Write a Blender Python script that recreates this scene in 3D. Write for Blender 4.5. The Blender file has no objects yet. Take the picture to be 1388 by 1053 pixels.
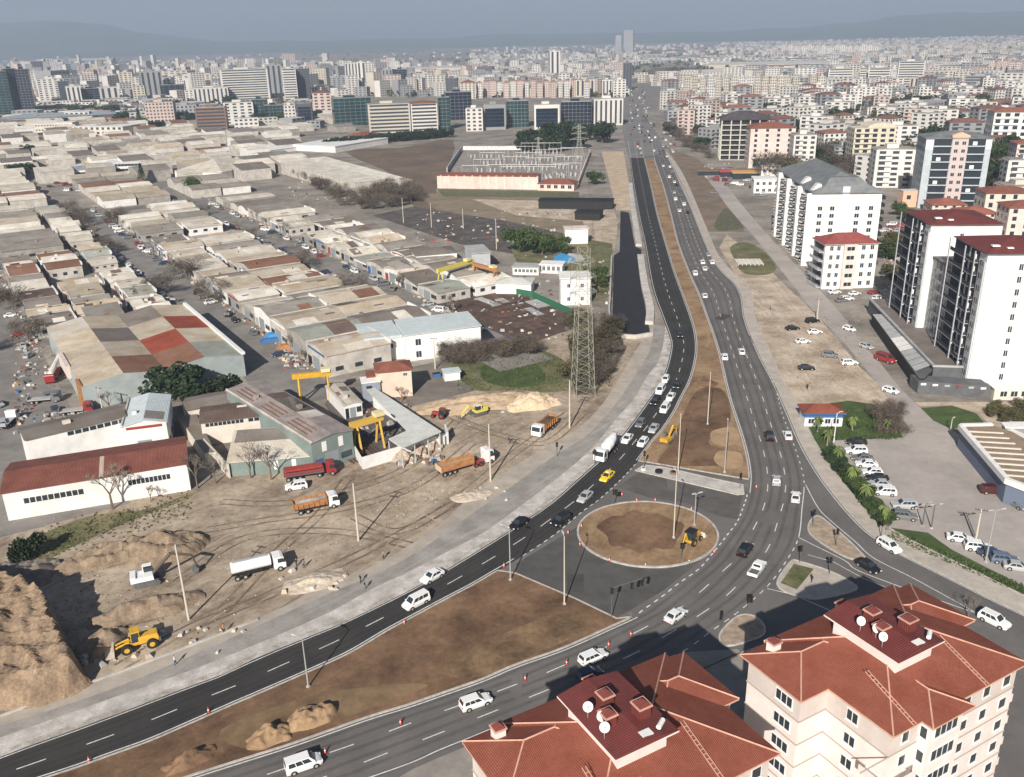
import bpy, math, random
from mathutils import Vector, Matrix, noise
random.seed(7)
sc = bpy.context.scene
C = sc.collection
R = math.radians
# ---------------- camera ----------------
PW, PH, FP, PIT, ROL, HC = 1388.0, 1053.0, 1220.0, R(21.3), R(1.4), 85.0
Fv = Vector((0, math.cos(PIT), -math.sin(PIT)))
R0 = Vector((1, 0, 0)); U0 = R0.cross(Fv)
Rv = R0 * math.cos(ROL) - U0 * math.sin(ROL)
Uv = R0 * math.sin(ROL) + U0 * math.cos(ROL)
cd = bpy.data.cameras.new('camera'); cam = bpy.data.objects.new('camera', cd); C.objects.link(cam)
cd.sensor_width = 36; cd.lens = FP / PW * 36; cd.clip_start = 1; cd.clip_end = 60000
m3 = Matrix((Rv, Uv, -Fv)).transposed()
cam.matrix_world = Matrix.Translation((0, 0, HC)) @ m3.to_4x4()
sc.camera = cam
# ---------------- light -----------------
SUN_AZ, SUN_EL = R(74.4), R(31)            # direction the light travels / height of the sun
w = bpy.data.worlds.new("World"); sc.world = w; w.use_nodes = True
nt = w.node_tree; bg = nt.nodes['Background']
sky = nt.nodes.new('ShaderNodeTexSky'); sky.sky_type = 'NISHITA'; sky.sun_disc = False
sky.sun_elevation = SUN_EL; sky.sun_rotation = R(195.6); sky.altitude = 200; sky.air_density = 1.0; sky.dust_density = 1.6; sky.ozone_density = 2.0
nt.links.new(sky.outputs[0], bg.inputs[0]); bg.inputs[1].default_value = 0.05
sl = bpy.data.lights.new('sun', 'SUN'); sl.energy = 5.0; sl.angle = R(0.5); sl.color = (1, 0.94, 0.85)
so = bpy.data.objects.new('sun', sl); C.objects.link(so)
ld = Vector((math.cos(SUN_AZ) * math.cos(SUN_EL), math.sin(SUN_AZ) * math.cos(SUN_EL), -math.sin(SUN_EL)))
so.rotation_euler = ld.to_track_quat('-Z', 'Y').to_euler(); so.location = (-50, -100, 200)
sc.view_settings.view_transform = 'Standard'; sc.view_settings.look = 'None'; sc.view_settings.gamma = 1
sc.view_settings.exposure = 0.3
sc.cycles.use_denoising = True
sc.cycles.max_bounces = 4; sc.cycles.diffuse_bounces = 2; sc.cycles.glossy_bounces = 2; sc.cycles.volume_bounces = 1; sc.cycles.transmission_bounces = 2
sc.cycles.caustics_reflective = False; sc.cycles.caustics_refractive = False

# ------------- pixel -> world -----------
def P(x, y, z=0.0):
    d = Fv * FP + Rv * (x - PW / 2) - Uv * (y - PH / 2)
    t = (z - HC) / d.z
    return Vector((d.x * t, d.y * t, z))
def proj(p):
    q = Vector(p) - Vector((0, 0, HC)); zz = q.dot(Fv)
    return PW / 2 + FP * q.dot(Rv) / zz, PH / 2 - FP * q.dot(Uv) / zz
def HZ(bx, by, ty):
    b = P(bx, by); lo, hi = 0.0, 500.0
    for _ in range(40):
        m = (lo + hi) / 2
        if proj(b + Vector((0, 0, m)))[1] > ty: lo = m
        else: hi = m
    return lo
UA = R(122.5); eu = Vector((math.cos(UA), math.sin(UA), 0)); ev = Vector((math.sin(UA), -math.cos(UA), 0))
UO = Vector((-66.8, 237.6, 0))
def UV(u, v, z=0.0): return UO + eu * u + ev * v + Vector((0, 0, z))

# ------------- materials ----------------
MATS = {}
def M(name, col, rough=0.85, var=0.0, scale=1.0, col2=None, bump=0.0, metal=0.0, wave=None, spec=0.3, rnd=0.0, tr=None, fine=0.0):
    if name in MATS: return MATS[name]
    m = bpy.data.materials.new(name); m.use_nodes = True; MATS[name] = m
    t = m.node_tree; b = t.nodes['Principled BSDF']; N = t.nodes.new; L = t.links.new
    b.inputs['Base Color'].default_value = (*col, 1); b.inputs['Roughness'].default_value = rough; b.inputs['Metallic'].default_value = metal
    b.inputs['Specular IOR Level'].default_value = spec
    out = None
    if var > 0 or col2 or bump or wave:
        g = N('ShaderNodeNewGeometry'); n1 = N('ShaderNodeTexNoise'); n1.inputs['Scale'].default_value = scale; n1.inputs['Detail'].default_value = 6; n1.inputs['Roughness'].default_value = 0.65
        L(g.outputs['Position'], n1.inputs['Vector'])
        r = N('ShaderNodeValToRGB'); L(n1.outputs[0], r.inputs[0])
        c2 = col2 if col2 else tuple(c * (1 - var) for c in col); c1 = tuple(min(1, c * (1 + var * 0.5)) for c in col)
        r.color_ramp.elements[0].position = 0.36; r.color_ramp.elements[0].color = (*c2, 1)
        r.color_ramp.elements[1].position = 0.64; r.color_ramp.elements[1].color = (*c1, 1)
        out = r.outputs[0]
        n2 = N('ShaderNodeTexNoise'); n2.inputs['Scale'].default_value = scale * 0.13; n2.inputs['Detail'].default_value = 3; L(g.outputs['Position'], n2.inputs['Vector'])
        mr = N('ShaderNodeMapRange'); mr.inputs[3].default_value = 0.8; mr.inputs[4].default_value = 1.15; L(n2.outputs[0], mr.inputs[0])
        mx = N('ShaderNodeMix'); mx.data_type = 'RGBA'; mx.blend_type = 'MULTIPLY'; mx.inputs[0].default_value = 1
        L(out, mx.inputs[6]); L(mr.outputs[0], mx.inputs[7]); out = mx.outputs[2]
        if fine:
            n3 = N('ShaderNodeTexNoise'); n3.inputs['Scale'].default_value = scale * 9; n3.inputs['Detail'].default_value = 8; n3.inputs['Roughness'].default_value = .75; L(g.outputs['Position'], n3.inputs['Vector'])
            m5 = N('ShaderNodeMapRange'); m5.inputs[1].default_value = .3; m5.inputs[2].default_value = .7; m5.inputs[3].default_value = 1 - fine; m5.inputs[4].default_value = 1 + fine * .8; L(n3.outputs[0], m5.inputs[0])
            m6 = N('ShaderNodeMix'); m6.data_type = 'RGBA'; m6.blend_type = 'MULTIPLY'; m6.inputs[0].default_value = 1; L(out, m6.inputs[6]); L(m5.outputs[0], m6.inputs[7]); out = m6.outputs[2]
        if tr:      # wheel tracks and scrape marks: (angle, strength, second colour)
            mp = N('ShaderNodeMapping'); mp.vector_type = 'TEXTURE'; mp.inputs['Rotation'].default_value = (0, 0, tr[0]); mp.inputs['Scale'].default_value = (26, 3.2, 1); L(g.outputs['Position'], mp.inputs['Vector'])
            n4 = N('ShaderNodeTexNoise'); n4.inputs['Scale'].default_value = 1.0; n4.inputs['Detail'].default_value = 5; n4.inputs['Distortion'].default_value = 1.6; n4.inputs['Roughness'].default_value = .7; L(mp.outputs[0], n4.inputs['Vector'])
            m7 = N('ShaderNodeMapRange'); m7.inputs[1].default_value = .5; m7.inputs[2].default_value = .75; m7.inputs[4].default_value = tr[1]; L(n4.outputs[0], m7.inputs[0])
            m8 = N('ShaderNodeMix'); m8.data_type = 'RGBA'; L(m7.outputs[0], m8.inputs[0]); L(out, m8.inputs[6]); m8.inputs[7].default_value = (*tr[2], 1); out = m8.outputs[2]
        if rnd:
            oi = N('ShaderNodeObjectInfo'); mr2 = N('ShaderNodeMapRange'); mr2.inputs[3].default_value = 1 - rnd; mr2.inputs[4].default_value = 1 + rnd * .6; L(oi.outputs['Random'], mr2.inputs[0])
            mx2 = N('ShaderNodeMix'); mx2.data_type = 'RGBA'; mx2.blend_type = 'MULTIPLY'; mx2.inputs[0].default_value = 1
            L(out, mx2.inputs[6]); L(mr2.outputs[0], mx2.inputs[7]); out = mx2.outputs[2]
        L(out, b.inputs['Base Color'])
        if bump:
            bp = N('ShaderNodeBump'); bp.inputs['Strength'].default_value = bump; bp.inputs['Distance'].default_value = 0.3
            L(n1.outputs[0], bp.inputs['Height']); L(bp.outputs[0], b.inputs['Normal'])
        if wave:
            tc = N('ShaderNodeTexCoord'); wv = N('ShaderNodeTexWave'); wv.inputs['Scale'].default_value = wave[0]; wv.bands_direction = wave[1]
            L(tc.outputs['Object'], wv.inputs['Vector'])
            bp = N('ShaderNodeBump'); bp.inputs['Strength'].default_value = 0.5; bp.inputs['Distance'].default_value = 0.08
            L(wv.outputs[0], bp.inputs['Height']); L(bp.outputs[0], b.inputs['Normal'])
            mw = N('ShaderNodeMapRange'); mw.inputs[3].default_value = 0.86; mw.inputs[4].default_value = 1.04; L(wv.outputs[0], mw.inputs[0])
            mx3 = N('ShaderNodeMix'); mx3.data_type = 'RGBA'; mx3.blend_type = 'MULTIPLY'; mx3.inputs[0].default_value = 1
            L(out, mx3.inputs[6]); L(mw.outputs[0], mx3.inputs[7]); L(mx3.outputs[2], b.inputs['Base Color'])
    return m
white = M('white_paint', (0.8, 0.79, 0.77), 0.6, 0.08, 0.6)
whitew = M('white_wall', (0.78, 0.76, 0.73), 0.8, 0.12, 0.35)
cream = M('cream_wall', (0.68, 0.62, 0.54), 0.85, 0.12, 0.4)
pinkw = M('pink_wall', (0.7, 0.59, 0.54), 0.85, 0.12, 0.4)
greyw = M('grey_wall', (0.42, 0.42, 0.42), 0.85, 0.15, 0.4)
dgrey = M('dark_grey', (0.12, 0.125, 0.13), 0.7, 0.2, 0.5)
brickw = M('brown_wall', (0.25, 0.15, 0.11), 0.85, 0.2, 0.5)
black = M('black_plastic', (0.02, 0.02, 0.022), 0.6)
rubber = M('rubber', (0.025, 0.025, 0.025), 0.9)
glass = M('window_glass', (0.03, 0.04, 0.05), 0.12, spec=0.6)
tglass = M('teal_glass', (0.015, 0.05, 0.055), 0.15, 0.3, 0.05, spec=0.6)
bglass = M('blue_glass', (0.012, 0.022, 0.04), 0.15, 0.3, 0.05, spec=0.6)
concrete = M('concrete', (0.48, 0.46, 0.43), 0.9, 0.25, 0.8)
kerbm = M('kerb_stone', (0.5, 0.46, 0.42), 0.9, 0.25, 1.5)
metal = M('galvanised_metal', (0.45, 0.45, 0.44), 0.5, metal=0.3)
steel = M('painted_steel', (0.5, 0.5, 0.46), 0.6)
yellow = M('yellow_paint', (0.62, 0.36, 0.04), 0.45, 0.15, 1.2)
orange = M('orange_paint', (0.43, 0.2, 0.08), 0.55, 0.25, 1.2)
redp = M('red_paint', (0.33, 0.055, 0.045), 0.45, 0.15, 1.0)
bluep = M('blue_paint', (0.05, 0.13, 0.3), 0.5)
greenp = M('green_paint', (0.035, 0.15, 0.085), 0.6)

# ------------- mesh builder --------------
class B:
    def __init__(s): s.v = []; s.f = []; s.mi = []; s.ms = []; s.T = Matrix.Identity(4); s.smooth = False
    def m(s, mat):
        if mat not in s.ms: s.ms.append(mat)
        return s.ms.index(mat)
    def add(s, vs, fs, mat):
        o = len(s.v); k = s.m(mat); T = s.T
        s.v += [tuple(T @ Vector(p)) for p in vs]
        for f in fs: s.f.append([o + i for i in f]); s.mi.append(k)
        return s
    def box(s, x0, x1, y0, y1, z0, z1, mat):
        v = [(x0, y0, z0), (x1, y0, z0), (x1, y1, z0), (x0, y1, z0), (x0, y0, z1), (x1, y0, z1), (x1, y1, z1), (x0, y1, z1)]
        return s.add(v, [(0, 3, 2, 1), (4, 5, 6, 7), (0, 1, 5, 4), (1, 2, 6, 5), (2, 3, 7, 6), (3, 0, 4, 7)], mat)
    def frus(s, a, b, z0, z1, mat):      # a,b = (x0,x1,y0,y1) lower and upper
        v = [(a[0], a[2], z0), (a[1], a[2], z0), (a[1], a[3], z0), (a[0], a[3], z0), (b[0], b[2], z1), (b[1], b[2], z1), (b[1], b[3], z1), (b[0], b[3], z1)]
        return s.add(v, [(0, 3, 2, 1), (4, 5, 6, 7), (0, 1, 5, 4), (1, 2, 6, 5), (2, 3, 7, 6), (3, 0, 4, 7)], mat)
    def prism(s, pts, z0, z1, mat, top=None):
        n = len(pts); v = [(p[0], p[1], z0) for p in pts] + [(p[0], p[1], z1) for p in pts]
        s.add(v, [tuple(range(n))[::-1]] + [(i, (i + 1) % n, n + (i + 1) % n, n + i) for i in range(n)], mat)
        return s.add([(p[0], p[1], z1) for p in pts], [tuple(range(n))], top or mat)
    def xprism(s, pts, y0, y1, mat):     # profile in x-z extruded along y
        n = len(pts); v = [(p[0], y0, p[1]) for p in pts] + [(p[0], y1, p[1]) for p in pts]
        return s.add(v, [tuple(range(n)), tuple(range(2 * n - 1, n - 1, -1))] + [((i + 1) % n, i, n + i, n + (i + 1) % n) for i in range(n)], mat)
    def tube(s, p, q, r, mat, n=8, r2=None):
        p = Vector(p); q = Vector(q); r2 = r if r2 is None else r2
        d = (q - p); 
        if d.length < 1e-6: return s
        d.normalize(); a = d.orthogonal().normalized(); b = d.cross(a); v = []
        for c, rr in ((p, r), (q, r2)):
            for i in range(n):
                t = 2 * math.pi * i / n; v.append(c + (a * math.cos(t) + b * math.sin(t)) * rr)
        return s.add(v, [(i, (i + 1) % n, n + (i + 1) % n, n + i) for i in range(n)] + [tuple(range(n))[::-1], tuple(range(n, 2 * n))], mat)
    def quad(s, a, b, c, d, mat): return s.add([a, b, c, d], [(0, 1, 2, 3)], mat)
    def hip(s, x0, x1, y0, y1, z, h, mat, ov=0.5, ridge=None, edge=None):
        x0 -= ov; x1 += ov; y0 -= ov; y1 += ov; w, d = x1 - x0, y1 - y0
        if w >= d: k = d / 2 if ridge is None else ridge; a, b = (x0 + k, (y0 + y1) / 2), (x1 - k, (y0 + y1) / 2)
        else: k = w / 2 if ridge is None else ridge; a, b = ((x0 + x1) / 2, y0 + k), ((x0 + x1) / 2, y1 - k)
        s.box(x0, x1, y0, y1, z, z + 0.22, edge or mat)
        zz = z + 0.22
        v = [(x0, y0, zz), (x1, y0, zz), (x1, y1, zz), (x0, y1, zz), (*a, zz + h), (*b, zz + h)]
        f = [(0, 1, 5, 4), (1, 2, 5), (2, 3, 4, 5), (3, 0, 4)] if w >= d else [(0, 1, 4), (1, 2, 5, 4), (2, 3, 5), (3, 0, 4, 5)]
        return s.add(v, f, mat)
    def build(s, name, parent=None, loc=None, rz=0):
        me = bpy.data.meshes.new(name); me.from_pydata([tuple(p) for p in s.v], [], s.f)
        for m in s.ms: me.materials.append(m)
        me.polygons.foreach_set('material_index', s.mi)
        if s.smooth: me.polygons.foreach_set('use_smooth', [True] * len(me.polygons))
        me.update()
        o = bpy.data.objects.new(name, me); C.objects.link(o)
        if parent: o.parent = parent
        if loc is not None: o.location = loc
        if rz: o.rotation_euler[2] = rz
        return o
def tag(o, label=None, cat=None, group=None, kind=None):
    if label: o['label'] = label
    if cat: o['category'] = cat
    if group: o['group'] = group
    if kind: o['kind'] = kind
    return o
def thing(name, label, cat, loc=(0, 0, 0), rz=0.0, group=None):
    o = bpy.data.objects.new(name, None); C.objects.link(o); o.location = loc; o.rotation_euler[2] = rz; o.empty_display_size = 0.5
    return tag(o, label, cat, group)
KIDS = {}
def kids(o):
    return [c for c in o.children]
def dup(root, loc, rz=0.0, label=None, group=None, scale=None, ch=None):
    def cp(o, par):
        n = o.copy(); C.objects.link(n)
        if par: n.parent = par
        return n
    r = cp(root, None); r.location = loc; r.rotation_euler[2] = rz
    if scale: r.scale = (scale,) * 3 if not hasattr(scale, '__len__') else scale
    if label: r['label'] = label
    if group: r['group'] = group
    for a in (ch if ch is not None else kids(root)):
        c = cp(a, r)
        for g in kids(a): cp(g, c)
    return r
ORD = ['first', 'second', 'third', 'fourth', 'fifth', 'sixth', 'seventh', 'eighth', 'ninth', 'tenth', 'eleventh', 'twelfth', 'thirteenth', 'fourteenth', 'fifteenth', 'sixteenth', 'seventeenth', 'eighteenth', 'nineteenth', 'twentieth']
def ordn(i): return ORD[i] if i < 20 else '%dth' % (i + 1)
def smooth(pts, k=6, closed=False):
    out = []; n = len(pts)
    rng = range(n) if closed else range(n - 1)
    for i in rng:
        p0 = pts[(i - 1) % n] if closed or i > 0 else pts[0]; p1 = pts[i]; p2 = pts[(i + 1) % n]; p3 = pts[(i + 2) % n] if closed or i + 2 < n else pts[-1]
        for j in range(k):
            t = j / k; out.append(tuple(0.5 * ((2 * p1[c]) + (-p0[c] + p2[c]) * t + (2 * p0[c] - 5 * p1[c] + 4 * p2[c] - p3[c]) * t * t + (-p0[c] + 3 * p1[c] - 3 * p2[c] + p3[c]) * t ** 3) for c in range(2)))
    if not closed: out.append(tuple(pts[-1]))
    return out
def sheet(name, pts, z, mat, kind='structure', label=None, cat=None):
    me = bpy.data.meshes.new(name); vs = [P(x, y)[:2] + (z,) if False else (P(x, y).x, P(x, y).y, z) for x, y in pts]
    me.from_pydata(vs, [], [tuple(range(len(vs)))]); me.materials.append(mat); me.update()
    if me.polygons[0].normal.z < 0: me.flip_normals()
    o = bpy.data.objects.new(name, me); C.objects.link(o)
    return tag(o, label, cat, kind=kind)
def wline(pts): return [Vector(P(x, y)[:2]) for x, y in pts]
def strip(b, pts, w, z0, z1, mat, dash=None, off=0.0, closed=False):
    """a strip of width w along world polyline (2D vectors)"""
    if closed: pts = pts + [pts[0]]
    if dash:
        seg = []; acc = 0.0; cur = []; on, per = dash
        for a, c in zip(pts, pts[1:]):
            L = (c - a).length; t = 0.0
            while t < L - 1e-6:
                ph = acc % per; step = (on - ph) if ph < on else (per - ph)
                step = max(min(step, L - t), 1e-3); p, q = a.lerp(c, t / L), a.lerp(c, min(1, (t + step) / L))
                if ph < on - 1e-6: cur = cur or [p]; cur.append(q)
                elif cur: seg.append(cur); cur = []
                t += step; acc += step
        if cur: seg.append(cur)
        for s_ in seg: strip(b, s_, w, z0, z1, mat, off=off)
        return
    n = len(pts); Lp, Rp = [], []
    for i in range(n):
        d = (pts[min(i + 1, n - 1)] - pts[max(i - 1, 0)])
        if closed and i in (0, n - 1): d = pts[1] - pts[-2]
        if d.length < 1e-6: d = Vector((1, 0))
        d.normalize(); nn = Vector((-d.y, d.x))
        Lp.append(pts[i] + nn * (off + w / 2)); Rp.append(pts[i] + nn * (off - w / 2))
    if z1 is None:
        v = [(p.x, p.y, z0) for p in Lp] + [(p.x, p.y, z0) for p in Rp]
        b.add(v, [(i, n + i, n + i + 1, i + 1) for i in range(n - 1)], mat)
    else:
        v = [(p.x, p.y, z0) for p in Lp] + [(p.x, p.y, z0) for p in Rp] + [(p.x, p.y, z1) for p in Lp] + [(p.x, p.y, z1) for p in Rp]
        f = []
        for i in range(n - 1): f += [(2 * n + i, 3 * n + i, 3 * n + i + 1, 2 * n + i + 1), (i, 2 * n + i, 2 * n + i + 1, i + 1), (n + i, n + i + 1, 3 * n + i + 1, 3 * n + i)]
        f += [(0, n, 3 * n, 2 * n), (n - 1, 3 * n - 1, 4 * n - 1, 2 * n - 1)]
        b.add(v, f, mat)
def resamp(pts, n):
    L = [0.0]
    for a, c in zip(pts, pts[1:]): L.append(L[-1] + (c - a).length)
    out = []; j = 0
    for i in range(n):
        t = L[-1] * i / (n - 1)
        while j < len(L) - 2 and L[j + 1] < t: j += 1
        out.append(pts[j].lerp(pts[j + 1], min(1, max(0, (t - L[j]) / max(1e-6, L[j + 1] - L[j])))))
    return out
def mid(l, r, f, n=160):
    a, c = resamp(l, n), resamp(r, n); return [x.lerp(y, f) for x, y in zip(a, c)]
# ================= GROUND AND ROADS =================
gm = M('city_ground', (0.37, 0.325, 0.28), 0.95, scale=0.05, col2=(0.19, 0.17, 0.145), bump=0.1, fine=.3)
g = B(); g.box(-9000, 9000, -60, 15500, -0.5, 0, gm); tag(g.build('ground'), kind='structure')
dirt = M('dirt', (0.5, 0.41, 0.31), 0.95, scale=0.075, col2=(0.215, 0.16, 0.115), bump=0.8, fine=.42, tr=(R(52), .75, (.5, .42, .33)))
dirtl = M('pale_dirt', (0.6, 0.5, 0.39), 0.95, scale=0.12, col2=(0.33, 0.25, 0.18), bump=0.4, fine=.3, tr=(R(95), .6, (.62, .55, .46)))
soil = M('brown_soil', (0.25, 0.15, 0.088), 0.95, scale=0.1, col2=(0.1, 0.057, 0.034), bump=0.5, fine=.3, tr=(R(38), .6, (.2, .135, .08)))
soilo = M('ochre_soil', (0.38, 0.25, 0.145), 0.95, scale=0.12, col2=(0.19, 0.118, 0.068), bump=0.4, fine=.28, tr=(R(70), .5, (.42, .31, .19)))
asph = M('asphalt', (0.168, 0.155, 0.147), 0.9, scale=0.09, col2=(0.128, 0.119, 0.113), bump=0.05, fine=.08, tr=(R(75), .25, (.19, .18, .17)))
asphd = M('fresh_asphalt', (0.052, 0.049, 0.046), 0.85, scale=0.1, col2=(0.036, 0.034, 0.033), fine=.1, tr=(R(60), .3, (.065, .06, .055)))
asphk = M('dark_asphalt', (0.03, 0.03, 0.036), 0.85, scale=0.3, col2=(0.02, 0.02, 0.024))
base = M('road_base', (0.36, 0.335, 0.31), 0.95, scale=0.2, col2=(0.25, 0.23, 0.21), fine=.15, tr=(R(48), .7, (.46, .42, .38)))
street = M('street_asphalt', (0.27, 0.25, 0.23), 0.95, scale=0.12, col2=(0.18, 0.165, 0.15), fine=.12)
paleg = M('pale_concrete', (0.6, 0.57, 0.53), 0.9, scale=0.35, col2=(0.42, 0.39, 0.36))
pave = M('pavement', (0.53, 0.47, 0.41), 0.9, scale=0.3, col2=(0.4, 0.35, 0.3), fine=.12)
lotm = M('lot_concrete', (0.46, 0.41, 0.375), 0.92, scale=0.07, col2=(0.34, 0.305, 0.28), fine=.1, tr=(R(110), .35, (.38, .34, .31)))
grass = M('grass', (0.085, 0.125, 0.035), 0.95, scale=0.3, col2=(0.045, 0.07, 0.025), bump=0.6, fine=.35)
grassd = M('dry_grass', (0.23, 0.2, 0.11), 0.95, scale=0.13, col2=(0.085, 0.1, 0.04), bump=0.6, fine=.4)
fieldm = M('ploughed_field', (0.21, 0.15, 0.1), 0.95, scale=0.03, col2=(0.125, 0.092, 0.075), bump=0.3, fine=.25, tr=(R(-20), .5, (.26, .21, .15)))
rustg = M('rusty_yard', (0.13, 0.085, 0.07), 0.95, scale=0.3, col2=(0.07, 0.05, 0.045), bump=0.4, fine=.35, tr=(R(122), .8, (.19, .11, .085)))
lineM = M('line_paint', (0.68, 0.68, 0.66), 0.7, 0.25, 2.0)
# edges in photo pixels
AL = [(850, 190), (853.8, 215.4), (857.6, 245.6), (866.4, 296), (874, 331.4), (884, 390), (898, 430), (907, 455), (909.5, 470), (904, 496), (894, 521), (876.5, 546), (856, 574), (836, 599), (811, 624.5), (788, 645), (745, 683), (715, 703), (688, 721), (640, 751), (602, 774), (552, 802), (501, 827), (463, 845), (426, 860), (350, 891), (302.6, 913.5), (242, 936), (176.5, 961), (101, 989), (45, 1009), (0, 1026), (-70, 1050)]
AR = [(870, 190), (874, 215.4), (881.5, 246), (891.6, 291), (901.7, 326), (914, 366.7), (927, 402), (937, 430), (943, 452), (944.6, 476), (941, 498), (934.5, 518.6), (924, 539), (914, 559), (899, 581.6), (884, 599), (861, 629.5), (836, 655.5), (811, 678), (788, 694.6), (750, 726), (700, 759), (670, 776.5), (640, 794), (602, 814), (564, 834.5), (526.5, 854.7), (476, 884.5), (425.6, 908), (350, 941), (315, 956), (252, 984), (202, 1005.5), (151, 1024), (101, 1042), (40, 1062), (-10, 1080)]
BL = [(883, 190), (886.6, 215.4), (899, 253), (909, 291), (919, 331), (934.5, 371.7), (947, 400), (957, 428), (967, 455.6), (975, 483), (982.4, 516), (990, 546), (1000, 576.6), (1009, 607), (1014, 633), (1015, 650), (1012.7, 670.6), (1009, 683), (1000, 706), (987, 723.6), (967, 749), (947, 771.5), (919, 791.6), (897, 809), (871.5, 827), (861, 834.5), (827, 850), (762, 879), (697, 902), (652.6, 921), (602, 938.7), (552, 956), (501, 971.5), (451, 989), (400, 1007), (350, 1023), (302, 1038), (252, 1054), (190, 1075)]
BR = [(895, 190), (905, 212), (914, 230.5), (924, 253), (937, 281), (952, 319), (967, 351.5), (980, 369), (997.5, 386), (1006, 404.5), (1009, 428), (1018, 455.6), (1033, 488), (1050, 523.6), (1060, 560), (1075, 600), (1085, 630), (1090, 655), (1087, 690), (1082.6, 728), (1068, 757), (1040, 795), (1000, 830), (962, 857), (927.5, 882), (882, 902), (800, 938), (740, 965), (655, 1001), (600, 1023.5), (559, 1042), (480, 1070)]
CR = [(1018, 455.6), (1033, 488), (1050, 520), (1070, 565), (1085, 600), (1105, 635.7), (1128, 668), (1155, 700), (1180, 724), (1220.5, 750), (1265.6, 773), (1306, 793), (1341, 810.6), (1388, 833), (1440, 858)]
AL, AR, BL, BR, CR = [smooth(x) for x in (AL, AR, BL, BR, CR)]
k = BR.index(next(p for p in BR if p[1] > 454))
CRall = BR[:k] + CR
# whole carriageway area
sheet('road', AL + [(-70, 1200), (1460, 1200)] + CRall[::-1], 0.03, asph)
sheet('road_lane', AL + AR[::-1], 0.034, asphd)                 # freshly laid carriageway
# junction patches
sheet('asphalt_patch', [(866, 640), (1006, 672), (1000, 704), (976, 700), (930, 682), (880, 675), (836, 660)], 0.038, M('patch_grey', (0.12, 0.112, 0.105), 0.9, 0.2, 0.3))
sheet('asphalt_patch', [(700, 764), (786, 712), (800, 745), (850, 768), (900, 772), (950, 760), (900, 800), (836, 838), (700, 778)], 0.038, M('patch_grey2', (0.1, 0.095, 0.09), 0.9, 0.2, 0.3))
# far mouth of the road, old surface
sheet('old_road', [(838, 150), (870, 150), (897, 190), (899, 206), (872, 214), (852, 214), (846, 190)], 0.042, M('old_asphalt', (0.22, 0.21, 0.2), 0.9, 0.2, 0.1))
sheet('far_road', [(838, 150), (890, 150), (898, 118), (872, 112), (850, 118)], 0.046, street)
# side works along the left carriageway
OUT1 = [(886, 440), (881.5, 473), (864, 503.5), (841, 539), (818.5, 566.5), (793, 592), (758, 614), (725, 636), (690, 662), (627, 705), (564, 749), (501, 781.5), (451, 802), (350, 848), (252, 892), (141, 938), (0, 984), (-70, 1004)]
CON = [(902, 440), (899, 466), (891.6, 491), (876.5, 511), (859, 541), (836, 566.5), (818.5, 589), (798, 612), (763, 642), (700, 690), (655, 722), (602, 750), (552, 776), (501, 800), (440, 833), (350, 872), (252, 911), (141, 950), (0, 1000), (-70, 1024)]
DUST = [(880, 448), (860, 478), (842, 508), (822, 540), (800, 566), (770, 590), (740, 606), (700, 630), (640, 672), (590, 715), (520, 760), (451, 790), (350, 838), (252, 876), (176, 904), (101, 932), (0, 970), (-70, 990)]
OUT1, CON, DUST = smooth(OUT1), smooth(CON), smooth(DUST)
sheet('dirt_ground', [(-90, 1000), (-90, 690), (0, 702), (260, 664), (300, 645), (480, 622), (500, 530), (560, 498), (640, 480), (700, 468), (780, 440), (833, 458), (905, 440)] + AL[AL.index(next(p for p in AL if p[1] > 454)):], 0.008, dirt)
k1 = next(i for i, p in enumerate(AL) if p[1] > 440)
sheet('road_base', OUT1 + AL[k1:][::-1], 0.02, base)
sheet('dust_strip', DUST + OUT1[::-1], 0.018, M('dusty_base', (0.46, 0.41, 0.35), 0.95, scale=0.3, col2=(0.36, 0.31, 0.26)))
sheet('concrete_strip', CON + AL[k1:][::-1], 0.024, M('rough_concrete', (0.64, 0.6, 0.56), 0.95, scale=0.35, col2=(0.38, 0.35, 0.32), fine=.22, tr=(R(50), .6, (.34, .31, .285))))
# markings
mk = B(); wAL, wAR, wBL, wBR, wCR = wline(AL), wline(AR), wline(BL), wline(BR), wline(CR)
ZM = 0.05
strip(mk, mid(wAL, wAR, 0.05), 0.16, ZM, None, lineM)
iL = next(i for i, p in enumerate(AR) if p[1] > 629); iE = next(i for i, p in enumerate(AR) if p[1] > 758)
def offs(pts, o):
    out = []
    for i in range(len(pts)):
        d = (pts[min(i + 1, len(pts) - 1)] - pts[max(i - 1, 0)]).normalized(); out.append(pts[i] + Vector((-d.y, d.x)) * o)
    return out
strip(mk, offs(wAR[:iL], -0.45), 0.16, ZM, None, lineM)
strip(mk, wAR[iL:iE], 0.2, ZM, None, lineM, dash=(1.0, 2.0))
strip(mk, offs(wAR[iE:], -0.6), 0.2, ZM, None, lineM)
strip(mk, mid(wAL, wAR, 0.5, 300), 0.17, ZM, None, lineM, dash=(3.4, 8.2))
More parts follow.
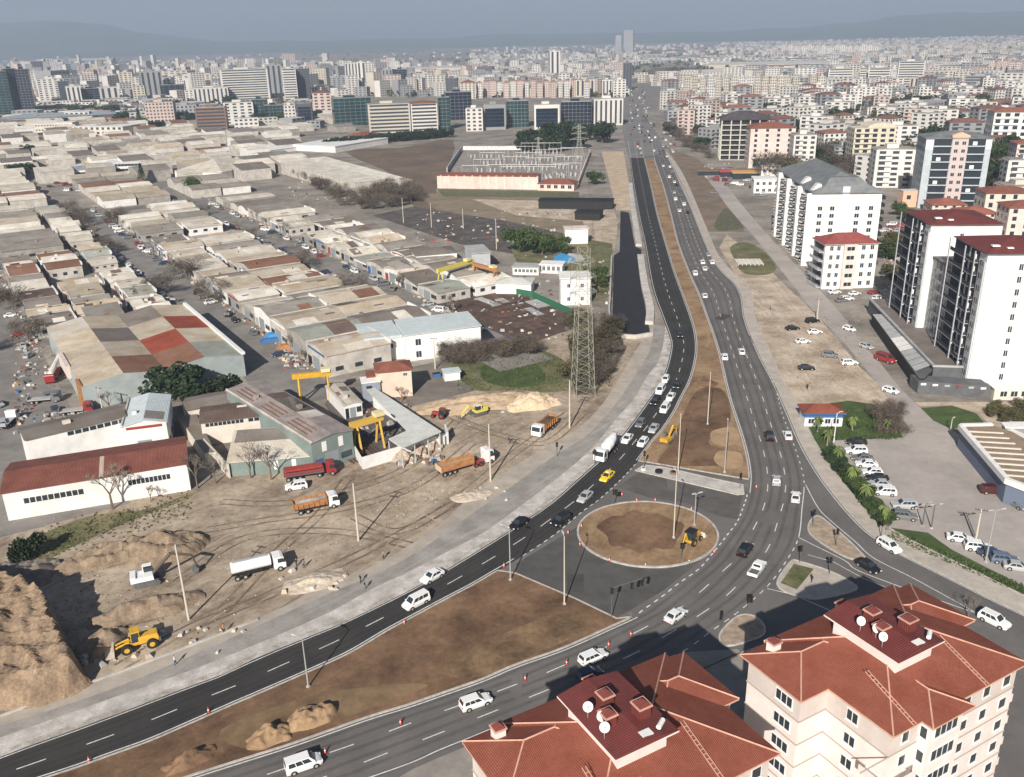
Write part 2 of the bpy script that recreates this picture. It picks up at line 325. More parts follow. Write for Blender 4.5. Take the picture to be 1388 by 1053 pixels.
# carriageway going away: full-width three lanes, then four
jb = next(i for i, p in enumerate(BL) if p[1] > 668); je = next(i for i, p in enumerate(BL) if p[1] > 833)
strip(mk, offs(wBL[:jb], 0.45), 0.17, ZM, None, lineM)
strip(mk, wBL[jb:je], 0.25, ZM, None, lineM, dash=(1.0, 2.0))
strip(mk, offs(wBL[je:], 0.55), 0.18, ZM, None, lineM)
for f in (0.36, 0.68): strip(mk, mid(wBL, wBR, f, 300), 0.17, ZM, None, lineM, dash=(3.2, 8.0))
ic = next(i for i, p in enumerate(BR) if p[1] > 470); id_ = next(i for i, p in enumerate(BR) if p[1] > 655); ie = next(i for i, p in enumerate(BR) if p[1] > 728); ig = next(i for i, p in enumerate(BR) if p[1] > 900)
strip(mk, offs(wBR[:ic], -0.4), 0.16, ZM, None, lineM)
strip(mk, wBR[ic:id_], 0.2, ZM, None, lineM, dash=(1, 3))
strip(mk, wBR[id_:ie], 0.18, ZM, None, lineM)
strip(mk, wBR[ie:ig], 0.18, ZM, None, lineM, dash=(1.2, 2.6))
strip(mk, offs(wBR[ig:], -1.0), 0.18, ZM, None, lineM)
strip(mk, offs(wCR, -0.4), 0.16, ZM, None, lineM)
strip(mk, wline(smooth([(1092, 657), (1110, 690), (1133, 712), (1160, 735), (1185, 757), (1240, 785), (1300, 818), (1325, 832)])), 0.18, ZM, None, lineM)
strip(mk, wline(smooth([(1083, 729), (1105, 740), (1145, 760), (1160, 772), (1200, 788), (1250, 806), (1325, 832)])), 0.18, ZM, None, lineM)
strip(mk, wline([(1095, 752), (1130, 762), (1170, 784), (1200, 796)]), 0.14, ZM, None, lineM)
strip(mk, wline([(1040, 798), (1075, 806), (1128, 829), (1160, 842)]), 0.18, ZM, None, lineM)
strip(mk, wline([(640, 1035), (700, 1012), (760, 990), (880, 940), (990, 890), (1040, 872)]), 0.14, ZM, None, lineM)
tag(mk.build('road_markings'), kind='structure')

def spill(name, col, thr, al=.75, sc=.45):      # thin, broken film lying on the road: dust or rubber
    m = M(name, col, .95); t = m.node_tree; g_ = t.nodes.new('ShaderNodeNewGeometry'); n_ = t.nodes.new('ShaderNodeTexNoise'); n_.inputs['Scale'].default_value = sc; n_.inputs['Detail'].default_value = 8; n_.inputs['Roughness'].default_value = .7; r_ = t.nodes.new('ShaderNodeMapRange'); r_.inputs[1].default_value = thr; r_.inputs[2].default_value = thr + .25; r_.inputs[4].default_value = al
    t.links.new(g_.outputs['Position'], n_.inputs['Vector']); t.links.new(n_.outputs[0], r_.inputs[0]); t.links.new(r_.outputs[0], t.nodes['Principled BSDF'].inputs['Alpha']); return m
dustf = spill('road_dust', (.42, .36, .29), .46); rubf = spill('tyre_rubber', (.05, .047, .045), .25, .16, .12)
b = B()
for ln, o_, w_ in ((wAL, -.5, 1.3), (wAR[:iL], .6, .9), (wAR[iE:], .6, 1.0), (wBL[:jb], -.5, 1.3), (wBL[je:], -.7, 1.5), (wCR[:-4], .6, 1.0), (wBR[:ic], .5, 1.0)): strip(b, offs(ln, o_), w_, .043, None, dustf)
tag(b.build('road_dust'), kind='structure')
b = B()
for f in (.2, .34, .66, .8): strip(b, mid(wAL, wAR, f, 200), .55, .0435, None, rubf)
for f in (.1, .24, .44, .6, .76, .92): strip(b, mid(wBL, wBR, f, 200), .6, .0435, None, rubf)
tag(b.build('tyre_marks'), kind='structure')
for px, py, r0 in [(1046, 700, 2), (700, 930, 2), (980, 430, 2), (780, 790, 2), (910, 650, 2.4)]:
    b = B(); p = P(px, py); rq = random.Random(px); n_ = 4; L_, W_ = r0 * rq.uniform(1, 2.4), rq.uniform(.6, 1.6); b.T = Matrix.Translation((p.x, p.y, .0445)) @ Matrix.Rotation(rq.choice([.9, 1.1, 1.5]), 4, 'Z'); b.add([(-L_, -W_, 0), (L_, -W_, 0), (L_, W_, 0), (-L_, W_, 0)], [(0, 1, 2, 3)], MATS['asphalt'] if rq.random() < .4 else M('repair_asphalt', (.075, .07, .067), .9, .2, .4)); tag(b.build('repair_patch'), kind='structure')

def island(name, pts, h, top, z0=0.0, kerb=True, closed=True, kw=0.3, km=None):
    wp = wline(pts)
    b = B(); b.prism([(p.x, p.y) for p in (wp if sum((wp[i].x * wp[(i + 1) % len(wp)].y - wp[(i + 1) % len(wp)].x * wp[i].y) for i in range(len(wp))) > 0 else wp[::-1])], z0, h, top)
    tag(b.build(name), kind='structure')
    if kerb:
        b = B(); strip(b, wp, kw, z0, h + 0.05, km or kerbm, closed=True); tag(b.build(name + '_kerb'), kind='structure')
# medians
iA = next(i for i, p in enumerate(AR) if p[1] > 628); iB = next(i for i, p in enumerate(BL) if p[1] > 650)
island('median', AR[6:iA] + BL[6:iB][::-1], 0.12, soilo)
jA = next(i for i, p in enumerate(AR) if p[1] > 773)
island('median', AR[jA:] + [(100, 1100)] + BL[je + 1:][::-1] + [(836, 839), (780, 812), (700, 778), (690, 776)], 0.12, soil)
# darker, freshly turned patches in the median
def patch(name, pts, z, mat): return sheet(name, smooth(pts, 5, True), z, mat)
patch('soil_patch', [(945, 530), (978, 528), (990, 560), (985, 580), (960, 600), (985, 612), (990, 630), (930, 632), (892, 628), (910, 600), (925, 565)], 0.126, soil)
patch('sand_patch', [(975, 612), (1003, 615), (1006, 632), (985, 636), (968, 625)], 0.13, M('ochre_sand', (0.43, 0.29, 0.17), 0.95, 0.2, 0.3))
patch('sand_patch', [(965, 585), (995, 580), (1002, 597), (985, 606), (966, 600)], 0.13, MATS['ochre_sand'])
patch('grass_patch', [(600, 900), (760, 830), (800, 850), (720, 890), (640, 920)], 0.126, M('brown_grass', (0.27, 0.175, 0.1), 0.95, scale=0.15, col2=(0.12, 0.074, 0.04), bump=0.5, fine=.35))
patch('sand_patch', [(300, 990), (420, 945), (520, 930), (580, 930), (500, 962), (420, 990), (340, 1016)], 0.126, M('ochre_soil2', (0.28, 0.19, 0.105), 0.95, scale=0.15, col2=(0.12, 0.075, 0.042), bump=0.4))
# round island
cc = (P(782, 722) + P(973, 728)) / 2; cr = 12.6; cc = Vector((24.1, 143.6, 0))
n = 64; ring = [Vector((cc.x + 12.7 * math.cos(2 * math.pi * i / n), cc.y + 11.6 * math.sin(2 * math.pi * i / n))) for i in range(n)]
b = B(); b.prism([(p.x, p.y) for p in ring], 0, 0.2, soilo); tag(b.build('roundabout'), kind='structure')
b = B(); strip(b, ring, 0.35, 0, 0.3, concrete, closed=True); tag(b.build('roundabout_kerb'), kind='structure')
b = B(); r2 = [Vector((cc.x - 1 + 7.6 * math.cos(2 * math.pi * i / 32) * (1 + .12 * math.sin(i)), cc.y + .6 + 7 * math.sin(2 * math.pi * i / 32) * (1 + .12 * math.sin(i * 1.7)))) for i in range(32)]
b.add([(p.x, p.y, 0.206) for p in r2], [tuple(range(32))], soil); tag(b.build('soil_patch'), kind='structure')
# white concrete apron at the end of the upper median
island('traffic_island', [(861, 638), (873, 631), (900, 634), (960, 648), (1007, 658), (1008, 670), (1000, 671)], 0.18, paleg)
# three small islands at the right
island('traffic_island', smooth([(1103, 702), (1112, 701), (1133, 718), (1155, 738), (1172, 756), (1170, 759), (1150, 757), (1120, 741), (1098, 724), (1096, 712)], 4, True), 0.15, M('island_dirt', (0.4, 0.31, 0.23), 0.95, 0.3, 0.8))
island('traffic_island', smooth([(1072, 762), (1085, 762), (1125, 775), (1150, 788), (1160, 800), (1110, 812), (1085, 809), (1060, 800), (1054, 788)], 4, True), 0.15, pave)
sheet('grass_patch', [(1076, 765), (1103, 772), (1080, 800), (1058, 791)], 0.155, grassd)
island('traffic_island', smooth([(976, 860), (1000, 836), (1022, 836), (1036, 850), (1030, 864), (985, 876)], 4, True), 0.15, MATS['island_dirt'])
# pavement at the right of the road
CRo = smooth([(900, 203), (909, 212), (928, 240.6), (957, 308), (972, 343), (990, 366), (1012, 386), (1020, 404.5), (1021.5, 425), (1035, 458), (1050, 491), (1067.6, 530), (1088, 566), (1107, 603), (1132, 640.7), (1155, 670), (1180, 698), (1220.5, 725), (1265.6, 748), (1315.8, 772), (1388, 808), (1440, 834)])
kc = len([p for p in CRall if p[1] > 203])
CRi = [p for p in CRall if p[1] > 203]
island('sidewalk', CRi + CRo[::-1], 0.13, pave, kw=0.25)
# dirt, gardens, parking at the right
sheet('dirt_ground', [(1022, 345), (1070, 392), (1110, 430), (1165, 497), (1190, 520), (1213, 550), (1185, 552), (1115, 552), (1088, 568), (1067, 530), (1050, 491), (1035, 458), (1021, 420), (1020, 404), (997, 372), (975, 335), (985, 318)], 0.012, dirtl)
sheet('dirt_ground', [(905, 200), (945, 215), (975, 240), (1010, 300), (1008, 314), (958, 314), (928, 241)], 0.012, M('brown_lot', (0.25, 0.19, 0.14), 0.95, scale=0.1, col2=(0.17, 0.13, 0.095)))
patch('grass_patch', [(985, 282), (1004, 303), (1005, 310), (972, 312), (970, 300)], 0.018, M('weeds', (0.13, 0.13, 0.08), 0.95, 0.4, 0.4))
patch('grass_patch', [(990, 335), (1010, 328), (1035, 340), (1052, 362), (1040, 372), (1008, 370), (996, 352)], 0.018, grassd)
sheet('frontage_road', smooth([(950, 232), (969, 256), (986.5, 280.7), (1006.6, 303.7), (1029.7, 329.7), (1077.6, 390), (1107.7, 427.6), (1135, 455), (1170, 495), (1190, 520), (1213, 550)], 3) + [(1238, 590), (1292, 583)] + smooth([(1248, 553), (1220.5, 526), (1195.4, 495), (1165, 460), (1140, 425), (1107.7, 390), (1070, 350), (1038, 315), (1001, 272), (975, 236)], 3), 0.02, lotm)
sheet('parking_lot', [(1131, 597), (1225, 594), (1238, 580), (1292, 583), (1310, 600), (1345, 655), (1388, 690), (1500, 740), (1500, 870), (1388, 795), (1290, 745), (1258, 722), (1205, 715), (1174, 680), (1147, 651)], 0.024, lotm)
sheet('lawn', [(1088, 568), (1115, 548), (1150, 543), (1185, 548), (1200, 560), (1215, 575), (1224, 593), (1131, 597), (1128, 604), (1147, 651), (1174, 680), (1205, 715), (1190, 712), (1155, 672), (1130, 640), (1107, 605)], 0.028, grass)
sheet('lawn', [(1200, 712), (1258, 722), (1290, 745), (1388, 790), (1450, 820), (1450, 845), (1388, 808), (1315, 772), (1265, 748), (1215, 722)], 0.02, grass)
sheet('lawn', [(1248, 553), (1290, 550), (1323, 560), (1336, 575), (1303, 576), (1292, 583), (1265, 570)], 0.028, grass)
sheet('dirt_ground', [(1240, 545), (1400, 545), (1460, 560), (1460, 600), (1345, 578), (1325, 560), (1290, 549), (1248, 551)], 0.016, dirtl)
sheet('yard', [(559, 1043), (600, 1025), (740, 967), (882, 904), (930, 884), (1000, 880), (1020, 900), (1020, 1200), (300, 1200)], 0.05, M('yard_paving', (0.3, 0.27, 0.24), 0.9, 0.2, 0.4))
# left-hand surfaces
def uvsheet(name, u0, u1, v0, v1, z, mat):
    b = B(); q = [UV(u0, v0, z), UV(u1, v0, z), UV(u1, v1, z), UV(u0, v1, z)]
    b.add([tuple(p) for p in q][::-1], [(0, 1, 2, 3)], mat); o = b.build(name)
    if o.data.polygons[0].normal.z < 0: o.data.flip_normals()
    return tag(o, kind='structure')
uvsheet('street', -30, 330, -9, 8.5, 0.02, street)
uvsheet('street', -40, 420, 50, 68, 0.024, street)
uvsheet('street', -20, 380, -74, -52, 0.02, street)
uvsheet('street', 190, 206, -52, 105, 0.028, street)
uvsheet('yard', -48, -22, -30, 66, 0.012, M('yard_ground', (0.24, 0.21, 0.18), 0.95, scale=0.2, col2=(0.16, 0.14, 0.12)))
uvsheet('yard', -60, 0, -110, -50, 0.012, street)
sheet('grass_patch', smooth([(600, 500), (640, 482), (690, 472), (745, 478), (775, 500), (778, 525), (740, 532), (700, 528), (650, 530), (620, 512)], 4, True), 0.014, grassd)
patch('grass_patch', [(660, 490), (720, 490), (740, 515), (700, 525), (655, 515)], 0.018, grass)
patch('grass_patch', [(40, 735), (120, 700), (200, 690), (260, 668), (250, 678), (180, 705), (90, 745), (60, 760)], 0.014, grassd)
sheet('steel_yard', [(572, 400), (640, 390), (700, 398), (778, 425), (778, 445), (700, 472), (640, 445)], 0.016, rustg)
sheet('field', smooth([(468, 206), (545, 200), (614, 190), (604, 235), (592, 262), (640, 272), (700, 285), (640, 292), (565, 285), (545, 243)], 3, True), 0.008, fieldm)
sheet('field', [(560, 262), (780, 262), (830, 285), (830, 330), (700, 310), (600, 290)], 0.012, M('ochre_lot', (0.3, 0.24, 0.17), 0.95, scale=0.08, col2=(0.2, 0.16, 0.11)))
sheet('sand_lot', [(640, 270), (735, 272), (830, 280), (838, 300), (833, 340), (800, 330), (790, 300), (700, 292)], 0.016, dirtl)
sheet('sand_lot', [(815, 205), (845, 205), (852, 245), (856, 285), (835, 285), (826, 245)], 0.016, M('sand', (0.55, 0.43, 0.31), 0.95, 0.25, 0.2))
sheet('storage_yard', [(505, 292), (560, 280), (690, 300), (770, 318), (770, 350), (700, 345), (620, 330)], 0.02, M('dark_yard', (0.12, 0.105, 0.095), 0.95, 0.4, 0.15))
sheet('grass_patch', [(690, 330), (760, 318), (830, 330), (832, 400), (800, 410), (760, 372), (700, 355)], 0.024, grassd)
sheet('grass_patch', [(592, 256), (785, 260), (785, 268), (600, 266)], 0.02, M('verge', (0.14, 0.14, 0.08), 0.95, 0.3, 0.3))
sheet('dirt_bank', [(770, 460), (800, 440), (833, 458), (850, 470), (835, 500), (805, 535), (780, 535)], 0.014, M('dark_bank', (0.15, 0.12, 0.09), 0.95, scale=0.3, col2=(0.08, 0.07, 0.05), bump=0.6))
# sunken service road (very dark new asphalt) and its pale walls
sheet('service_road', [(841, 286), (852.5, 288), (861, 334), (869, 337.5), (871.5, 397), (876, 425), (881.5, 452), (833, 455), (830, 430), (831, 395), (832, 346), (840, 341)], 0.03, asphk)
def wall(name, label, pts, w, h, mat, cat='wall', z0=0.0, group=None):
    b = B(); strip(b, wline(pts), w, z0, h, mat); return tag(b.build(name), label, cat, group)
wall('retaining_wall', 'pale concrete retaining wall beside the upper end of the dark service road', [(854, 250), (858, 285), (866, 334)], 2.6, 1.1, paleg)
wall('retaining_wall', 'pale concrete retaining wall beside the lower end of the dark service road', smooth([(868, 348), (874, 390), (881, 420), (880, 440)]), 2.6, 1.1, paleg)
wall('retaining_wall', 'low concrete wall on the left side of the dark service road', smooth([(829, 350), (827, 400), (826, 430), (833, 456)]), 0.6, 1.4, concrete)
wall('retaining_wall', 'crosswise concrete end wall at the foot of the dark service road', [(833, 457), (862, 459), (884, 455)], 0.8, 1.2, paleg)
rutm = spill('wheel_ruts', (.17, .125, .09), .38, .7, .3); rutl = spill('pale_ruts', (.58, .49, .39), .4, .6, .3)
b = B()
for i, pl in enumerate([[(250, 870), (330, 820), (440, 770), (560, 700), (650, 610), (720, 575)], [(160, 905), (260, 850), (380, 800), (500, 745), (600, 690), (690, 620), (770, 560)], [(270, 720), (360, 705), (460, 690), (560, 660), (640, 600)], [(120, 780), (230, 730), (330, 690), (420, 670)], [(300, 830), (380, 745), (430, 700), (470, 650)], [(240, 790), (330, 730), (450, 720), (560, 740)], [(520, 760), (560, 700), (640, 660), (720, 610), (800, 540), (840, 480)], [(300, 680), (400, 680), (540, 640), (620, 570)], [(340, 860), (430, 800), (500, 780), (600, 720)], [(60, 900), (130, 840), (180, 800), (260, 770)], [(600, 560), (680, 590), (740, 600), (790, 560)], [(480, 700), (540, 720), (620, 680)]]):
    ln = wline(smooth(pl, 8))
    for o_ in (-1.0, 1.0): strip(b, offs(ln, o_), .5, .0125 + i * .0004, None, rutm if i % 3 else rutl)
tag(b.build('wheel_ruts'), kind='structure')
b = B()
for i, pl in enumerate([[(1030, 400), (1060, 450), (1110, 500), (1170, 535)], [(1050, 380), (1090, 430), (1150, 480), (1200, 540)], [(1075, 480), (1100, 520), (1150, 540)]]):
    ln = wline(smooth(pl, 8))
    for o_ in (-1.0, 1.0): strip(b, offs(ln, o_), .5, .0155 + i * .0004, None, rutl)
tag(b.build('wheel_ruts'), kind='structure')
wall('kerb', 'long pale unfinished kerb between the dirt yard and the road base', smooth([(-40, 985), (0, 971.5), (101, 933.6), (176.5, 906), (252, 878), (350, 840)]), 0.35, 0.25, paleg, 'kerb')
# ================= BUILDINGS =================
tile = M('clay_tiles', (0.3, 0.1, 0.068), 0.9, scale=.35, col2=(0.25, 0.075, 0.047), wave=(1.6, 'X'), fine=.2, spec=.15)
tiled = M('dark_red_sheet', (0.2, 0.05, 0.045), 0.6, scale=0.5, col2=(0.15, 0.04, 0.035), wave=(1.2, 'Y'))
ridge = M('ridge_tiles', (0.62, 0.36, 0.27), 0.8, 0.15, 1.0)
terr = M('terracotta_roof', (0.33, 0.12, 0.08), 0.85, scale=0.4, col2=(0.24, 0.09, 0.06), rnd=0.25)
greyr = M('grey_roof', (0.2, 0.21, 0.215), 0.7, 0.25, 0.3)
flatr = M('flat_roof', (0.36, 0.34, 0.32), 0.9, 0.3, 0.15, rnd=0.2)
WIN = {}
def winmesh(w, h, frame=True):
    k = (round(w, 2), round(h, 2), frame)
    if k not in WIN:
        b = B(); t = 0.09
        b.box(-w / 2, w / 2, -0.05, 0.03, 0, t, white); b.box(-w / 2, w / 2, -0.05, 0.03, h - t, h, white)
        n = max(1, round(w / 0.9))
        for i in range(n + 1):
            x = -w / 2 + (w - t) * i / n; b.box(x, x + t, -0.04, 0.03, t, h - t, white)
        b.box(-w / 2 - .1, w / 2 + .1, -0.14, 0.0, -0.09, -0.01, white)
        f = b.build('window'); p = B(); p.box(-w / 2 + .03, w / 2 - .03, -0.012, 0.02, 0.03, h - .03, glass); q = p.build('pane')
        WIN[k] = (f.data, q.data); bpy.data.objects.remove(f); bpy.data.objects.remove(q)
    return WIN[k]
def window(par, x, y, z, ang, w, h, deep=True):
    fm, pm = winmesh(w, h)
    o = bpy.data.objects.new('window', fm); C.objects.link(o); o.parent = par; o.location = (x, y, z); o.rotation_euler[2] = ang
    p = bpy.data.objects.new('pane', pm); C.objects.link(p); p.parent = o
    return o
def hiproof(b, x0, x1, y0, y1, z, h, along='x', ov=0.7, mat=None):
    b.hip(x0, x1, y0, y1, z, h, mat or tile, ov, edge=ridge)
def ridges(b, x0, x1, y0, y1, z, h, ov=0.7):
    x0 -= ov; x1 += ov; y0 -= ov; y1 += ov; w, d = x1 - x0, y1 - y0; zz = z + .24
    if w >= d: A, Bq = (x0 + d / 2, (y0 + y1) / 2, zz + h), (x1 - d / 2, (y0 + y1) / 2, zz + h)
    else: A, Bq = ((x0 + x1) / 2, y0 + w / 2, zz + h), ((x0 + x1) / 2, y1 - w / 2, zz + h)
    b.tube(A, Bq, .1, ridge, 6)
    for cx, cy in ((x0, y0), (x0, y1)): b.tube((cx, cy, zz), A if (w >= d or cy == y0) else Bq, .09, ridge, 6)
    for cx, cy in ((x1, y0), (x1, y1)): b.tube((cx, cy, zz), Bq if (w >= d or cy == y1) else A, .09, ridge, 6)

# ---- the two tiled apartment houses in the foreground ----
bandm = M('string_course', (0.42, 0.36, 0.32), 0.85)
facg = M('beige_wall', (0.6, 0.53, 0.49), 0.85, 0.1, 0.4)
facp = M('rose_white_wall', (0.78, 0.69, 0.65), 0.85, 0.1, 0.4)
def tiled_house(label, ox, oy):
    t = thing('apartment_building', label, 'apartment building', (ox, oy, 0), R(29), 'tiled apartment houses in the foreground')
    Z = 21.0
    b = B(); b.box(0, 20, 0, 16, 0, Z - 3.2, facp); b.box(.003, 19.997, .003, 15.997, Z - 3.2, Z, facg)
    b.box(-3.9, .002, 8, 15.6, 0, Z - 3.25, facp); b.box(-3.895, .002, 8.003, 15.595, Z - 3.25, Z - .05, facg)
    b.box(19.9, 22, 7.6, 15, 0, Z - 3.25, facp); b.box(19.9, 21.997, 7.603, 14.997, Z - 3.25, Z - .05, facg)
    b.box(4.2, 9.3, -1.25, 0.1, 0, Z - .06, facp)
    b.build('wall', t)
    b = B()
    for z in [Z - 3.25 - 3 * i for i in range(6)]:
        b.box(-4.0, 20.06, -.06, -.001, z, z + .16, bandm); b.box(-.06, -.001, -.06, 8, z, z + .16, bandm); b.box(-3.97, -3.905, 8, 15.7, z, z + .16, bandm); b.box(-3.97, 0, 7.93, 7.998, z, z + .16, bandm)
    b.build('string_course', t)
    b = B(); hiproof(b, 0, 20, 0, 16, Z, 3.0); ridges(b, 0, 20, 0, 16, Z, 3.0)
    hiproof(b, -3.9, 7, 8.1, 15.6, Z - .03, 1.55); ridges(b, -3.9, 7, 8.1, 15.6, Z - .03, 1.55)
    hiproof(b, 13, 21.8, 7.6, 15.0, Z + .12, 1.6); ridges(b, 13, 21.8, 7.6, 15.0, Z + .12, 1.6)
    hiproof(b, 4.2, 9.3, -1.25, 6, Z - .04, 1.15); ridges(b, 4.2, 9.3, -1.25, 6, Z - .04, 1.15)
    for x in (2.2, 2.6, 13.5, 13.9): b.tube((x, -.7, Z + .3), (x, 5.5, Z + 2.5), .05, ridge, 4)
    for i in range(12): b.box(2.2, 2.6, -.4 + i * .48, -.3 + i * .48, Z + .42 + i * .17, Z + .46 + i * .17, ridge); b.box(13.5, 13.9, -.4 + i * .48, -.3 + i * .48, Z + .42 + i * .17, Z + .46 + i * .17, ridge)
    rf = b.build('roof', t)
    b = B(); b.box(5.2, 10.8, 4.2, 12.4, Z + 1.2, Z + 3.8, facp); b.frus((4.4, 11.6, 3.4, 13.2), (4.4, 11.6, 3.4, 13.2), Z + 3.8, Z + 4.0, facp)
    v = [(4.4, 3.4, Z + 4.0), (11.6, 3.4, Z + 4.0), (11.6, 13.2, Z + 4.0), (4.4, 13.2, Z + 4.0), (8, 3.4, Z + 4.55), (8, 13.2, Z + 4.55)]
    b.add(v, [(0, 1, 4), (1, 2, 5, 4), (2, 3, 5), (3, 0, 4, 5)], tiled); b.build('penthouse', t)
    for cx, cy, z0, s in ((-1.5, 14.5, Z + .3, .55), (9.5, 14.8, Z + 1, .6), (7.5, 9.5, Z + 4.0, .6), (9.6, 6.6, Z + 4.0, .65), (6.2, 7.2, Z + 4.0, .6)):
        b = B(); b.box(cx - s, cx + s, cy - s, cy + s, z0, z0 + 1.5, facp if cy > 14 else tiled); b.box(cx - s - .12, cx + s + .12, cy - s - .12, cy + s + .12, z0 + 1.5, z0 + 1.66, ridge)
        b.frus((cx - s, cx + s, cy - s, cy + s), (cx - .1, cx + .1, cy - .1, cy + .1), z0 + 1.66, z0 + 2.15, tiled); b.build('chimney', t)
    # dishes and heaters on the penthouse roof
    for cx, cy in ((5.0, 6.0), (5.6, 7.3), (5.2, 9.0)):
        b = B(); b.smooth = True; c = Vector((cx, cy, Z + 5.4)); n = Vector((-.3, -.8, .55)).normalized(); a = n.orthogonal().normalized(); q = n.cross(a); vs = [tuple(c - n * .18)]
        for i in range(16):
            an = 2 * math.pi * i / 16; vs.append(tuple(c + (a * math.cos(an) + q * math.sin(an)) * .5))
        b.add(vs, [(0, 1 + i, 1 + (i + 1) % 16) for i in range(16)], white); b.tube((cx, cy, Z + 4.0), (cx, cy, Z + 5.3), .05, metal, 6); b.tube(tuple(c - n * .1), tuple(c + n * .5), .03, metal, 5); b.build('satellite_dish', t)
    b = B(); b.box(7.8, 9.0, 3.9, 4.7, Z + 4.4, Z + 4.55, white); b.tube((9.6, 4.0, Z + 4.8), (10.6, 4.6, Z + 4.8), .25, white); b.build('water_heater', t)
    # windows
    for f in range(7):
        z = Z - 2.3 - 3 * f
        window(t, -3.9 - .03, 10.2, z, R(-90), 2.4, 1.4); 
        window(t, -.03, 4.6, z, R(-90), 1.5, 1.4)
        window(t, 2.2, -.03, z, 0, 1.1, 1.4); window(t, 11.8, -.03, z, 0, 1.2, 1.4); window(t, 15, -.03, z, 0, 1.2, 1.4); window(t, 18.4, -.03, z, 0, 1.3, 1.4)
        window(t, 6.75, -1.28, z, 0, 3.6, 1.5); window(t, 4.17, -.62, z, R(-90), .9, 1.5)
        window(t, 22.03, 11, z, R(90), 1.8, 1.4)
        if f:
            b = B(); zz = z - .95; b.box(-1.3, 3.0, -1.3, 0, zz, zz + .18, facp); b.box(-1.3, 3.0, -1.3, -1.2, zz + .18, zz + 1.0, facp); b.box(-1.3, -1.2, -1.2, 2.2, zz + .18, zz + 1.0, facp); b.box(-1.3, -.001, 0, 2.2, zz, zz + .18, facp)
            b.build('balcony', t)
            b = B(); b.box(20, 21.6, .6, 6.2, zz, zz + .18, facp); b.box(21.5, 21.6, .6, 6.2, zz + .18, zz + 1.0, facp); b.box(20, 21.5, .6, .7, zz + .18, zz + 1, facp); b.box(20, 21.5, 6.1, 6.2, zz + .18, zz + 1, facp); b.build('balcony', t)
    return t
tiled_house('near tiled apartment house whose pale rose walls and windows show at the lower right', 36.3, 69.4)
tiled_house('near tiled apartment house cut by the lower frame edge, only its red roofs showing', 6.2, 57.3)

# ---- box helper in a building's own frame ----
def facade(b, x0, x1, y, z0, floors, fh, bays, ww, wh, side, mat, sill=0.9):
    """side: 'S' faces -y, 'N' +y (x range), 'W' faces -x, 'E' +x (x0,x1 is a y range, y is the x position)"""
    e = 0.04
    for f in range(floors):
        for k in range(bays):
            c = x0 + (x1 - x0) * (k + .5) / bays; z = z0 + f * fh + sill
            if side == 'S': b.box(c - ww / 2, c + ww / 2, y - e, y + .05, z, z + wh, mat)
            elif side == 'N': b.box(c - ww / 2, c + ww / 2, y - .05, y + e, z, z + wh, mat)
            elif side == 'W': b.box(y - e, y + .05, c - ww / 2, c + ww / 2, z, z + wh, mat)
            else: b.box(y - .05, y + e, c - ww / 2, c + ww / 2, z, z + wh, mat)
def wins(t, x0, x1, y, z0, floors, fh, bays, ww, wh, side, sill=0.9, mat=None, name='window'):
    ms = {}
    for f in range(floors):
        for k in range(bays):
            c = x0 + (x1 - x0) * (k + .5) / bays; z = z0 + f * fh + sill
            if 'm' not in ms:
                b = B(); b.box(-ww / 2, ww / 2, -.05, .03, 0, wh, mat or glass); b.box(-ww / 2 - .08, ww / 2 + .08, -.09, .0, -.1, -.005, white); b.box(-.04, .04, -.07, -.051, 0, wh, white)
                o = b.build(name); ms['m'] = o.data; bpy.data.objects.remove(o)
            o = bpy.data.objects.new(name, ms['m']); C.objects.link(o); o.parent = t
            o.location = {'S': (c, y, z), 'N': (c, y, z), 'W': (y, c, z), 'E': (y, c, z)}[side]; o.rotation_euler[2] = {'S': 0, 'N': math.pi, 'W': -math.pi / 2, 'E': math.pi / 2}[side]

# ---- white towers with dark balconies, right edge ----
navy = M('dark_balcony_wall', (0.035, 0.04, 0.055), 0.7)
litgrey = M('light_grey_wall', (0.5, 0.51, 0.53), 0.8, 0.1, 0.4)
def balcony_tower(label, p, H, w, d, rz, name='apartment_tower', floors=11):
    t = thing(name, label, 'apartment tower', (p.x, p.y, 0), rz)
    b = B(); b.box(0, w, 0, d, 0, H, whitew); b.build('wall', t)
    b = B(); b.hip(0, w, 0, d, H, 2.2, tiled, 0.5, edge=dgrey); b.box(2, 3.8, 3, 4.2, H + 1.2, H + 1.55, white); b.box(5, 6.4, 1.6, 2.5, H + 1.0, H + 1.3, white); b.build('roof', t)
    fh = H / floors
    for k, (y0, y1) in enumerate(((.3, 3.4), (4.4, d * .47), (d * .53, d - .4))):
        if k == 0:
            b = B(); b.box(-.35, .001, y0, y1, 2, H - 2, litgrey); b.build('bay', t); wins(t, y0, y1, -.37, 2, floors - 1, fh, 1, 1.5, 1.5, 'W', mat=glass)
            continue
        b = B(); b.box(-.06, .001, y0, y1, 1, H - .3, navy); b.build('recess', t)
        for f in range(1, floors):
            z = f * fh; b = B(); b.box(-1.3, -.061, y0, y1, z, z + .16, litgrey); b.box(-1.3, -1.22, y0, y1, z + .16, z + 1.0, navy); b.box(-1.22, -.061, y0, y0 + .08, z + .16, z + 1.0, navy)
            if (f * 7 + k) % 3: b.box(-.5, -.07, y0 + 1.5, y0 + 2.1, z + .2, z + 1.9, white)
            b.build('balcony', t)
    for y in (3.6, d * .485, d - .35): b = B(); b.box(-1.5, -1.31, y, y + .45, 0, H, litgrey); b.build('fin', t)
    wins(t, w * .38, w * .52, -.01, 1.5, floors - 1, fh, 1, .9, 1.5, 'S')
    return t
balcony_tower('nearer white apartment tower with dark balconies and dark red roof at the right edge', Vector((114.3, 210.5, 0)), 34.2, 18, 20, R(-5), floors=11)
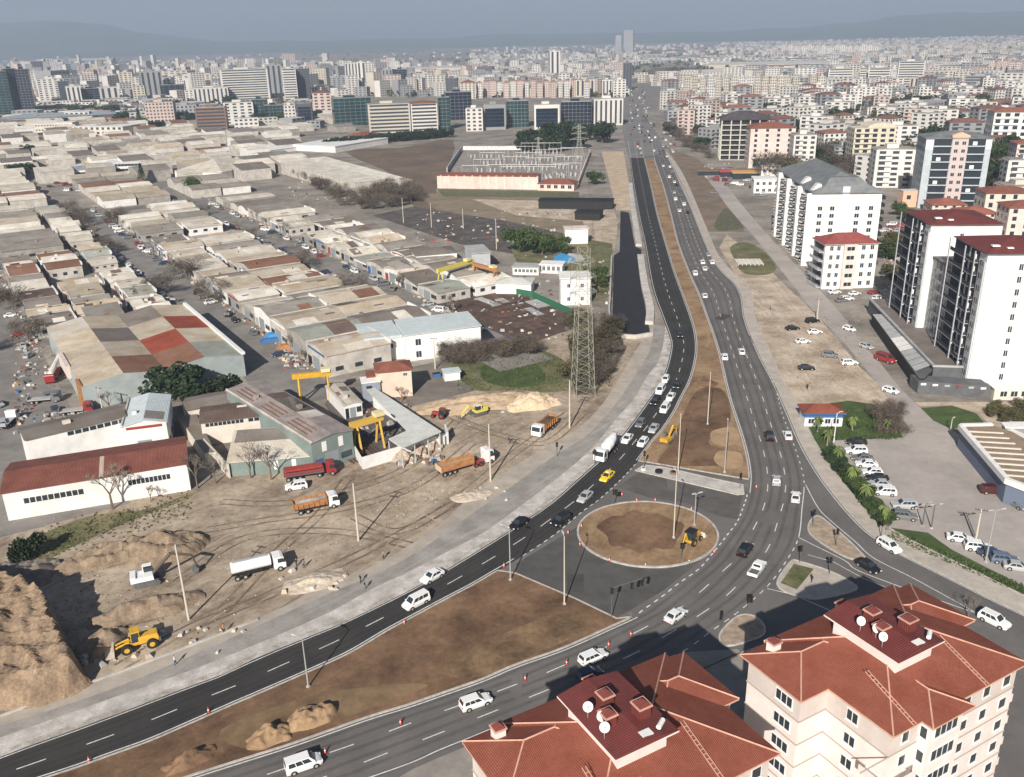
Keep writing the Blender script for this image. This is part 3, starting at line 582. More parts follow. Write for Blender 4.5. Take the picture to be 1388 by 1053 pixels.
balcony_tower('white apartment tower with dark balconies and dark red roof, behind its nearer twin', Vector((116.7, 246.5, 0)), 34.1, 19, 21, R(-5), floors=11)
q = Vector((117.2, 230.6, 0)); t = thing('apartment_building', 'lower dark fronted block joining the two white towers', 'apartment building', (q.x, q.y, 0), R(-5))
b = B(); b.box(0, 12, 0, 16, 0, 25, litgrey); b.build('wall', t); b = B(); b.box(-.3, 12.3, -.05, 16.05, 25, 25.5, dgrey); b.build('roof', t)
wins(t, .5, 15.5, -.01, 2, 8, 2.9, 4, 2.3, 2.1, 'W', sill=.5)
# podium with shops
q0, q1, q2 = P(1170, 423), P(1243, 532), P(1500, 545)
ax = (q2 - q1).normalized(); t = thing('shop_podium', 'dark single storey shop podium with flat brown roof at the foot of the white towers', 'shop building', (0, 0, 0))
def quadprism(b, pts, z0, z1, mat, top=None):
    pts = [(p[0], p[1]) for p in pts]; a = sum(pts[i][0] * pts[(i + 1) % len(pts)][1] - pts[(i + 1) % len(pts)][0] * pts[i][1] for i in range(len(pts)))
    b.prism(pts if a > 0 else pts[::-1], z0, z1, mat, top)
a0 = P(1176, 424); a1 = P(1262, 520); a2 = P(1500, 528); a3 = P(1420, 420)
b = B(); quadprism(b, [a0, a1, a2, a3], 0, 4.6, dgrey, M('brown_flat_roof', (0.2, 0.17, 0.155), 0.9, 0.2, 0.2)); b.build('wall', t)
b = B(); strip(b, [Vector((p.x, p.y)) for p in (a0, a1, a2)], .7, 4.6, 5.1, greyw); b.build('parapet', t)
b = B(); dlt = Vector((0, -3.2, 0)); quadprism(b, [P(1180, 440), P(1243, 531), P(1250, 531), P(1262, 519), P(1200, 447)], 0, 3.6, black, dgrey); b.build('awning_base', t)
for k in range(13):
    f0, f1 = k / 13, (k + .86) / 13
    A, Bq, Cq, D = P(1181, 442), P(1238, 522), P(1262, 516), P(1203, 444)
    l0, l1, r0, r1 = A.lerp(Bq, f0), A.lerp(Bq, f1), D.lerp(Cq, f0), D.lerp(Cq, f1)
    b = B(); v = [(l0.x, l0.y, 3.65), (l1.x, l1.y, 3.65), (r1.x, r1.y, 4.3), (r0.x, r0.y, 4.3)]; v += [(x, y, z + .12) for x, y, z in v]
    b.add(v, [(0, 3, 2, 1), (4, 5, 6, 7), (0, 1, 5, 4), (1, 2, 6, 5), (2, 3, 7, 6), (3, 0, 4, 7)], whitew if 6 <= k <= 8 else greyw); b.build('awning', t)
b = B(); d0, d1 = P(1243, 533), P(1340, 540); nrm = Vector((0, -1.6, 0))
quadprism(b, [d0, d1, d1 - nrm * 3, d0 - nrm * 3], 0, 3.2, dgrey); b.build('shop_front', t)
for k in range(6):
    p = d0.lerp(d1, (k + .5) / 6); b = B(); b.box(p.x - .9, p.x + .9, p.y - .12, p.y + .1, 2.3, 2.8, [white, white, greyw, redp, greyw, white][k]); b.build('shop_sign', t)
q = P(1346, 542); t = thing('kiosk', 'small cream flat roofed kiosk at the end of the shop podium', 'kiosk', (q.x, q.y, 0), R(-3))
b = B(); b.box(0, 9, 0, 4, 0, 2.8, cream); b.build('wall', t); b = B(); b.box(-.2, 9.2, -.2, 4.2, 2.8, 3.0, white); b.build('roof', t); wins(t, 1, 8.5, -.01, 0, 1, 3, 3, 1.5, 1.3, 'S')

# striped roof shop hall at the right edge
t = thing('market_hall', 'long low hall with cream and brown striped roof and white rim at the right edge', 'hall', (0, 0, 0))
HS = 5.0
c = [P(1302, 577, HS), P(1365, 650, HS), P(1470, 690, HS), P(1470, 640, HS), P(1372, 585, HS), P(1345, 576, HS)]
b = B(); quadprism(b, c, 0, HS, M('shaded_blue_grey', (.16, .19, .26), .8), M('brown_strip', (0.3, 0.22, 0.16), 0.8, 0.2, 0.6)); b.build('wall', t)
b = B()
L0, L1, R0_, R1_ = P(1307, 583, HS), P(1365, 650, HS), P(1354, 582, HS), P(1440, 660, HS)
for kk in range(9):
    f = (kk + .3) / 9; p, q = L0.lerp(L1, f), R0_.lerp(R1_, f * .9 + .05); strip(b, [Vector(p[:2]), Vector(q[:2])], .42, HS + .01, HS + .22, cream)
b.build('roof_beam', t)
b = B(); strip(b, [Vector(p[:2]) for p in c[:3]], 1.0, HS - .8, HS + .35, white); strip(b, [Vector(p[:2]) for p in (c[0], c[5])], .9, HS - .6, HS + .4, white); b.build('rim', t)
t = thing('warehouse', 'grey roofed warehouse beside the striped hall, cut by the right frame edge', 'warehouse', (0, 0, 0))
b = B(); quadprism(b, [P(1358, 577, 5), P(1500, 640, 5), P(1560, 600, 5), P(1400, 575, 5)], 0, 5.4, whitew, greyw); b.build('wall', t)
b = B(); quadprism(b, [P(1356, 576, 5), P(1400, 575, 5), P(1400, 583, 5), P(1362, 583, 5)], 5.41, 5.7, white); b.build('roof_edge', t)

# blue kiosk with red roof beside the road
q = P(1090, 578); t = thing('bus_office', 'small blue and white building with red hipped roof beside the pavement', 'kiosk', (q.x, q.y, 0), R(-4))
b = B(); b.box(0, 8.5, 0, 5, 0, 2.2, white); b.box(-.02, 8.52, -.02, 5.02, 2.2, 3.2, bluep); b.build('wall', t)
b = B(); b.hip(0, 8.5, 0, 5, 3.2, 1.3, tile, .6, edge=bluep); b.build('roof', t); wins(t, .5, 8, -.01, 0, 1, 3, 4, 1.2, 1.1, 'S', sill=.8)

# ---- white block with stacked curved dark balconies ----
q = Vector((115.5, 341.4, 0)); HH = 27.7; t = thing('apartment_building', 'white ten storey block with stacked dark rounded balconies and slate grey roof', 'apartment building', (q.x, q.y, 0), R(-5)); Wd, Dd = 25, 66
b = B(); b.box(0, Wd, 0, Dd, 0, HH, whitew); b.box(10.4, 13, -.5, 0.001, 0, HH + 2.5, M('pale_blue_wall', (.66, .7, .74), .8)); b.build('wall', t)
b = B(); b.hip(0, Wd, 0, Dd, HH, 6.0, greyr, .8, edge=greyr); b.frus((2, 23, -.6, 14), (7, 18, 6, 14), HH + .2, HH + 5.0, greyr); b.build('roof', t)
for k, y in enumerate((3, 20)):
    b = B(); b.xprism([(-.5, HH), (3.6, HH), (3.2, HH + 3.0), (1.8, HH + 3.0)], y, y + 3.6, whitew); b.build('dormer', t)
fl = 10; fh = HH / fl
for f in range(fl):
    for k, y in enumerate((4.5, 11.5, 24, 31, 44, 51, 61)):
        n = 7; pts = [(0.02, y - 3.2)] + [(-2.1 * math.sin(math.pi * (i + .5) / n) - .2, y - 3.2 + 6.4 * (i + .5) / n) for i in range(n)] + [(0.02, y + 3.2)]
        b = B(); b.prism(pts[::-1], f * fh + .1, f * fh + .3, white); b.prism([(p[0] * .93, p[1]) for p in pts][::-1], f * fh + .3, f * fh + .95, black)
        b.prism([(p[0] * .96, p[1]) for p in pts][::-1], f * fh + .95, f * fh + 1.08, white)
        b.box(-.08, 0, y - 3.1, y + 3.1, f * fh + 1.15, f * fh + fh - .05, black); b.build('balcony', t)
wins(t, .5, 9.5, -.01, 1, 8, fh, 2, 1.6, 1.5, 'S'); wins(t, 14, 24, -.01, 1, 8, fh, 2, 1.6, 1.5, 'S')
b = B()
for f in range(fl): b.box(Wd, Wd + 1.8, 1, 6, f * fh + .1, f * fh + 1.3, black)
b.build('side_balconies', t)['kind'] = 'stuff'
for y0, y1 in ((16.5, 19), (0, 1), (36.5, 39), (54.6, 57.4)): b = B(); b.box(-2.4, 0, y0, y1, 0, HH, white); b.build('fin', t)

# small red-roofed block in front of it
q = P(1113, 392); HH = HZ(1113, 392, 332); t = thing('apartment_building', 'white five storey house with dull red roof in front of the slate roofed block', 'apartment building', (q.x, q.y, 0), R(2))
b = B(); b.box(0, 18.5, 0, 11, 0, HH, whitew); b.box(6.4, 11, -.9, .01, 0, HH, pinkw); b.build('wall', t)
b = B(); b.hip(0, 18.5, 0, 11, HH, 2.8, M('dull_red_roof', (.3, .08, .07), .8, .2, .5), .7, edge=greyw); b.build('roof', t)
fh = HH / 5; wins(t, 1, 6, -.01, .2, 5, fh, 2, 1.1, 1.5, 'S'); wins(t, 12, 18, -.01, .2, 5, fh, 2, 1.2, 1.5, 'S'); wins(t, 6.6, 10.8, -.91, .2, 5, fh, 1, 2.6, 1.3, 'S')
for f in range(5):
    b = B(); b.box(-1.6, 0, 1, 10, f * fh + .2, f * fh + .4, litgrey); b.box(-1.6, -1.5, 1, 10, f * fh + .4, f * fh + 1.3, litgrey); b.box(-.05, 0, 1.3, 9.7, f * fh + .6, f * fh + 2.6, glass); b.build('balcony', t)

# ---- grey-blue tower, right ----
pgrey = M('blue_grey_wall', (0.47, 0.52, 0.55), 0.8, 0.1, 0.3); peach = M('peach_wall', (0.66, 0.43, 0.31), 0.85); rosy = M('rosy_wall', (0.55, 0.46, 0.44), 0.85)
q = P(1243, 282); HH = HZ(1243, 282, 188); t = thing('apartment_tower', 'blue grey tower with wide dark balconies, rosy middle bay and peach gable', 'apartment tower', (q.x, q.y, 0), R(-12))
W_ = 30; b = B(); b.box(0, W_, 0, 20, 0, HH, pgrey); b.box(12, 19.2, -.5, .01, 0, HH + .6, rosy); b.xprism([(11.5, HH + .6), (19.7, HH + .6), (19.7, HH + 1.6), (15.6, HH + 3.2), (11.5, HH + 1.6)], -.7, 2, peach); b.box(0, 5, -.03, .01, HH - 5, HH, white); b.box(W_ - 3, W_, -.03, .01, HH - 5, HH, white); b.build('wall', t)
b = B(); b.hip(0, W_, 0, 20, HH, 2.5, greyr, .7, edge=greyr); b.build('roof', t)
fl = 9; fh = HH / fl
for f in range(fl):
    for x0, x1 in ((3.6, 11.8), (19.4, 27.2)):
        b = B(); b.box(x0, x1, -.08, .02, f * fh + .5, f * fh + fh - .35, glass); b.box(x0 - .2, x1 + .2, -1.0, -.081, f * fh, f * fh + .5, pgrey)
        if (f + int(x0)) % 3 == 0: b.box(x0 + 2, x0 + 4, -.12, -.081, f * fh + .7, f * fh + 2.4, white)
        b.build('balcony', t)
wins(t, 12.3, 19, -.51, 0, fl, fh, 2, 1.6, 1.6, 'S')
b = B(); facade(b, 1, 19, 0, .3, fl, fh, 6, 1.6, 1.8, 'W', tglass); b.build('side_windows', t)['kind'] = 'stuff'
# orange cube beside it
q = P(1222, 281); b = B(); b.box(0, 8, 0, 6, 0, 8, peach); b.box(-.2, 8.2, -.2, 6.2, 8, 8.3, cream); b.box(2, 4, -.05, 0, 4, 6, glass); tag(b.build('utility_building', loc=(q.x, q.y, 0)), 'small peach coloured cube building at the foot of the blue grey tower', 'building')

# ---- cream tower with barrel top ----
def slab_tower(px, py, ty, w, d, rz, wall_, roofm, fl, label, bayz=4, name='apartment_tower', barrel=False, wmat=None, hip=0, grp=None, bal=True, wfrac=.55, cat='apartment tower'):
    q = P(px, py); HH = HZ(px, py, ty); t = thing(name, label, cat, (q.x, q.y, 0), rz, grp)
    b = B(); b.box(0, w, 0, d, 0, HH, wall_); b.build('wall', t)
    b = B()
    if barrel:
        n = 10; pts = [(w * .3 + w * .7 * (1 - math.cos(math.pi * i / n)) / 2, HH + 3.2 * math.sin(math.pi * i / n)) for i in range(n + 1)]
        b.xprism(pts, -.3, d, wall_)
    elif hip: b.hip(0, w, 0, d, HH, hip, roofm, .6, edge=roofm)
    else: b.box(-.2, w + .2, -.2, d + .2, HH, HH + .7, roofm); b.box(w * .35, w * .65, d * .3, d * .7, HH + .7, HH + 3, wall_)
    b.build('roof', t)
    fh = HH / fl; b = B(); ww = w / bayz * wfrac
    facade(b, 0, w, 0, 0, fl, fh, bayz, ww, fh * .55, 'S', wmat or glass, sill=fh * .3); facade(b, 0, d, 0, 0, fl, fh, max(2, int(d / 4)), 1.6, fh * .5, 'W', wmat or glass, sill=fh * .3); facade(b, 0, d, w, 0, fl, fh, max(2, int(d / 4)), 1.6, fh * .5, 'E', wmat or glass, sill=fh * .3)
    b.build('windows', t)['kind'] = 'stuff'
    if bal:
        b = B()
        for f in range(1, fl): b.box(w * .02, w * .55, -1.0, -.05, f * fh, f * fh + .9, wall_)
        b.build('balconies', t)['kind'] = 'stuff'
    return t
slab_tower(1152, 237, 174, 25, 16, R(-4), M('cream_tower_wall', (.66, .6, .48), .85, .1, .3), cream, 9, 'cream tower with rows of dark balconies and rounded top, behind the slate roofed block', 5, barrel=True)
slab_tower(1128, 228, 200, 16, 14, R(-4), greyw, greyr, 6, 'grey block with dark windows left of the cream tower', 4)
# unfinished concrete skeleton
q = P(975, 217); HH = HZ(975, 217, 163); t = thing('unfinished_building', 'unfinished concrete frame building with open dark floors and dark hipped roof', 'building', (q.x, q.y, 0), R(-10))
ccw = M('raw_concrete', (.56, .54, .48), .9, .15, .3); fl = 8; fh = HH / fl; b = B(); b.box(1.5, 31.5, 1.5, 22, 0, HH - .2, black); b.build('shade_fill', t)  # black block stands in for the shade inside the open floors
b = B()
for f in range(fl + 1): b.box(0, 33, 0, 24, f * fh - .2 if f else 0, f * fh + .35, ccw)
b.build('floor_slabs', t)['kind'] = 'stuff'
for k in range(6):
    b = B(); x = k * 6.45; b.box(x, x + .8, -.1, .8, .3, HH - .1, ccw); b.build('column', t)
for k in range(4):
    b = B(); y = 5 + k * 6; b.box(-.1, .8, y, y + .8, .3, HH - .1, ccw); b.build('column', t)
b = B(); b.hip(0, 33, 0, 24, HH + .4, 5, M('dark_roof', (.09, .08, .09), .8, .3, .3), 1.2); b.build('roof', t)
slab_tower(1014, 228, 174, 29, 20, R(-6), pinkw, terr, 8, 'pink white block with red roof right of the unfinished frame building', 4, hip=3, bal=False, wfrac=.25)
slab_tower(1340, 204, 152, 30, 18, R(-12), whitew, terr, 6, 'white block with dark window bands at the right edge above the green trees', 5, hip=2.5)
slab_tower(1372, 238, 195, 26, 16, R(-12), pinkw, terr, 6, 'narrow pink and white block at the right frame edge beside the blue grey tower', 4, hip=2)
for i, (px, py, ty, w, rf, lb) in enumerate([(1262, 292, 278, 16, terr, 'low rosy house with tiled hip roof just behind the farther white tower'), (1330, 306, 262, 20, terr, 'cream white villa block with tiled roof right of the blue grey tower'), (1362, 322, 282, 20, terr, 'rosy house with red roof at the right edge behind the white towers'), (1300, 312, 290, 15, terr, 'small rosy house squeezed between the white tower roof and the villa block')]):
    slab_tower(px, py, ty, w, 14, R(-8), pinkw if i != 1 else cream, rf, 3 if i == 0 else 4, lb, 4, name='house', hip=2.2, wfrac=.35, bal=False, cat='house')
# ================= WORKSHOPS, WAREHOUSES =================
RC = {'beige': (0.58, 0.51, 0.42), 'grey': (0.36, 0.335, 0.305), 'white': (0.9, 0.86, 0.78), 'rust brown': (0.3, 0.16, 0.11), 'pale green': (0.42, 0.45, 0.41), 'red': (0.42, 0.1, 0.06), 'taupe': (0.26, 0.23, 0.21), 'dark brown': (0.19, 0.14, 0.12), 'pale grey': (0.72, 0.675, 0.6), 'sand': (0.66, 0.57, 0.45)}
RM = {k: M('roof_' + k.replace(' ', '_'), v, 0.8, scale=0.16, col2=tuple(c * q for c, q in zip(v, (.74, .67, .58))), wave=(1.0, 'X'), rnd=.16, fine=.15) for k, v in RC.items()}
wallL = M('shed_wall', (0.55, 0.51, 0.46), 0.9, 0.25, 0.3); doorM = M('steel_door', (0.25, 0.28, 0.3), 0.6)
def shed(label, org, rz, w, d, h, rise, col, wall_=None, style='gable', details=True, name='workshop', group=None, cat='workshop', seed=0, patches=()):
    """w along local x; ridge runs along local y; org is the near-left corner"""
    rr = random.Random(seed); t = thing(name, label, cat, org, rz, group); wm = wall_ or rr.choice([wallL, wallL, whitew, M('shed_wall_dark', (.36, .33, .3), .9, .25, .3)]); rm = RM.get(col, col) if isinstance(col, str) else col
    if style == 'gable': prof = [(0, h), (w / 2, h + rise), (w, h)]
    elif style == 'barrel': prof = [(w * i / 8, h + rise * math.sin(math.pi * i / 8)) for i in range(9)]
    elif style == 'mono': prof = [(0, h + rise), (w, h)]
    elif style == 'saw': prof = [(0, h), (w * .48, h + rise), (w * .5, h), (w * .98, h + rise), (w, h)]
    else: prof = [(0, h), (w, h)]
    b = B(); b.xprism([(0, 0), (w, 0)] + prof[::-1], 0, d, wm); b.build('wall', t)
    b = B(); e = .14
    pr = [(-.25 if i == 0 else (w + .25 if i == len(prof) - 1 else x), z + .02) for i, (x, z) in enumerate(prof)]
    b.xprism([(x, z) for x, z in pr] + [(x, z + e) for x, z in pr[::-1]], -.25, d + .25, rm)
    rf = b.build('roof', t)
    if details and len(prof) > 2:
        for k in range(rr.choice((1, 2, 2))):      # a run of differently weathered sheets
            i = rr.randrange(len(prof) - 1); (xa, za), (xb, zb) = prof[i], prof[i + 1]; y0 = d * rr.uniform(0, .6); y1 = y0 + d * rr.uniform(.2, .4); g_ = .04; f0, f1 = (.02, .98) if len(prof) > 4 else (rr.choice([.03, .4]), .97); za, zb, xa, xb = za + (zb - za) * f0, za + (zb - za) * f1, xa + (xb - xa) * f0, xa + (xb - xa) * f1
            b = B(); b.add([(xa, y0, za + e), (xb, y0, zb + e), (xb, y1, zb + e), (xa, y1, za + e), (xa, y0, za + e + g_ + .03), (xb, y0, zb + e + g_ + .03), (xb, y1, zb + e + g_ + .03), (xa, y1, za + e + g_ + .03)], [(0, 3, 2, 1), (4, 5, 6, 7), (0, 1, 5, 4), (1, 2, 6, 5), (2, 3, 7, 6), (3, 0, 4, 7)], RM[rr.choice(['rust brown', 'taupe', 'white', 'sand', 'pale grey', 'white', 'grey', 'dark brown'])]); b.build('roof_patch', t)
    if details:
        for k in range(rr.choice((1, 2, 2, 3))):   # rooflights and vents sit on the slope
            x = w * rr.uniform(.12, .38) if rr.random() < .5 else w * rr.uniform(.62, .85); y = d * rr.uniform(.1, .8)
            def zz(x): 
                for (a, za), (c_, zc) in zip(prof, prof[1:]):
                    if a <= x <= c_: return za + (zc - za) * (x - a) / max(.01, c_ - a)
                return h
            if rr.random() < .6:
                wd = .8; b = B(); z0, z1 = zz(x - wd / 2) + e + .03, zz(x + wd / 2) + e + .03; L = d * .16
                b.add([(x - wd / 2, y, z0), (x + wd / 2, y, z1), (x + wd / 2, y + L, z1), (x - wd / 2, y + L, z0), (x - wd / 2, y, z0 + .06), (x + wd / 2, y, z1 + .06), (x + wd / 2, y + L, z1 + .06), (x - wd / 2, y + L, z0 + .06)], [(0, 3, 2, 1), (4, 5, 6, 7), (0, 1, 5, 4), (1, 2, 6, 5), (2, 3, 7, 6), (3, 0, 4, 7)], RM[rr.choice(['white', 'dark brown', 'pale grey', 'rust brown'])]); b.build('rooflight', t)
            else:
                b = B(); z = zz(x); b.box(x - .5, x + .5, y, y + 1, z - .1, z + 1.0, rm); b.build('roof_vent', t)
        b = B(); b.box(w * .3, w * .62, -.06, -.001, 0, min(h - .6, 3.6), doorM); b.build('door', t)
        b = B(); b.box(w * .05, w * .24, -.06, -.001, 0, min(h - .8, 2.8), rr.choice([black, bluep, dgrey, redp, greyw])); b.build('door', t); b = B(); b.box(w * .68, w * .95, -.05, -.001, 1.2, min(h - .6, 2.6), glass); b.build('window', t)
        if rr.random() < .5: b = B(); b.box(w * .1, w * .9, -.12, -.061, h - .75, h - .15, rr.choice([white, white, greyw, bluep, redp, white])); b.build('sign_board', t)
        for k in range(3): b = B(); b.box(w + .001, w + .05, d * (.12 + .3 * k), d * (.24 + .3 * k), 1.4, min(h - .5, 2.6), glass); b.build('window', t)
        b = B(); b.box(-.06, .3, 0, d, h + .15, h + .55, wallL); b.build('gutter', t)
        if seed % 3 == 0: b = B(); b.box(0, w, d - .2, d + .3, h + .1, h + rise * .5 + .6, whitew); b.build('parapet', t)
    return t
def uvshed(label, u0, u1, v0, v1, h, rise, col, **k):
    # local x runs along +v... ridge along v: put local y along v, local x along -u
    o = UV(u1, v0); rz = math.atan2(-eu.y, -eu.x)      # local x = -eu, local y = z cross x
    # z cross (-eu) = (eu.y,-eu.x) = ev
    return shed(label, (o.x, o.y, 0), rz, u1 - u0, v1 - v0, h, rise, col, **k)
ROWS = [  # name, v0, v1, u0, u1, pitch, palette
 ('narrow row left of the main street', -20.5, -9.5, 66, 196, 13, ['white', 'pale green', 'white', 'pale grey', 'sand', 'grey'], 4.6),
 ('row left of the dark alley', -37.5, -23.6, 66, 190, 12.4, ['grey', 'beige', 'beige', 'rust brown', 'sand', 'taupe', 'rust brown', 'beige'], 5.6),
 ('leftmost row by the outer street', -51.5, -38.2, 72, 190, 13, ['taupe', 'rust brown', 'grey', 'sand', 'dark brown', 'beige'], 5.2),
 ('row right of the main street', 9, 25, 47, 190, 14, ['beige', 'white', 'grey', 'pale grey', 'taupe', 'white'], 5.2),
 ('second row right of the main street', 25.8, 48, 47, 190, 14, ['grey', 'taupe', 'beige', 'white', 'sand', 'pale grey', 'rust brown'], 5.6),
 ('row right of the second street', 69, 83, 30, 205, 14.5, ['pale green', 'pale grey', 'white', 'white', 'taupe', 'grey'], 5.0),
 ('outermost row past the second street', 84, 101, 30, 205, 14, ['taupe', 'sand', 'rust brown', 'grey', 'white', 'dark brown'], 5.2),
 ('farther block just right of the main street', 9, 29, 207, 300, 14, ['taupe', 'grey', 'pale grey', 'beige'], 5.2),
 ('farther block, second row right', 30, 49, 207, 300, 14, ['beige', 'taupe', 'white', 'grey'], 5.2),
 ('farther narrow row left of the main street', -22, -9.5, 207, 330, 15, ['white', 'pale grey', 'pale green', 'grey'], 4.6),
 ('farther block left of the alley', -50, -24, 200, 340, 15, ['pale grey', 'beige', 'white', 'pale green', 'grey'], 5.5),
 ('farther block past the second street', 69, 98, 210, 300, 15, ['grey', 'pale grey', 'taupe', 'white'], 5.2),
]
for name, v0, v1, u0, u1, pit, pal, h in ROWS:
    n = int((u1 - u0) / pit); rr = random.Random(name)
    for i in range(n):
        a = u0 + i * pit; col = pal[(i * 3 + rr.randint(0, 1)) % len(pal)] if rr.random() < .7 else rr.choice(['white', 'pale grey', 'grey'])
        if i > 3 and rr.random() < .06: continue
        uvshed('%s workshop, %s from the near end, %s' % (col, ordn(i), name), a + .15, a + pit - .15, v0 + rr.uniform(-.4, 1.2), v1 - rr.uniform(0, 2.8), h * .78 + rr.uniform(-1.2, .5), rr.uniform(.6, 2.0), col,
               style=rr.choice(['gable', 'gable', 'barrel', 'barrel', 'mono']), details=a < 215, group='workshops in rows', seed=i * 31 + int(v0))
# further rows beyond, pale roofs
k = 0
for (v0, v1, u0, u1, pit) in [(-52, -12, 350, 560, 24), (12, 50, 320, 470, 22), (-110, -75, 120, 420, 26), (-160, -118, 200, 520, 30), (62, 98, 320, 400, 22), (-115, -62, 430, 600, 26), (12, 60, 490, 600, 28)]:
    n = int((u1 - u0) / pit); rr = random.Random(v0)
    for i in range(n):
        a = u0 + i * pit; col = rr.choice(['white', 'pale grey', 'white', 'beige', 'grey', 'sand', 'rust brown'])
        sp = (v1 - v0) / 2
        for j in range(2):
            uvshed('far %s roofed workshop in the crowded district behind the two near blocks' % col, a + .3, a + pit - rr.uniform(1, 4), v0 + j * sp + .2, v0 + j * sp + sp - 1, 4 + rr.uniform(-1, 1), rr.uniform(1, 2.4), col, style=rr.choice(['gable', 'barrel', 'gable']), details=False, group='far %s workshops' % col, seed=k); k += 1

# ---- the big patched hall ----
o = UV(61, -49); t = thing('workshop_hall', 'large hall with patchy beige and red sheet roof and grey green front wall', 'workshop hall', (o.x, o.y, 0), math.atan2(-eu.y, -eu.x))
L_, D_, h = 62, 41, 6.0; gg = M('grey_green_wall', (.36, .4, .4), .9, .15, .3)
pr = [(0, h), (15.5, h + 2.6), (31, h), (46.5, h + 2.6), (62, h)]
pr = [(0, h), (31, h + .01), (62, h)]
b = B()
def gab(b, y0, y1, x0, x1, hh, rs, mat, e=0.0):   # ridge along x
    ym = (y0 + y1) / 2; v = [(x0, y0, hh), (x1, y0, hh), (x1, ym, hh + rs), (x0, ym, hh + rs), (x0, y1, hh), (x1, y1, hh)]
    b.add(v, [(0, 1, 2, 3), (3, 2, 5, 4)], mat); b.add(v, [(0, 3, 4), (1, 5, 2)], gg)
b.box(0, 62, 0, 41, 0, h, gg); b.build('wall', t)
cols = [['beige', 'beige', 'taupe', 'pale grey'], ['sand', 'rust brown', 'beige', 'beige'], ['beige', 'red', 'red', 'pale green'], ['pale grey', 'beige', 'beige', 'pale green']]
# two ridges parallel to the street, roof split into differently coloured sheets
for i, (y0, y1) in enumerate(((0, 20.5), (20.5, 41))):
    for j in range(4):
        x0, x1 = j * 15.5, j * 15.5 + 15.4
        for s_ in range(2):
            col = [['pale grey', 'sand', 'beige', 'sand'], ['sand', 'taupe', 'beige', 'rust brown'], ['taupe', 'beige', 'red', 'rust brown'], ['sand', 'red', 'sand', 'pale green']][i * 2 + s_][j]
            b = B(); ym = (y0 + y1) / 2; a, c_ = (y0, ym) if s_ == 0 else (ym, y1); za, zc = (h, h + 1.6) if s_ == 0 else (h + 1.6, h)
            b.add([(x0, a, za + .02), (x1, a, za + .02), (x1, c_, zc + .02), (x0, c_, zc + .02), (x0, a, za + .2), (x1, a, za + .2), (x1, c_, zc + .2), (x0, c_, zc + .2)], [(0, 3, 2, 1), (4, 5, 6, 7), (0, 1, 5, 4), (1, 2, 6, 5), (2, 3, 7, 6), (3, 0, 4, 7)], RM[col]); b.build('roof_sheet', t)
    b = B(); v = [(61.9, y0, 0), (61.9, y1, 0), (61.9, y1, h), (61.9, (y0 + y1) / 2, h + 1.6), (61.9, y0, h)]; v += [(62.15, q[1], q[2]) for q in v]
    b.add(v, [(0, 1, 2, 3, 4), (9, 8, 7, 6, 5), (4, 3, 8, 9), (3, 2, 7, 8)], gg); b.build('gable_wall', t)
b = B(); b.box(0, 62, 40.6, 41.6, h + .2, h + .9, white); b.box(30, 44, -.9, .2, h - 3, h + .6, pinkw); b.box(56, 62, -.4, .3, 0, h + .6, orange); b.build('parapet', t)
for x in (8, 22, 36, 52): 
    b = B(); b.box(x, x + 3, 41.01, 41.07, 0, 4, doorM); b.build('door', t)

# ---- foreground works ----
def pxshed(label, near_l, near_r, depth, h, rise, col, **k):
    a, c_ = P(*near_l), P(*near_r); d = c_ - a
    return shed(label, (a.x, a.y, 0), math.atan2(d.y, d.x), d.length, depth, h, rise, col, **k)
def long_shed(label, A, Bp, depth, h, rise, col, wallm, wins_=(), name='warehouse', mono=False):
    """ridge parallel to the front (local x)"""
    a, c_ = P(*A), P(*Bp); d = c_ - a; L = d.length; t = thing(name, label, 'warehouse', (a.x, a.y, 0), math.atan2(d.y, d.x)); D = depth
    b = B(); pr = [(0, h), (D, h + rise)] if mono else [(0, h), (D / 2, h + rise), (D, h)]
    v = [(0, y, z) for y, z in [(0, 0)] + pr + [(D, 0)]]; n = len(v); v += [(L, y, z) for _, y, z in v]
    b.add(v, [tuple(range(n)), tuple(range(2 * n - 1, n - 1, -1))] + [(i, n + i, n + (i + 1) % n, (i + 1) % n) for i in range(n)], wallm); b.build('wall', t)
    b = B(); q = [(pr[0][0] - .35, pr[0][1] - .05)] + pr[1:-1] + [(pr[-1][0] + .35, pr[-1][1] - .05)]; v = [(-.35, y, z + .03) for y, z in q] + [(-.35, y, z + .2) for y, z in q[::-1]]; n = len(v); v += [(L + .35, y, z) for _, y, z in v]
    b.add(v, [tuple(range(n))[::-1], tuple(range(n, 2 * n))] + [(i, (i + 1) % n, n + (i + 1) % n, n + i) for i in range(n)], RM.get(col, col) if isinstance(col, str) else col); b.build('roof', t)
    for (x0, x1, nb, z0, wh) in wins_:
        for i in range(nb):
            b = B(); w_ = (x1 - x0) / nb; b.box((x0 + i * w_) * L, (x0 + (i + .82) * w_) * L, -.05, .03, z0, z0 + wh, glass); b.build('window', t)
    return t
redr = M('red_brown_roof', (.25, .09, .065), .8, scale=.3, col2=(.17, .06, .045), wave=(1.2, 'X'))
t = long_shed('white walled shed with long red brown roof beside the grassy slope', (12, 706), (259, 664), 14, 6.0, 1.3, redr, whitew, [(.1, .42, 10, 3.1, 1.1), (.66, .9, 10, 3.3, 1.1)])
b = B(); b.add([(17.2, -.3, 6.2), (18, -.3, 6.2), (18, 7, 7.5), (17.2, 7, 7.5)], [(0, 1, 2, 3)], RM['beige']); b.build('roof_strip', t)
t = long_shed('grey brown roofed annex with a row of windows behind the red brown shed', (45, 640), (178, 606), 8, 7.6, .6, RM['taupe'], whitew, [(.4, 1, 8, 6.3, .9)], mono=False)
b = B(); b.box(8, 9.6, 2.4, 3.4, 7.7, 8.8, cream); b.build('roof_vent', t)
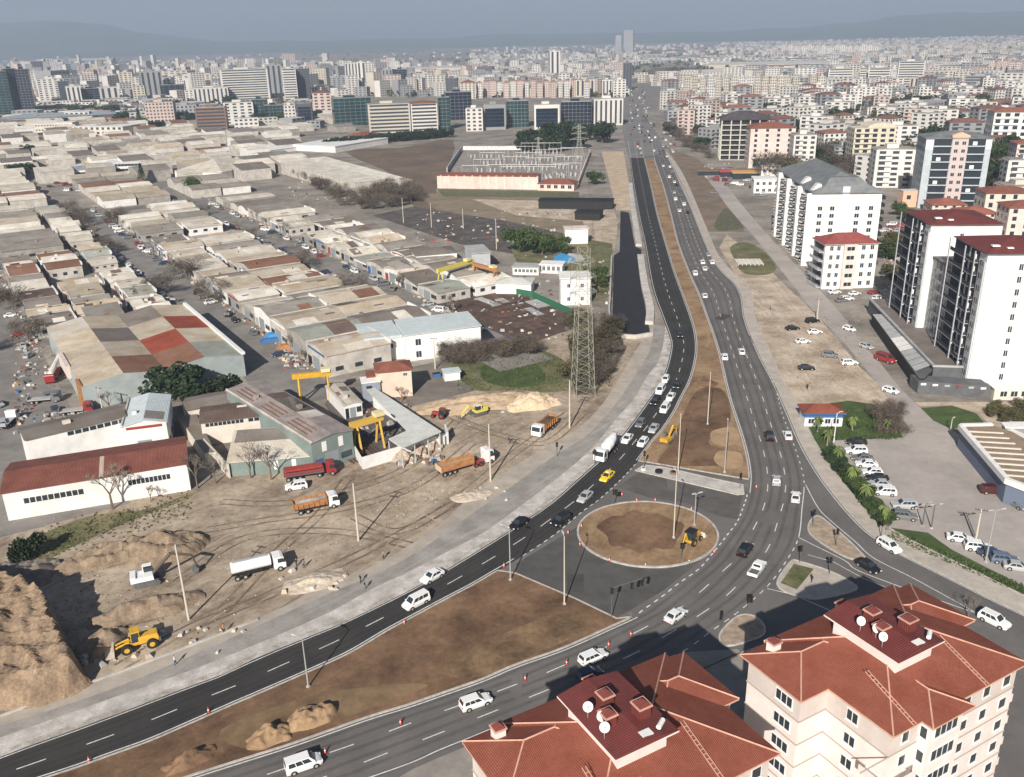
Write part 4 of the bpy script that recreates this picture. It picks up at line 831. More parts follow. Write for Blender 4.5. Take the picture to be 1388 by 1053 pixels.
t = pxshed('light blue grey double bay shed between the annex and the patched hall', (172, 620), (232, 612), 17, 7.2, 1.1, M('pale_blue_roof', (.6, .66, .67), .7, .1, .5, wave=(1, 'X')), style='gable', name='warehouse', cat='warehouse', wall_=whitew, seed=4)
gwall = M('green_grey_wall', (.2, .25, .235), .8, .15, .3)
# green works hall: ridge along depth
t = pxshed('long grey green works hall with ribbed pinkish roof and white window panels', (426, 641), (481, 622), 42, 6.8, .7, M('rib_roof', (.42, .36, .33), .75, scale=.3, col2=(.27, .23, .215), wave=(1.4, 'Y'), fine=.2), wall_=gwall, name='works_hall', cat='works hall', seed=11)
for x in (2.4, 6.4):
    b = B(); b.box(x, x + 1.1, -.08, -.001, 4.2, 6.4, white); b.build('window', t)
for i in range(9):
    b = B(); x0 = 1.2 + (i % 3) * 1.1; y0 = 4 + (i // 3) * 13; b.box(x0, x0 + .3, y0, y0 + 9, 7.05 + x0 * .14, 7.14 + x0 * .14, MATS['roof_rust_brown']); b.build('roof_rib', t)
t = long_shed('low grey pent roofed annex of the works hall with white window strips', (312, 646), (427, 637), 12, 3.3, 1.9, RM['pale grey'], gwall, [], mono=True)
b = B(); b.add([(.4, 7, 4.66), (16.4, 7, 4.66), (16.4, 12, 5.45), (.4, 12, 5.45)], [(0, 1, 2, 3)], RM['taupe']); b.build('roof_strip', t)
for x in (9.3, 13):
    b = B(); b.box(x, x + .9, -.08, -.001, .9, 2.9, white); b.build('window', t)
t = long_shed('brown roofed workshop with dark window strip above the works hall annex', (277, 604), (391, 589), 9.5, 5.6, .6, RM['dark brown'], cream, [(.05, .5, 9, 4.5, .8), (.55, .97, 6, 4.5, .8)])
b = B(); b.box(8, 10.2, 5, 6, 6.1, 6.45, white); b.build('rooflight', t)
t = long_shed('low taupe roofed shed beside the dark pine in front of the patched hall', (258, 578), (346, 560), 8, 4.2, .6, RM['taupe'], cream, [])
b = B(); quadprism(b, [P(241, 564, 3), P(266, 561, 3), P(292, 613, 3), P(277, 614, 3)], 0, 3, cream, RM['taupe']); tag(b.build('lean_to'), 'low flat taupe lean-to left of the brown roofed workshop', 'shed')
wall('yard_wall', 'pale side wall sloping down from the brown roofed workshop', [(279, 612), (312, 648)], .3, 3.2, cream)
# office block
q = P(552, 490); t = thing('office_building', 'white stepped office building with pale blue roof at the end of the workshop block', 'office', (q.x, q.y, 0), R(18))
b = B(); b.box(0, 22, 0, 14, 0, 7.6, white); b.box(-11, 0.001, 3, 18, 0, 6.4, whitew); b.build('wall', t)
b = B(); v = [(-.3, -.3, 7.6), (22.3, -.3, 7.9), (22.3, 14.3, 8.2), (-.3, 14.3, 8.2)]; v += [(x, y, z + .25) for x, y, z in v]; b.add(v, [(0, 3, 2, 1), (4, 5, 6, 7), (0, 1, 5, 4), (1, 2, 6, 5), (2, 3, 7, 6), (3, 0, 4, 7)], MATS['pale_blue_roof']); b.box(-11.2, -.3, 2.8, 18.2, 6.4, 7.2, MATS['pale_blue_roof']); b.build('roof', t)
wins(t, 1, 6, -.01, 0, 2, 3.6, 1, 1.5, 1.8, 'S'); wins(t, 8, 13, -.01, 0, 1, 3.6, 1, 2.6, 1.4, 'S', sill=.6); wins(t, -9, -2, 2.99, 0, 1, 3.6, 2, 1.2, 1.2, 'S', sill=3.6)
q = P(446, 497); t = thing('workshop', 'dark grey pent roofed workshop with brown walls at the left of the white office', 'workshop', (q.x, q.y, 0), R(19))
b = B(); b.box(0, 21, 0, 8, 0, 4.2, M('brown_stone', (.4, .32, .28), .9, .3, .6)); b.build('wall', t)
b = B(); b.add([(-.4, -.4, 4.2), (21.4, -.4, 4.2), (21.4, 8.6, 5.4), (-.4, 8.6, 5.4), (-.4, -.4, 4.5), (21.4, -.4, 4.5), (21.4, 8.6, 5.7), (-.4, 8.6, 5.7)], [(0, 3, 2, 1), (4, 5, 6, 7), (0, 1, 5, 4), (1, 2, 6, 5), (2, 3, 7, 6), (3, 0, 4, 7)], RM['grey']); b.build('roof', t)
for i in range(4):
    b = B(); b.box(1.5 + i * 5, 4.3 + i * 5, -.06, -.001, 0, 2.8, doorM); b.build('door', t)
# block rows u -20..45 between the two streets
lb = [('beige', 'grey'), ('pale green', 'taupe'), ('beige', 'sand'), ('grey', 'beige')]
for i in range(4):
    for j, (v0, v1) in enumerate(((10, 29), (29.5, 50))):
        if i == 0 and j == 1: continue
        uvshed('%s roofed workshop, %s in from the white office on the %s side' % (lb[i][j], ordn(i), ['street', 'inner'][j]), -16 + i * 15.5, -.8 + i * 15.5, v0, v1, 6 + .3 * j, 1.3, lb[i][j], group='workshops in rows', seed=90 + i * 2 + j, style='gable')
# pink house
q = P(514, 541); t = thing('house', 'small pink two storey house with dark red roof beside the walled yard', 'house', (q.x, q.y, 0), R(12))
b = B(); b.box(0, 8.6, 0, 6.5, 0, 7.2, M('salmon_wall', (.72, .56, .45), .85, .1, .5)); b.box(-2.4, 0, 1.5, 6, 0, 5.6, MATS['salmon_wall']); b.build('wall', t)
b = B(); b.hip(0, 8.6, 0, 6.5, 7.2, 1.4, terr, .5); b.box(-2.7, -.5, 1.2, 6.2, 5.6, 5.85, terr); b.build('roof', t); wins(t, 5.6, 8.4, -.01, .3, 1, 3.3, 1, .9, .7, 'S', sill=5.4)
q = P(603, 517); t = thing('hut', 'tiny white flat roofed hut beside the grass', 'hut', (q.x, q.y, 0), R(14)); b = B(); b.box(0, 4.2, 0, 3, 0, 2.3, white); b.build('wall', t); b = B(); b.box(-.3, 4.5, -.3, 3.3, 2.3, 2.55, MATS['pale_blue_roof']); b.build('roof', t)
# walled yard with white L-shaped shed and gantry cranes
wall('yard_wall', 'white wall around the steel yard beside the works hall', [(480, 617), (492, 636), (608, 601), (604, 590)], .3, 2.8, white)
q = P(536, 617); t = thing('shed', 'open white roofed lean-to inside the walled yard', 'shed', (0, 0, 0))
zt = 4.2
b = B(); quadprism(b, [P(527, 596, zt), P(545, 608, zt), P(598, 586, zt), P(508, 527, zt), P(497, 529, zt), P(552, 585, zt)], zt, zt + .3, M('pale_metal_roof', (.66, .67, .63), .6, .12, .4, wave=(1, 'X'))); b.build('roof', t)
for i, (x, y) in enumerate(((545, 610), (562, 603), (580, 596), (596, 588), (552, 587), (527, 598))):
    p = P(x, y, zt); b = B(); b.box(p.x - .12, p.x + .12, p.y - .12, p.y + .12, 0, zt, metal); b.build('post', t)
b = B(); strip(b, [Vector(P(x, y, zt)[:2]) for x, y in ((505, 530), (596, 584))], .25, 0, zt - .05, whitew); b.build('back_wall', t)
t = pxshed('white and grey container office inside the walled yard', (468, 568), (492, 563), 15, 3.4, .3, 'pale grey', wall_=white, name='office_container', cat='container', seed=8)
q = P(493, 545); b = B(); b.box(0, 4.5, 0, 4, 0, 5, M('slate_box', (.28, .31, .36), .7, .1)); b.box(-.2, 4.7, -.2, 4.2, 5, 5.3, whitew); b.box(1, 2.4, -.05, 0, 3, 4.2, glass); tag(b.build('site_office', loc=(q.x, q.y, 0), rz=R(14)), 'slate grey two storey site office at the far end of the walled yard', 'office')
sheet('yard', [(482, 616), (492, 634), (604, 600), (505, 530), (450, 535), (440, 548)], 0.016, M('yard_dark', (.12, .1, .1), .9, .2, .3))
def gantry(label, A, Bq, h, col):
    a, c_ = P(*A), P(*Bq); d = c_ - a; L = d.length; t = thing('gantry_crane', label, 'gantry crane', (a.x, a.y, 0), math.atan2(d.y, d.x))
    b = B(); b.box(-1.5, L + 1.0, -.5, .5, h, h + 1.3, col); b.build('girder', t)
    for x in (0, L):
        for s_ in (-1, 1):
            b = B(); b.tube((x, s_ * 2.0, 0), (x, s_ * .5, h + .1), .28, col, 6); b.build('leg', t)
    b = B(); b.box(L * .8, L * .8 + 2.2, -1, 1, h + 1.3, h + 2.2, M('pale_yellow', (.7, .6, .35), .6)); b.tube((L * .8 + 1, 0, h + .1), (L * .8 + 1, 0, h - 2.5), .08, black, 5); b.build('trolley', t)
    return t
gantry('yellow gantry crane beside the far end of the works hall', (408, 545), (447, 541), 6.4, yellow)
gantry('ochre gantry crane over the walled steel yard', (486, 612), (516, 603), 6.0, M('ochre_paint', (.6, .38, .08), .5))
for i, (u, v) in enumerate([(497, 625), (510, 622), (522, 618), (500, 606), (488, 592)]):
    rr = random.Random(i); b = B()
    for j in range(12): b.tube((rr.uniform(0, .6), j * .3, .15 + .12 * (j % 3)), (9, j * .3 + rr.uniform(-.1, .1), .15 + .12 * (j % 3)), .12, rustg, 6)
    p = P(u, v); tag(b.build('steel_bundle', loc=(p.x, p.y, 0), rz=UA), 'rusty bundle of steel bars lying in the walled yard', 'steel bundle', 'steel bundles in the walled yard')

# ---- middle distance: substation, sheds, steel yard ----
def pbox(name, label, cat, A, Bq, depth, ty, wallm, roofm, hip=0.0, nw=0, wsz=(1.2, 1.2), fl=1, ov=.4, group=None):
    a, c_ = P(*A), P(*Bq); d = c_ - a; L = d.length; h = HZ(A[0], A[1], ty); t = thing(name, label, cat, (a.x, a.y, 0), math.atan2(d.y, d.x), group)
    b = B(); b.box(0, L, 0, depth, 0, h, wallm); b.build('wall', t)
    b = B()
    if hip: b.hip(0, L, 0, depth, h, hip, roofm, ov, edge=roofm)
    else: b.box(-ov, L + ov, -ov, depth + ov, h, h + .35, roofm)
    b.build('roof', t)
    if nw: wins(t, .5, L - .5, -.01, 0, fl, h / fl, nw, *wsz, 'S', sill=h / fl * .35)
    return t
rosep = M('rose_plaster', (.78, .6, .52), .85, .2, .12)
t = pbox('switch_hall', 'long rose plastered substation hall with dark red roof edge', 'hall', (593, 255), (728, 257), 12, 238, rosep, terr, 1.2)
for i in range(13):
    b = B(); b.box(2 + i * 5.0, 3.2 + i * 5.0, -.25, -.001, 0, 8, pinkw); b.build('pilaster', t)
pbox('substation_office', 'lower rose building with red roof right of the long substation hall', 'building', (729, 258), (778, 259), 12, 249, rosep, terr, 2.2, 5, (2.2, 2.0))
wall('substation_wall', 'pale wall along the far side of the substation', [(628, 203), (706, 203)], .8, 3.0, whitew)
wall('substation_wall', 'dark sloping wall on the left side of the substation', [(625, 205), (606, 234)], .8, 3.5, greyw)
wall('substation_wall', 'pinkish wall on the right side of the substation', [(800, 208), (783, 253)], .8, 3.0, pinkw)
sheet('gravel', [(628, 205), (800, 207), (783, 252), (605, 250)], 0.02, M('substation_gravel', (.33, .3, .27), .95, .3, .2))
for i, (px, py) in enumerate([(650, 213), (668, 222), (672, 213), (690, 218), (700, 228), (716, 222), (712, 213), (730, 230), (738, 218), (748, 226), (760, 216), (770, 228), (768, 238), (752, 240), (735, 243), (715, 240), (698, 243), (680, 240), (660, 232), (645, 241), (778, 215), (722, 208), (745, 208)]):
    p = P(px, py); b = B(); W2 = 9
    for x in (-W2, 0, W2): b.tube((x, 0, 0), (x, 0, 9), .22, metal, 5, .12)
    b.tube((-W2, 0, 8), (W2, 0, 8), .18, metal, 5)
    for x in (-6, -3, 3, 6): b.tube((x, 0, 8), (x, 0, 6), .1, brickw, 5); b.box(x - .5, x + .5, -3.6, -2.6, 0, 2.6, greyw); b.tube((x, -3.1, 2.6), (x, -3.1, 4.4), .18, brickw, 6)
    tag(b.build('busbar_frame', loc=(p.x, p.y, 0), rz=R(-8)), 'grey steel busbar frame with insulators in the substation yard', 'substation frame', 'steel frames in the substation')
pbox('warehouse', 'long white factory hall running beside the brown field', 'warehouse', (480, 249), (541, 241), 150, 240, whitew, white, 1.5) if False else None
o = UV(268, 142); uvshed('long cream white factory hall beside the brown field', 262, 400, 141, 160, 8, 2.0, 'white', style='flat', details=False, name='factory_hall', cat='factory', seed=3); uvshed('lower white factory wing along the edge of the brown field', 262, 400, 161, 178, 6, 1.5, 'white', style='mono', details=False, name='factory_hall', cat='factory', seed=5)
pbox('factory_hall', 'broad windowless white factory behind the brown field', 'factory', (398, 204), (455, 207), 70, 196, whitew, white)
pbox('factory_hall', 'white factory wing with dark red roof beside the broad white factory', 'factory', (460, 194), (500, 194), 40, 187, whitew, terr, 3)
pbox('factory_hall', 'big pale grey hall with shallow pointed roof among the workshops', 'factory', (238, 243), (302, 245), 50, 232, whitew, RM['pale grey'], 6)
pbox('factory_hall', 'long white hall with low roof right of the pale grey pointed hall', 'factory', (290, 207), (345, 212), 45, 202, whitew, white, 3)
pbox('school_building', 'white flat roofed building with dark window bands between the workshop blocks', 'building', (140, 235), (196, 233), 18, 222, whitew, white, 0, 12, (2.6, 1.6), 2)
pbox('warehouse', 'grey blue roofed depot with white shutter doors at the end of the first street', 'warehouse', (72, 244), (128, 240), 25, 233, whitew, M('slate_blue_roof', (.3, .33, .38), .8, .2, .2), 1.5, 8, (3.5, 2))
pbox('office_building', 'cream long office with small windows at the far left', 'office', (36, 180), (100, 178), 20, 168, cream, whitew, 0, 16, (1.6, 1.4), 2)
pbox('office_building', 'pale office with three dark openings at the far left', 'office', (100, 184), (168, 184), 30, 172, cream, whitew, 0, 9, (3, 2.4), 2)
# steel yard things
pbox('site_cabin', 'white cabin block beside the foot of the big pylon', 'cabin', (760, 414), (800, 413), 9, 378, white, whitew, 0, 2, (1, 1.2), 2)
pbox('site_cabin', 'tall white panel building above the green patch, with pink roof edge', 'cabin', (766, 331), (797, 330), 6, 311, white, pinkw)
pbox('shed', 'long white roofed shed between the steel yard and the green fence', 'shed', (672, 398), (720, 399), 8, 384, whitew, MATS['pale_metal_roof'], 1.0)
pbox('cabin_row', 'row of white cabins behind the long white roofed shed', 'cabin', (695, 372), (730, 373), 6, 362, white, greyw, 0, 6, (1, 1.2))
pbox('cabin_row', 'white cabins with dark doorways beside the blue tarpaulin', 'cabin', (732, 370), (762, 371), 6, 359, white, whitew, 0, 4, (1, 1.6))
pbox('workshop', 'white front workshop at the end of the outer row', 'workshop', (565, 365), (620, 360), 12, 347, white, RM['taupe'], 1.5, 4, (2, 1.6), 1)
pbox('workshop', 'blue grey fronted workshop beside the yellow gantry', 'workshop', (640, 368), (665, 366), 14, 344, litgrey, greyw, 0, 0)
pbox('workshop', 'grey gabled front with blue awning at the end of the second street row', 'workshop', (538, 384), (562, 381), 12, 366, litgrey, RM['grey'], 1.5, 2, (2, 1.6))
wall('fence', 'green mesh fence around the yard left of the white cabin block', [(700, 400), (722, 404), (775, 428)], .15, 2.4, greenp, 'fence')
gantry('pale yellow gantry crane at the head of the rusty steel yard', (598, 394), (640, 381), 7, M('lemon_paint', (.62, .52, .1), .5))
gantry('orange gantry crane beside the white roofed shed', (645, 384), (672, 392), 6.5, orange)
b = B(); p = P(646, 381); b.box(0, 9, 0, 3, 0, 3, redp); b.box(.3, 8.7, -.03, 0, .3, 2.7, M('rib_red', (.42, .06, .05), .6)); tag(b.build('container', loc=(p.x, p.y, 0), rz=R(-10)), 'red container beside the orange gantry crane', 'container')
b = B(); p = P(646, 362); b.box(0, 6, 0, 2, 0, 1.8, M('ultramarine', (.06, .07, .5), .6)); b.box(.5, 3, .3, 1.7, 1.8, 2.4, MATS['ultramarine']); tag(b.build('tarpaulin', loc=(p.x, p.y, 0)), 'deep blue covered stack in front of the blue grey workshop', 'covered stack')
for i in range(26):
    rr = random.Random(i + 50); px, py = rr.uniform(600, 760), rr.uniform(400, 452)
    if py > 400 + (px - 590) * .42 + 30 or py < 392 + (px - 690) * .35: continue
    b = B(); nn = rr.randint(8, 16); Lq = rr.choice([6, 9, 12])
    for j in range(nn): b.tube((0, j * .32, .2 + .2 * (j % 2)), (Lq, j * .32, .2 + .2 * (j % 2)), .14, rustg if i % 4 else greyw, 5)
    p = P(px, py); tag(b.build('steel_stack', loc=(p.x, p.y, 0), rz=R(rr.choice([118, 125, 30]))), 'low stack of rusty steel profiles on the dark red yard', 'steel stack', 'steel stacks on the rusty yard')
for i, (A, Bq, dp, ty) in enumerate([((730, 283), (830, 284), 9, 272), ((779, 298), (813, 299), 9, 288)]):
    pbox('covered_stack', ['long black covered stack of material below the substation', 'shorter black covered stack in front of the long one'][i], 'covered stack', A, Bq, dp, ty, black, black, .8)
b = B(); p = P(757, 358); b.xprism([(0, 0), (8, 0), (7, 2), (4, 3), (1, 2)], 0, 6, M('tarp_blue', (.05, .25, .5), .6)); tag(b.build('tarpaulin', loc=(p.x, p.y, 0), rz=R(20)), 'light blue tarpaulin over a stack beside the trees', 'covered stack')
b = B(); p = P(770, 357); b.xprism([(0, 0), (9, 0), (7, 2.4), (4, 3), (1, 2)], 0, 4, greyw); tag(b.build('tarpaulin', loc=(p.x, p.y, 0), rz=R(35)), 'grey tarpaulin over a stack right of the blue one', 'covered stack')
# ================= VEHICLES =================
def paint(n, c): return M('car_paint_' + n, c, 0.28, spec=0.5)
CP = {'white': paint('white', (.8, .8, .79)), 'silver': paint('silver', (.42, .43, .44)), 'grey': paint('grey', (.16, .165, .17)), 'black': paint('black', (.015, .015, .017)), 'dark blue': paint('dark_blue', (.03, .05, .1)), 'red': paint('red', (.28, .03, .03)), 'yellow': paint('yellow', (.8, .55, .03)), 'dark red': paint('dark_red', (.09, .015, .015)), 'blue': paint('blue', (.12, .16, .22))}
lampW = M('headlight_glass', (.8, .8, .8), .2); lampR = M('tail_light', (.45, .02, .02), .3)
CT = {  # L, W, H, belt, wheelbase half, profile of roofline: (rear belt x, rear roof x, front roof x, front belt x), hood z, tail z
 'sedan': (4.5, 1.75, 1.45, .92, 1.32, (-1.75, -1.15, .25, 1.0), .85, .98),
 'hatchback': (4.0, 1.7, 1.48, .93, 1.22, (-1.95, -1.6, .3, 1.05), .88, .95),
 'estate': (4.5, 1.78, 1.62, 1.0, 1.35, (-2.2, -1.95, .35, 1.1), .98, 1.05),
 'suv': (4.5, 1.85, 1.7, 1.05, 1.35, (-2.2, -1.9, .4, 1.1), 1.02, 1.1),
 'van': (4.6, 1.85, 1.85, 1.08, 1.4, (-2.28, -2.2, .75, 1.45), 1.0, 1.1),
}
CM = {}
def car_parts(kind):
    if kind in CM: return CM[kind]
    L, W, H, belt, wb, (rb, rr, fr, fb), hz, tz = CT[kind]; hw = W / 2; hl = L / 2; parts = []
    dm = CP['white']
    st = [(-hl, .45, tz - .12, hw * .86), (-hl + .12, .3, tz, hw * .96), (rb, .22, max(belt, tz), hw), (0, .2, belt, hw), (fb, .2, belt, hw * .99), (hl - .35, .22, hz - .08, hw * .95), (hl - .08, .28, hz - .22, hw * .86), (hl, .38, hz - .36, hw * .78)]
    b = B(); vs = []
    for x, z0, z1, y in st: zm = z0 + (z1 - z0) * .55; vs += [(x, -y * .92, z0), (x, -y, zm), (x, -y * .9, z1), (x, y * .9, z1), (x, y, zm), (x, y * .92, z0)]
    fs = []; n = len(st)
    for i in range(n - 1):
        for j in range(6): a, c = i * 6 + j, i * 6 + (j + 1) % 6; fs.append((a, a + 6, c + 6, c))
    fs += [(0, 1, 2, 3, 4, 5), tuple(range(n * 6 - 1, n * 6 - 7, -1))]
    b.add(vs, fs, dm)
    rw, bw = hw * .74, hw * .88; zb = belt - .02
    v = [(rb, -bw, zb), (fb, -bw, zb), (fb, bw, zb), (rb, bw, zb), (rr, -rw, H), (fr, -rw, H), (fr, rw, H), (rr, rw, H)]
    b.add(v, [(4, 5, 6, 7), (0, 1, 5, 4), (1, 2, 6, 5), (2, 3, 7, 6), (3, 0, 4, 7)], dm)
    for x in (-wb, wb):
        for s in (-1, 1): b.tube((x, s * (hw - .3), .33), (x, s * (hw + .005), .33), .4, black, 12)
    parts.append(('body', b, 'paint'))
    def lerp(a, c, t): return tuple(a[k] + (c[k] - a[k]) * t for k in range(3))
    def inset(A, Bq, Cq, D, u0, u1, w0, w1, nrm, o=.015):   # A,B lower, C,D upper (C above B)
        r = []
        for u, w_ in ((u0, w0), (u1, w0), (u1, w1), (u0, w1)):
            p = lerp(lerp(A, Bq, u), lerp(D, Cq, u), w_); r.append(tuple(p[k] + nrm[k] * o for k in range(3)))
        return r
    g = B(); g.add(inset(v[1], v[2], v[6], v[5], .07, .93, .08, .93, (.6, 0, .8)), [(0, 1, 2, 3)], glass); parts.append(('windscreen', g, None))
    g = B(); g.add(inset(v[3], v[0], v[4], v[7], .08, .92, .15, .9, (-.6, 0, .6)), [(0, 1, 2, 3)], glass); parts.append(('rear_window', g, None))
    for s in (0, 1):
        A, Bq, Cq, D = (v[0], v[1], v[5], v[4]) if s == 0 else (v[2], v[3], v[7], v[6]); nr = (0, -1 if s == 0 else 1, .3)
        for u0, u1 in (((.1, .34), (.37, .6), (.63, .9)) if kind in ('estate', 'van', 'suv') else ((.12, .47), (.51, .88))):
            g = B(); g.add(inset(A, Bq, Cq, D, u0, u1, .12, .86, nr), [(0, 1, 2, 3)], glass); parts.append(('side_window', g, None))
    for x in (-wb, wb):
        for s in (-1, 1):
            g = B(); y0, y1 = s * (hw - .22), s * (hw + .02); g.tube((x, y0, .33), (x, y1, .33), .33, rubber, 14); g.tube((x, y1, .33), (x, y1 + s * .012, .33), .2, metal, 10); parts.append(('wheel', g, None))
    for s in (-1, 1):
        g = B(); g.box(hl - .1, hl - .02 + .03, s * hw * .66 - .17, s * hw * .66 + .17, hz - .34, hz - .2, lampW); parts.append(('headlight', g, None))
        g = B(); g.box(-hl - .02, -hl + .1, s * hw * .72 - .12, s * hw * .72 + .12, tz - .32, tz - .1, lampR); parts.append(('tail_light', g, None))
        g = B(); g.box(fb - .25, fb - .08, s * (hw + .02) - .09, s * (hw + .02) + .09, belt, belt + .14, dm); parts.append(('mirror', g, 'paint'))
    out = []
    for nme, bb, kk in parts: o = bb.build(nme); out.append((nme, o.data, kk)); bpy.data.objects.remove(o)
    # one-piece version for far cars
    fb_ = B()
    for nme, bb, kk in parts:
        o = len(fb_.v); fb_.v += bb.v
        for f, mi in zip(bb.f, bb.mi): fb_.f.append([o + i for i in f]); fb_.mi.append(fb_.m(bb.ms[mi]))
    o = fb_.build('far_car'); fm = o.data; bpy.data.objects.remove(o)
    CM[kind] = (out, fm); return CM[kind]
PM = {}
def painted(me, col):
    k = (me.name, col)
    if k not in PM:
        m2 = me.copy()
        for i, mm in enumerate(m2.materials):
            if mm == CP['white']: m2.materials[i] = CP[col]
        PM[k] = m2
    return PM[k]
NC = {'n': 0}
def car(x, y, rz, kind='sedan', col='white', label=None, group=None, far=False, name=None, z=0.036, s=1.0):
    name = name or {'sedan': 'car', 'hatchback': 'car', 'estate': 'car', 'suv': 'car', 'van': 'van'}[kind]
    parts, fm = car_parts(kind)
    if far:
        o = bpy.data.objects.new(name, painted(fm, col)); C.objects.link(o); o.location = (x, y, z); o.rotation_euler[2] = rz; o.scale = (s,) * 3
        return tag(o, label, 'van' if kind == 'van' else 'car', group)
    t = thing(name, label, 'van' if kind == 'van' else 'car', (x, y, z), rz, group); t.scale = (s,) * 3
    for nme, me, kk in parts:
        o = bpy.data.objects.new(nme, painted(me, col) if kk else me); C.objects.link(o); o.parent = t
    return t
def heading(line, p, toward_start=False):
    bi = min(range(len(line) - 1), key=lambda i: (line[i] - p).length); d = line[bi + 1] - line[bi]; a = math.atan2(d.y, d.x); return a
ACARS = [(586, 785, 'sedan', 'white', 'with its nose beside the white van near the left lamp posts'), (564, 820, 'van', 'white', 'just below the white saloon on the fresh asphalt'), (703, 713, 'sedan', 'black', 'on the left edge lane beside the lamp post'), (760, 709, 'suv', 'black', 'between the roundabout and the black saloon'), (793, 677, 'sedan', 'silver', 'passing the traffic light at the roundabout rim'), (823, 649, 'sedan', 'yellow', 'behind the cement mixer at the crossing'), (868, 577, 'hatchback', 'grey', 'left lane, between two white cars on the bend'), (886, 584, 'sedan', 'silver', 'right lane, just above the two white cars'), (850, 598, 'sedan', 'white', 'left lane ahead of the mixer on the bend'), (871, 603, 'hatchback', 'white', 'right lane nearest the excavator in the median'), (902, 517, 'hatchback', 'white', 'left lane, last of the tight queue on the bend'), (895, 532, 'van', 'white', 'left lane of the queue behind a black car'), (888, 547, 'suv', 'black', 'left lane, front of the queue on the bend'), (918, 524, 'sedan', 'black', 'right lane, last of the queue on the bend'), (909, 541, 'sedan', 'white', 'right lane, between the black car and a white van'), (901, 557, 'van', 'white', 'right lane, front of the queue on the bend'), (921, 456, 'suv', 'black', 'alone on the bend above the queue')]
KN = {'sedan': 'saloon', 'hatchback': 'hatchback', 'estate': 'estate car', 'suv': 'tall car', 'van': 'van'}
for px, py, k, c, w_ in ACARS:
    p = P(px, py); a = heading(wAL, Vector((p.x, p.y)))
    t = car(p.x, p.y, a, k, c, '%s %s %s' % (c, KN[k], w_), name='taxi' if c == 'yellow' else None)
    if c == 'yellow': t['category'] = 'taxi'; t['label'] = 'yellow taxi behind the cement mixer beside the white apron'; b = B(); b.box(-.15, .1, -.35, .35, 1.46, 1.6, white); b.build('roof_sign', t)
BCARS = [(1010, 749, 'suv', 'black', 'black tall car beside the white pickup right of the roundabout'), (916, 838, 'sedan', 'white', 'white saloon right beside the building shadow below the roundabout'), (804, 895, 'estate', 'white', 'white estate car entering the shadow of the tiled house'), (799, 918, 'hatchback', 'dark blue', 'blue hatchback in the shadow beside the white estate car'), (645, 956, 'estate', 'white', 'white estate car on the near road left of the tiled roofs'), (412, 1040, 'van', 'white', 'white van at the bottom frame edge on the near road'), (1042, 594, 'suv', 'black', 'black tall car in the middle lane above the junction'), (1067, 593, 'sedan', 'white', 'white saloon in the outer lane beside the pavement'), (1052, 654, 'hatchback', 'silver', 'silver hatchback in the middle lane beside the triangle tip'), (1078, 677, 'sedan', 'white', 'white saloon at the tip of the painted triangle'), (1005, 479, 'sedan', 'white', 'white saloon in the middle lane beside the pale dirt lot'), (982, 486, 'hatchback', 'white', 'white hatchback hugging the median beside the white saloon')]
for px, py, k, c, lb in BCARS:
    p = P(px, py); a = heading(wBL, Vector((p.x, p.y))) + math.pi; car(p.x, p.y, a, k, c, lb)
for px, py, k, c, lb, da in [(1205, 744, 'estate', 'white', 'white estate car on the slip road beside the pavement', math.pi * 0), (1347, 845, 'suv', 'white', 'white tall car on the slip road beside the right tiled house', 0), (1176, 771, 'sedan', 'black', 'black saloon between the two painted lines beside the building shadow', 0)]:
    p = P(px, py); car(p.x, p.y, heading(wCR, Vector((p.x, p.y))) + da, k, c, lb)
# pickup
p = P(1026, 775); t = thing('pickup', 'white open backed pickup leaving the junction beside the black tall car', 'pickup', (p.x, p.y, .036), heading(wBL, Vector((p.x, p.y))) + math.pi)
b = B(); w_ = .88; b.box(-2.5, -.35, -w_, w_, .45, .62, CP['white']); b.box(-2.5, -.35, -w_, -w_ + .08, .62, 1.05, CP['white']); b.box(-2.5, -.35, w_ - .08, w_, .62, 1.05, CP['white']); b.box(-2.58, -2.5, -w_, w_, .5, 1.05, CP['white']); b.box(-2.45, -.4, -w_ + .1, w_ - .1, .63, .66, dgrey)
b.frus((-.35, 2.45, -w_, w_), (-.35, 2.3, -w_ * .97, w_ * .97), .4, .98, CP['white']); b.frus((-.35, 1.3, -.84, .84), (-.2, .65, -.7, .7), .98, 1.65, CP['white']); b.build('body', t)
b = B(); b.add([(1.31, -.72, 1.02), (1.31, .72, 1.02), (.69, .62, 1.6), (.69, -.62, 1.6)], [(0, 1, 2, 3)], glass); b.build('windscreen', t)
b = B(); b.box(-.36, -.22, -.6, .6, 1.1, 1.5, glass); b.build('rear_window', t)
for x in (-1.6, 1.55):
    for s in (-1, 1): b = B(); b.tube((x, s * .7, .36), (x, s * .9, .36), .36, rubber, 14); b.tube((x, s * .9, .36), (x, s * .915, .36), .2, metal, 10); b.build('wheel', t)
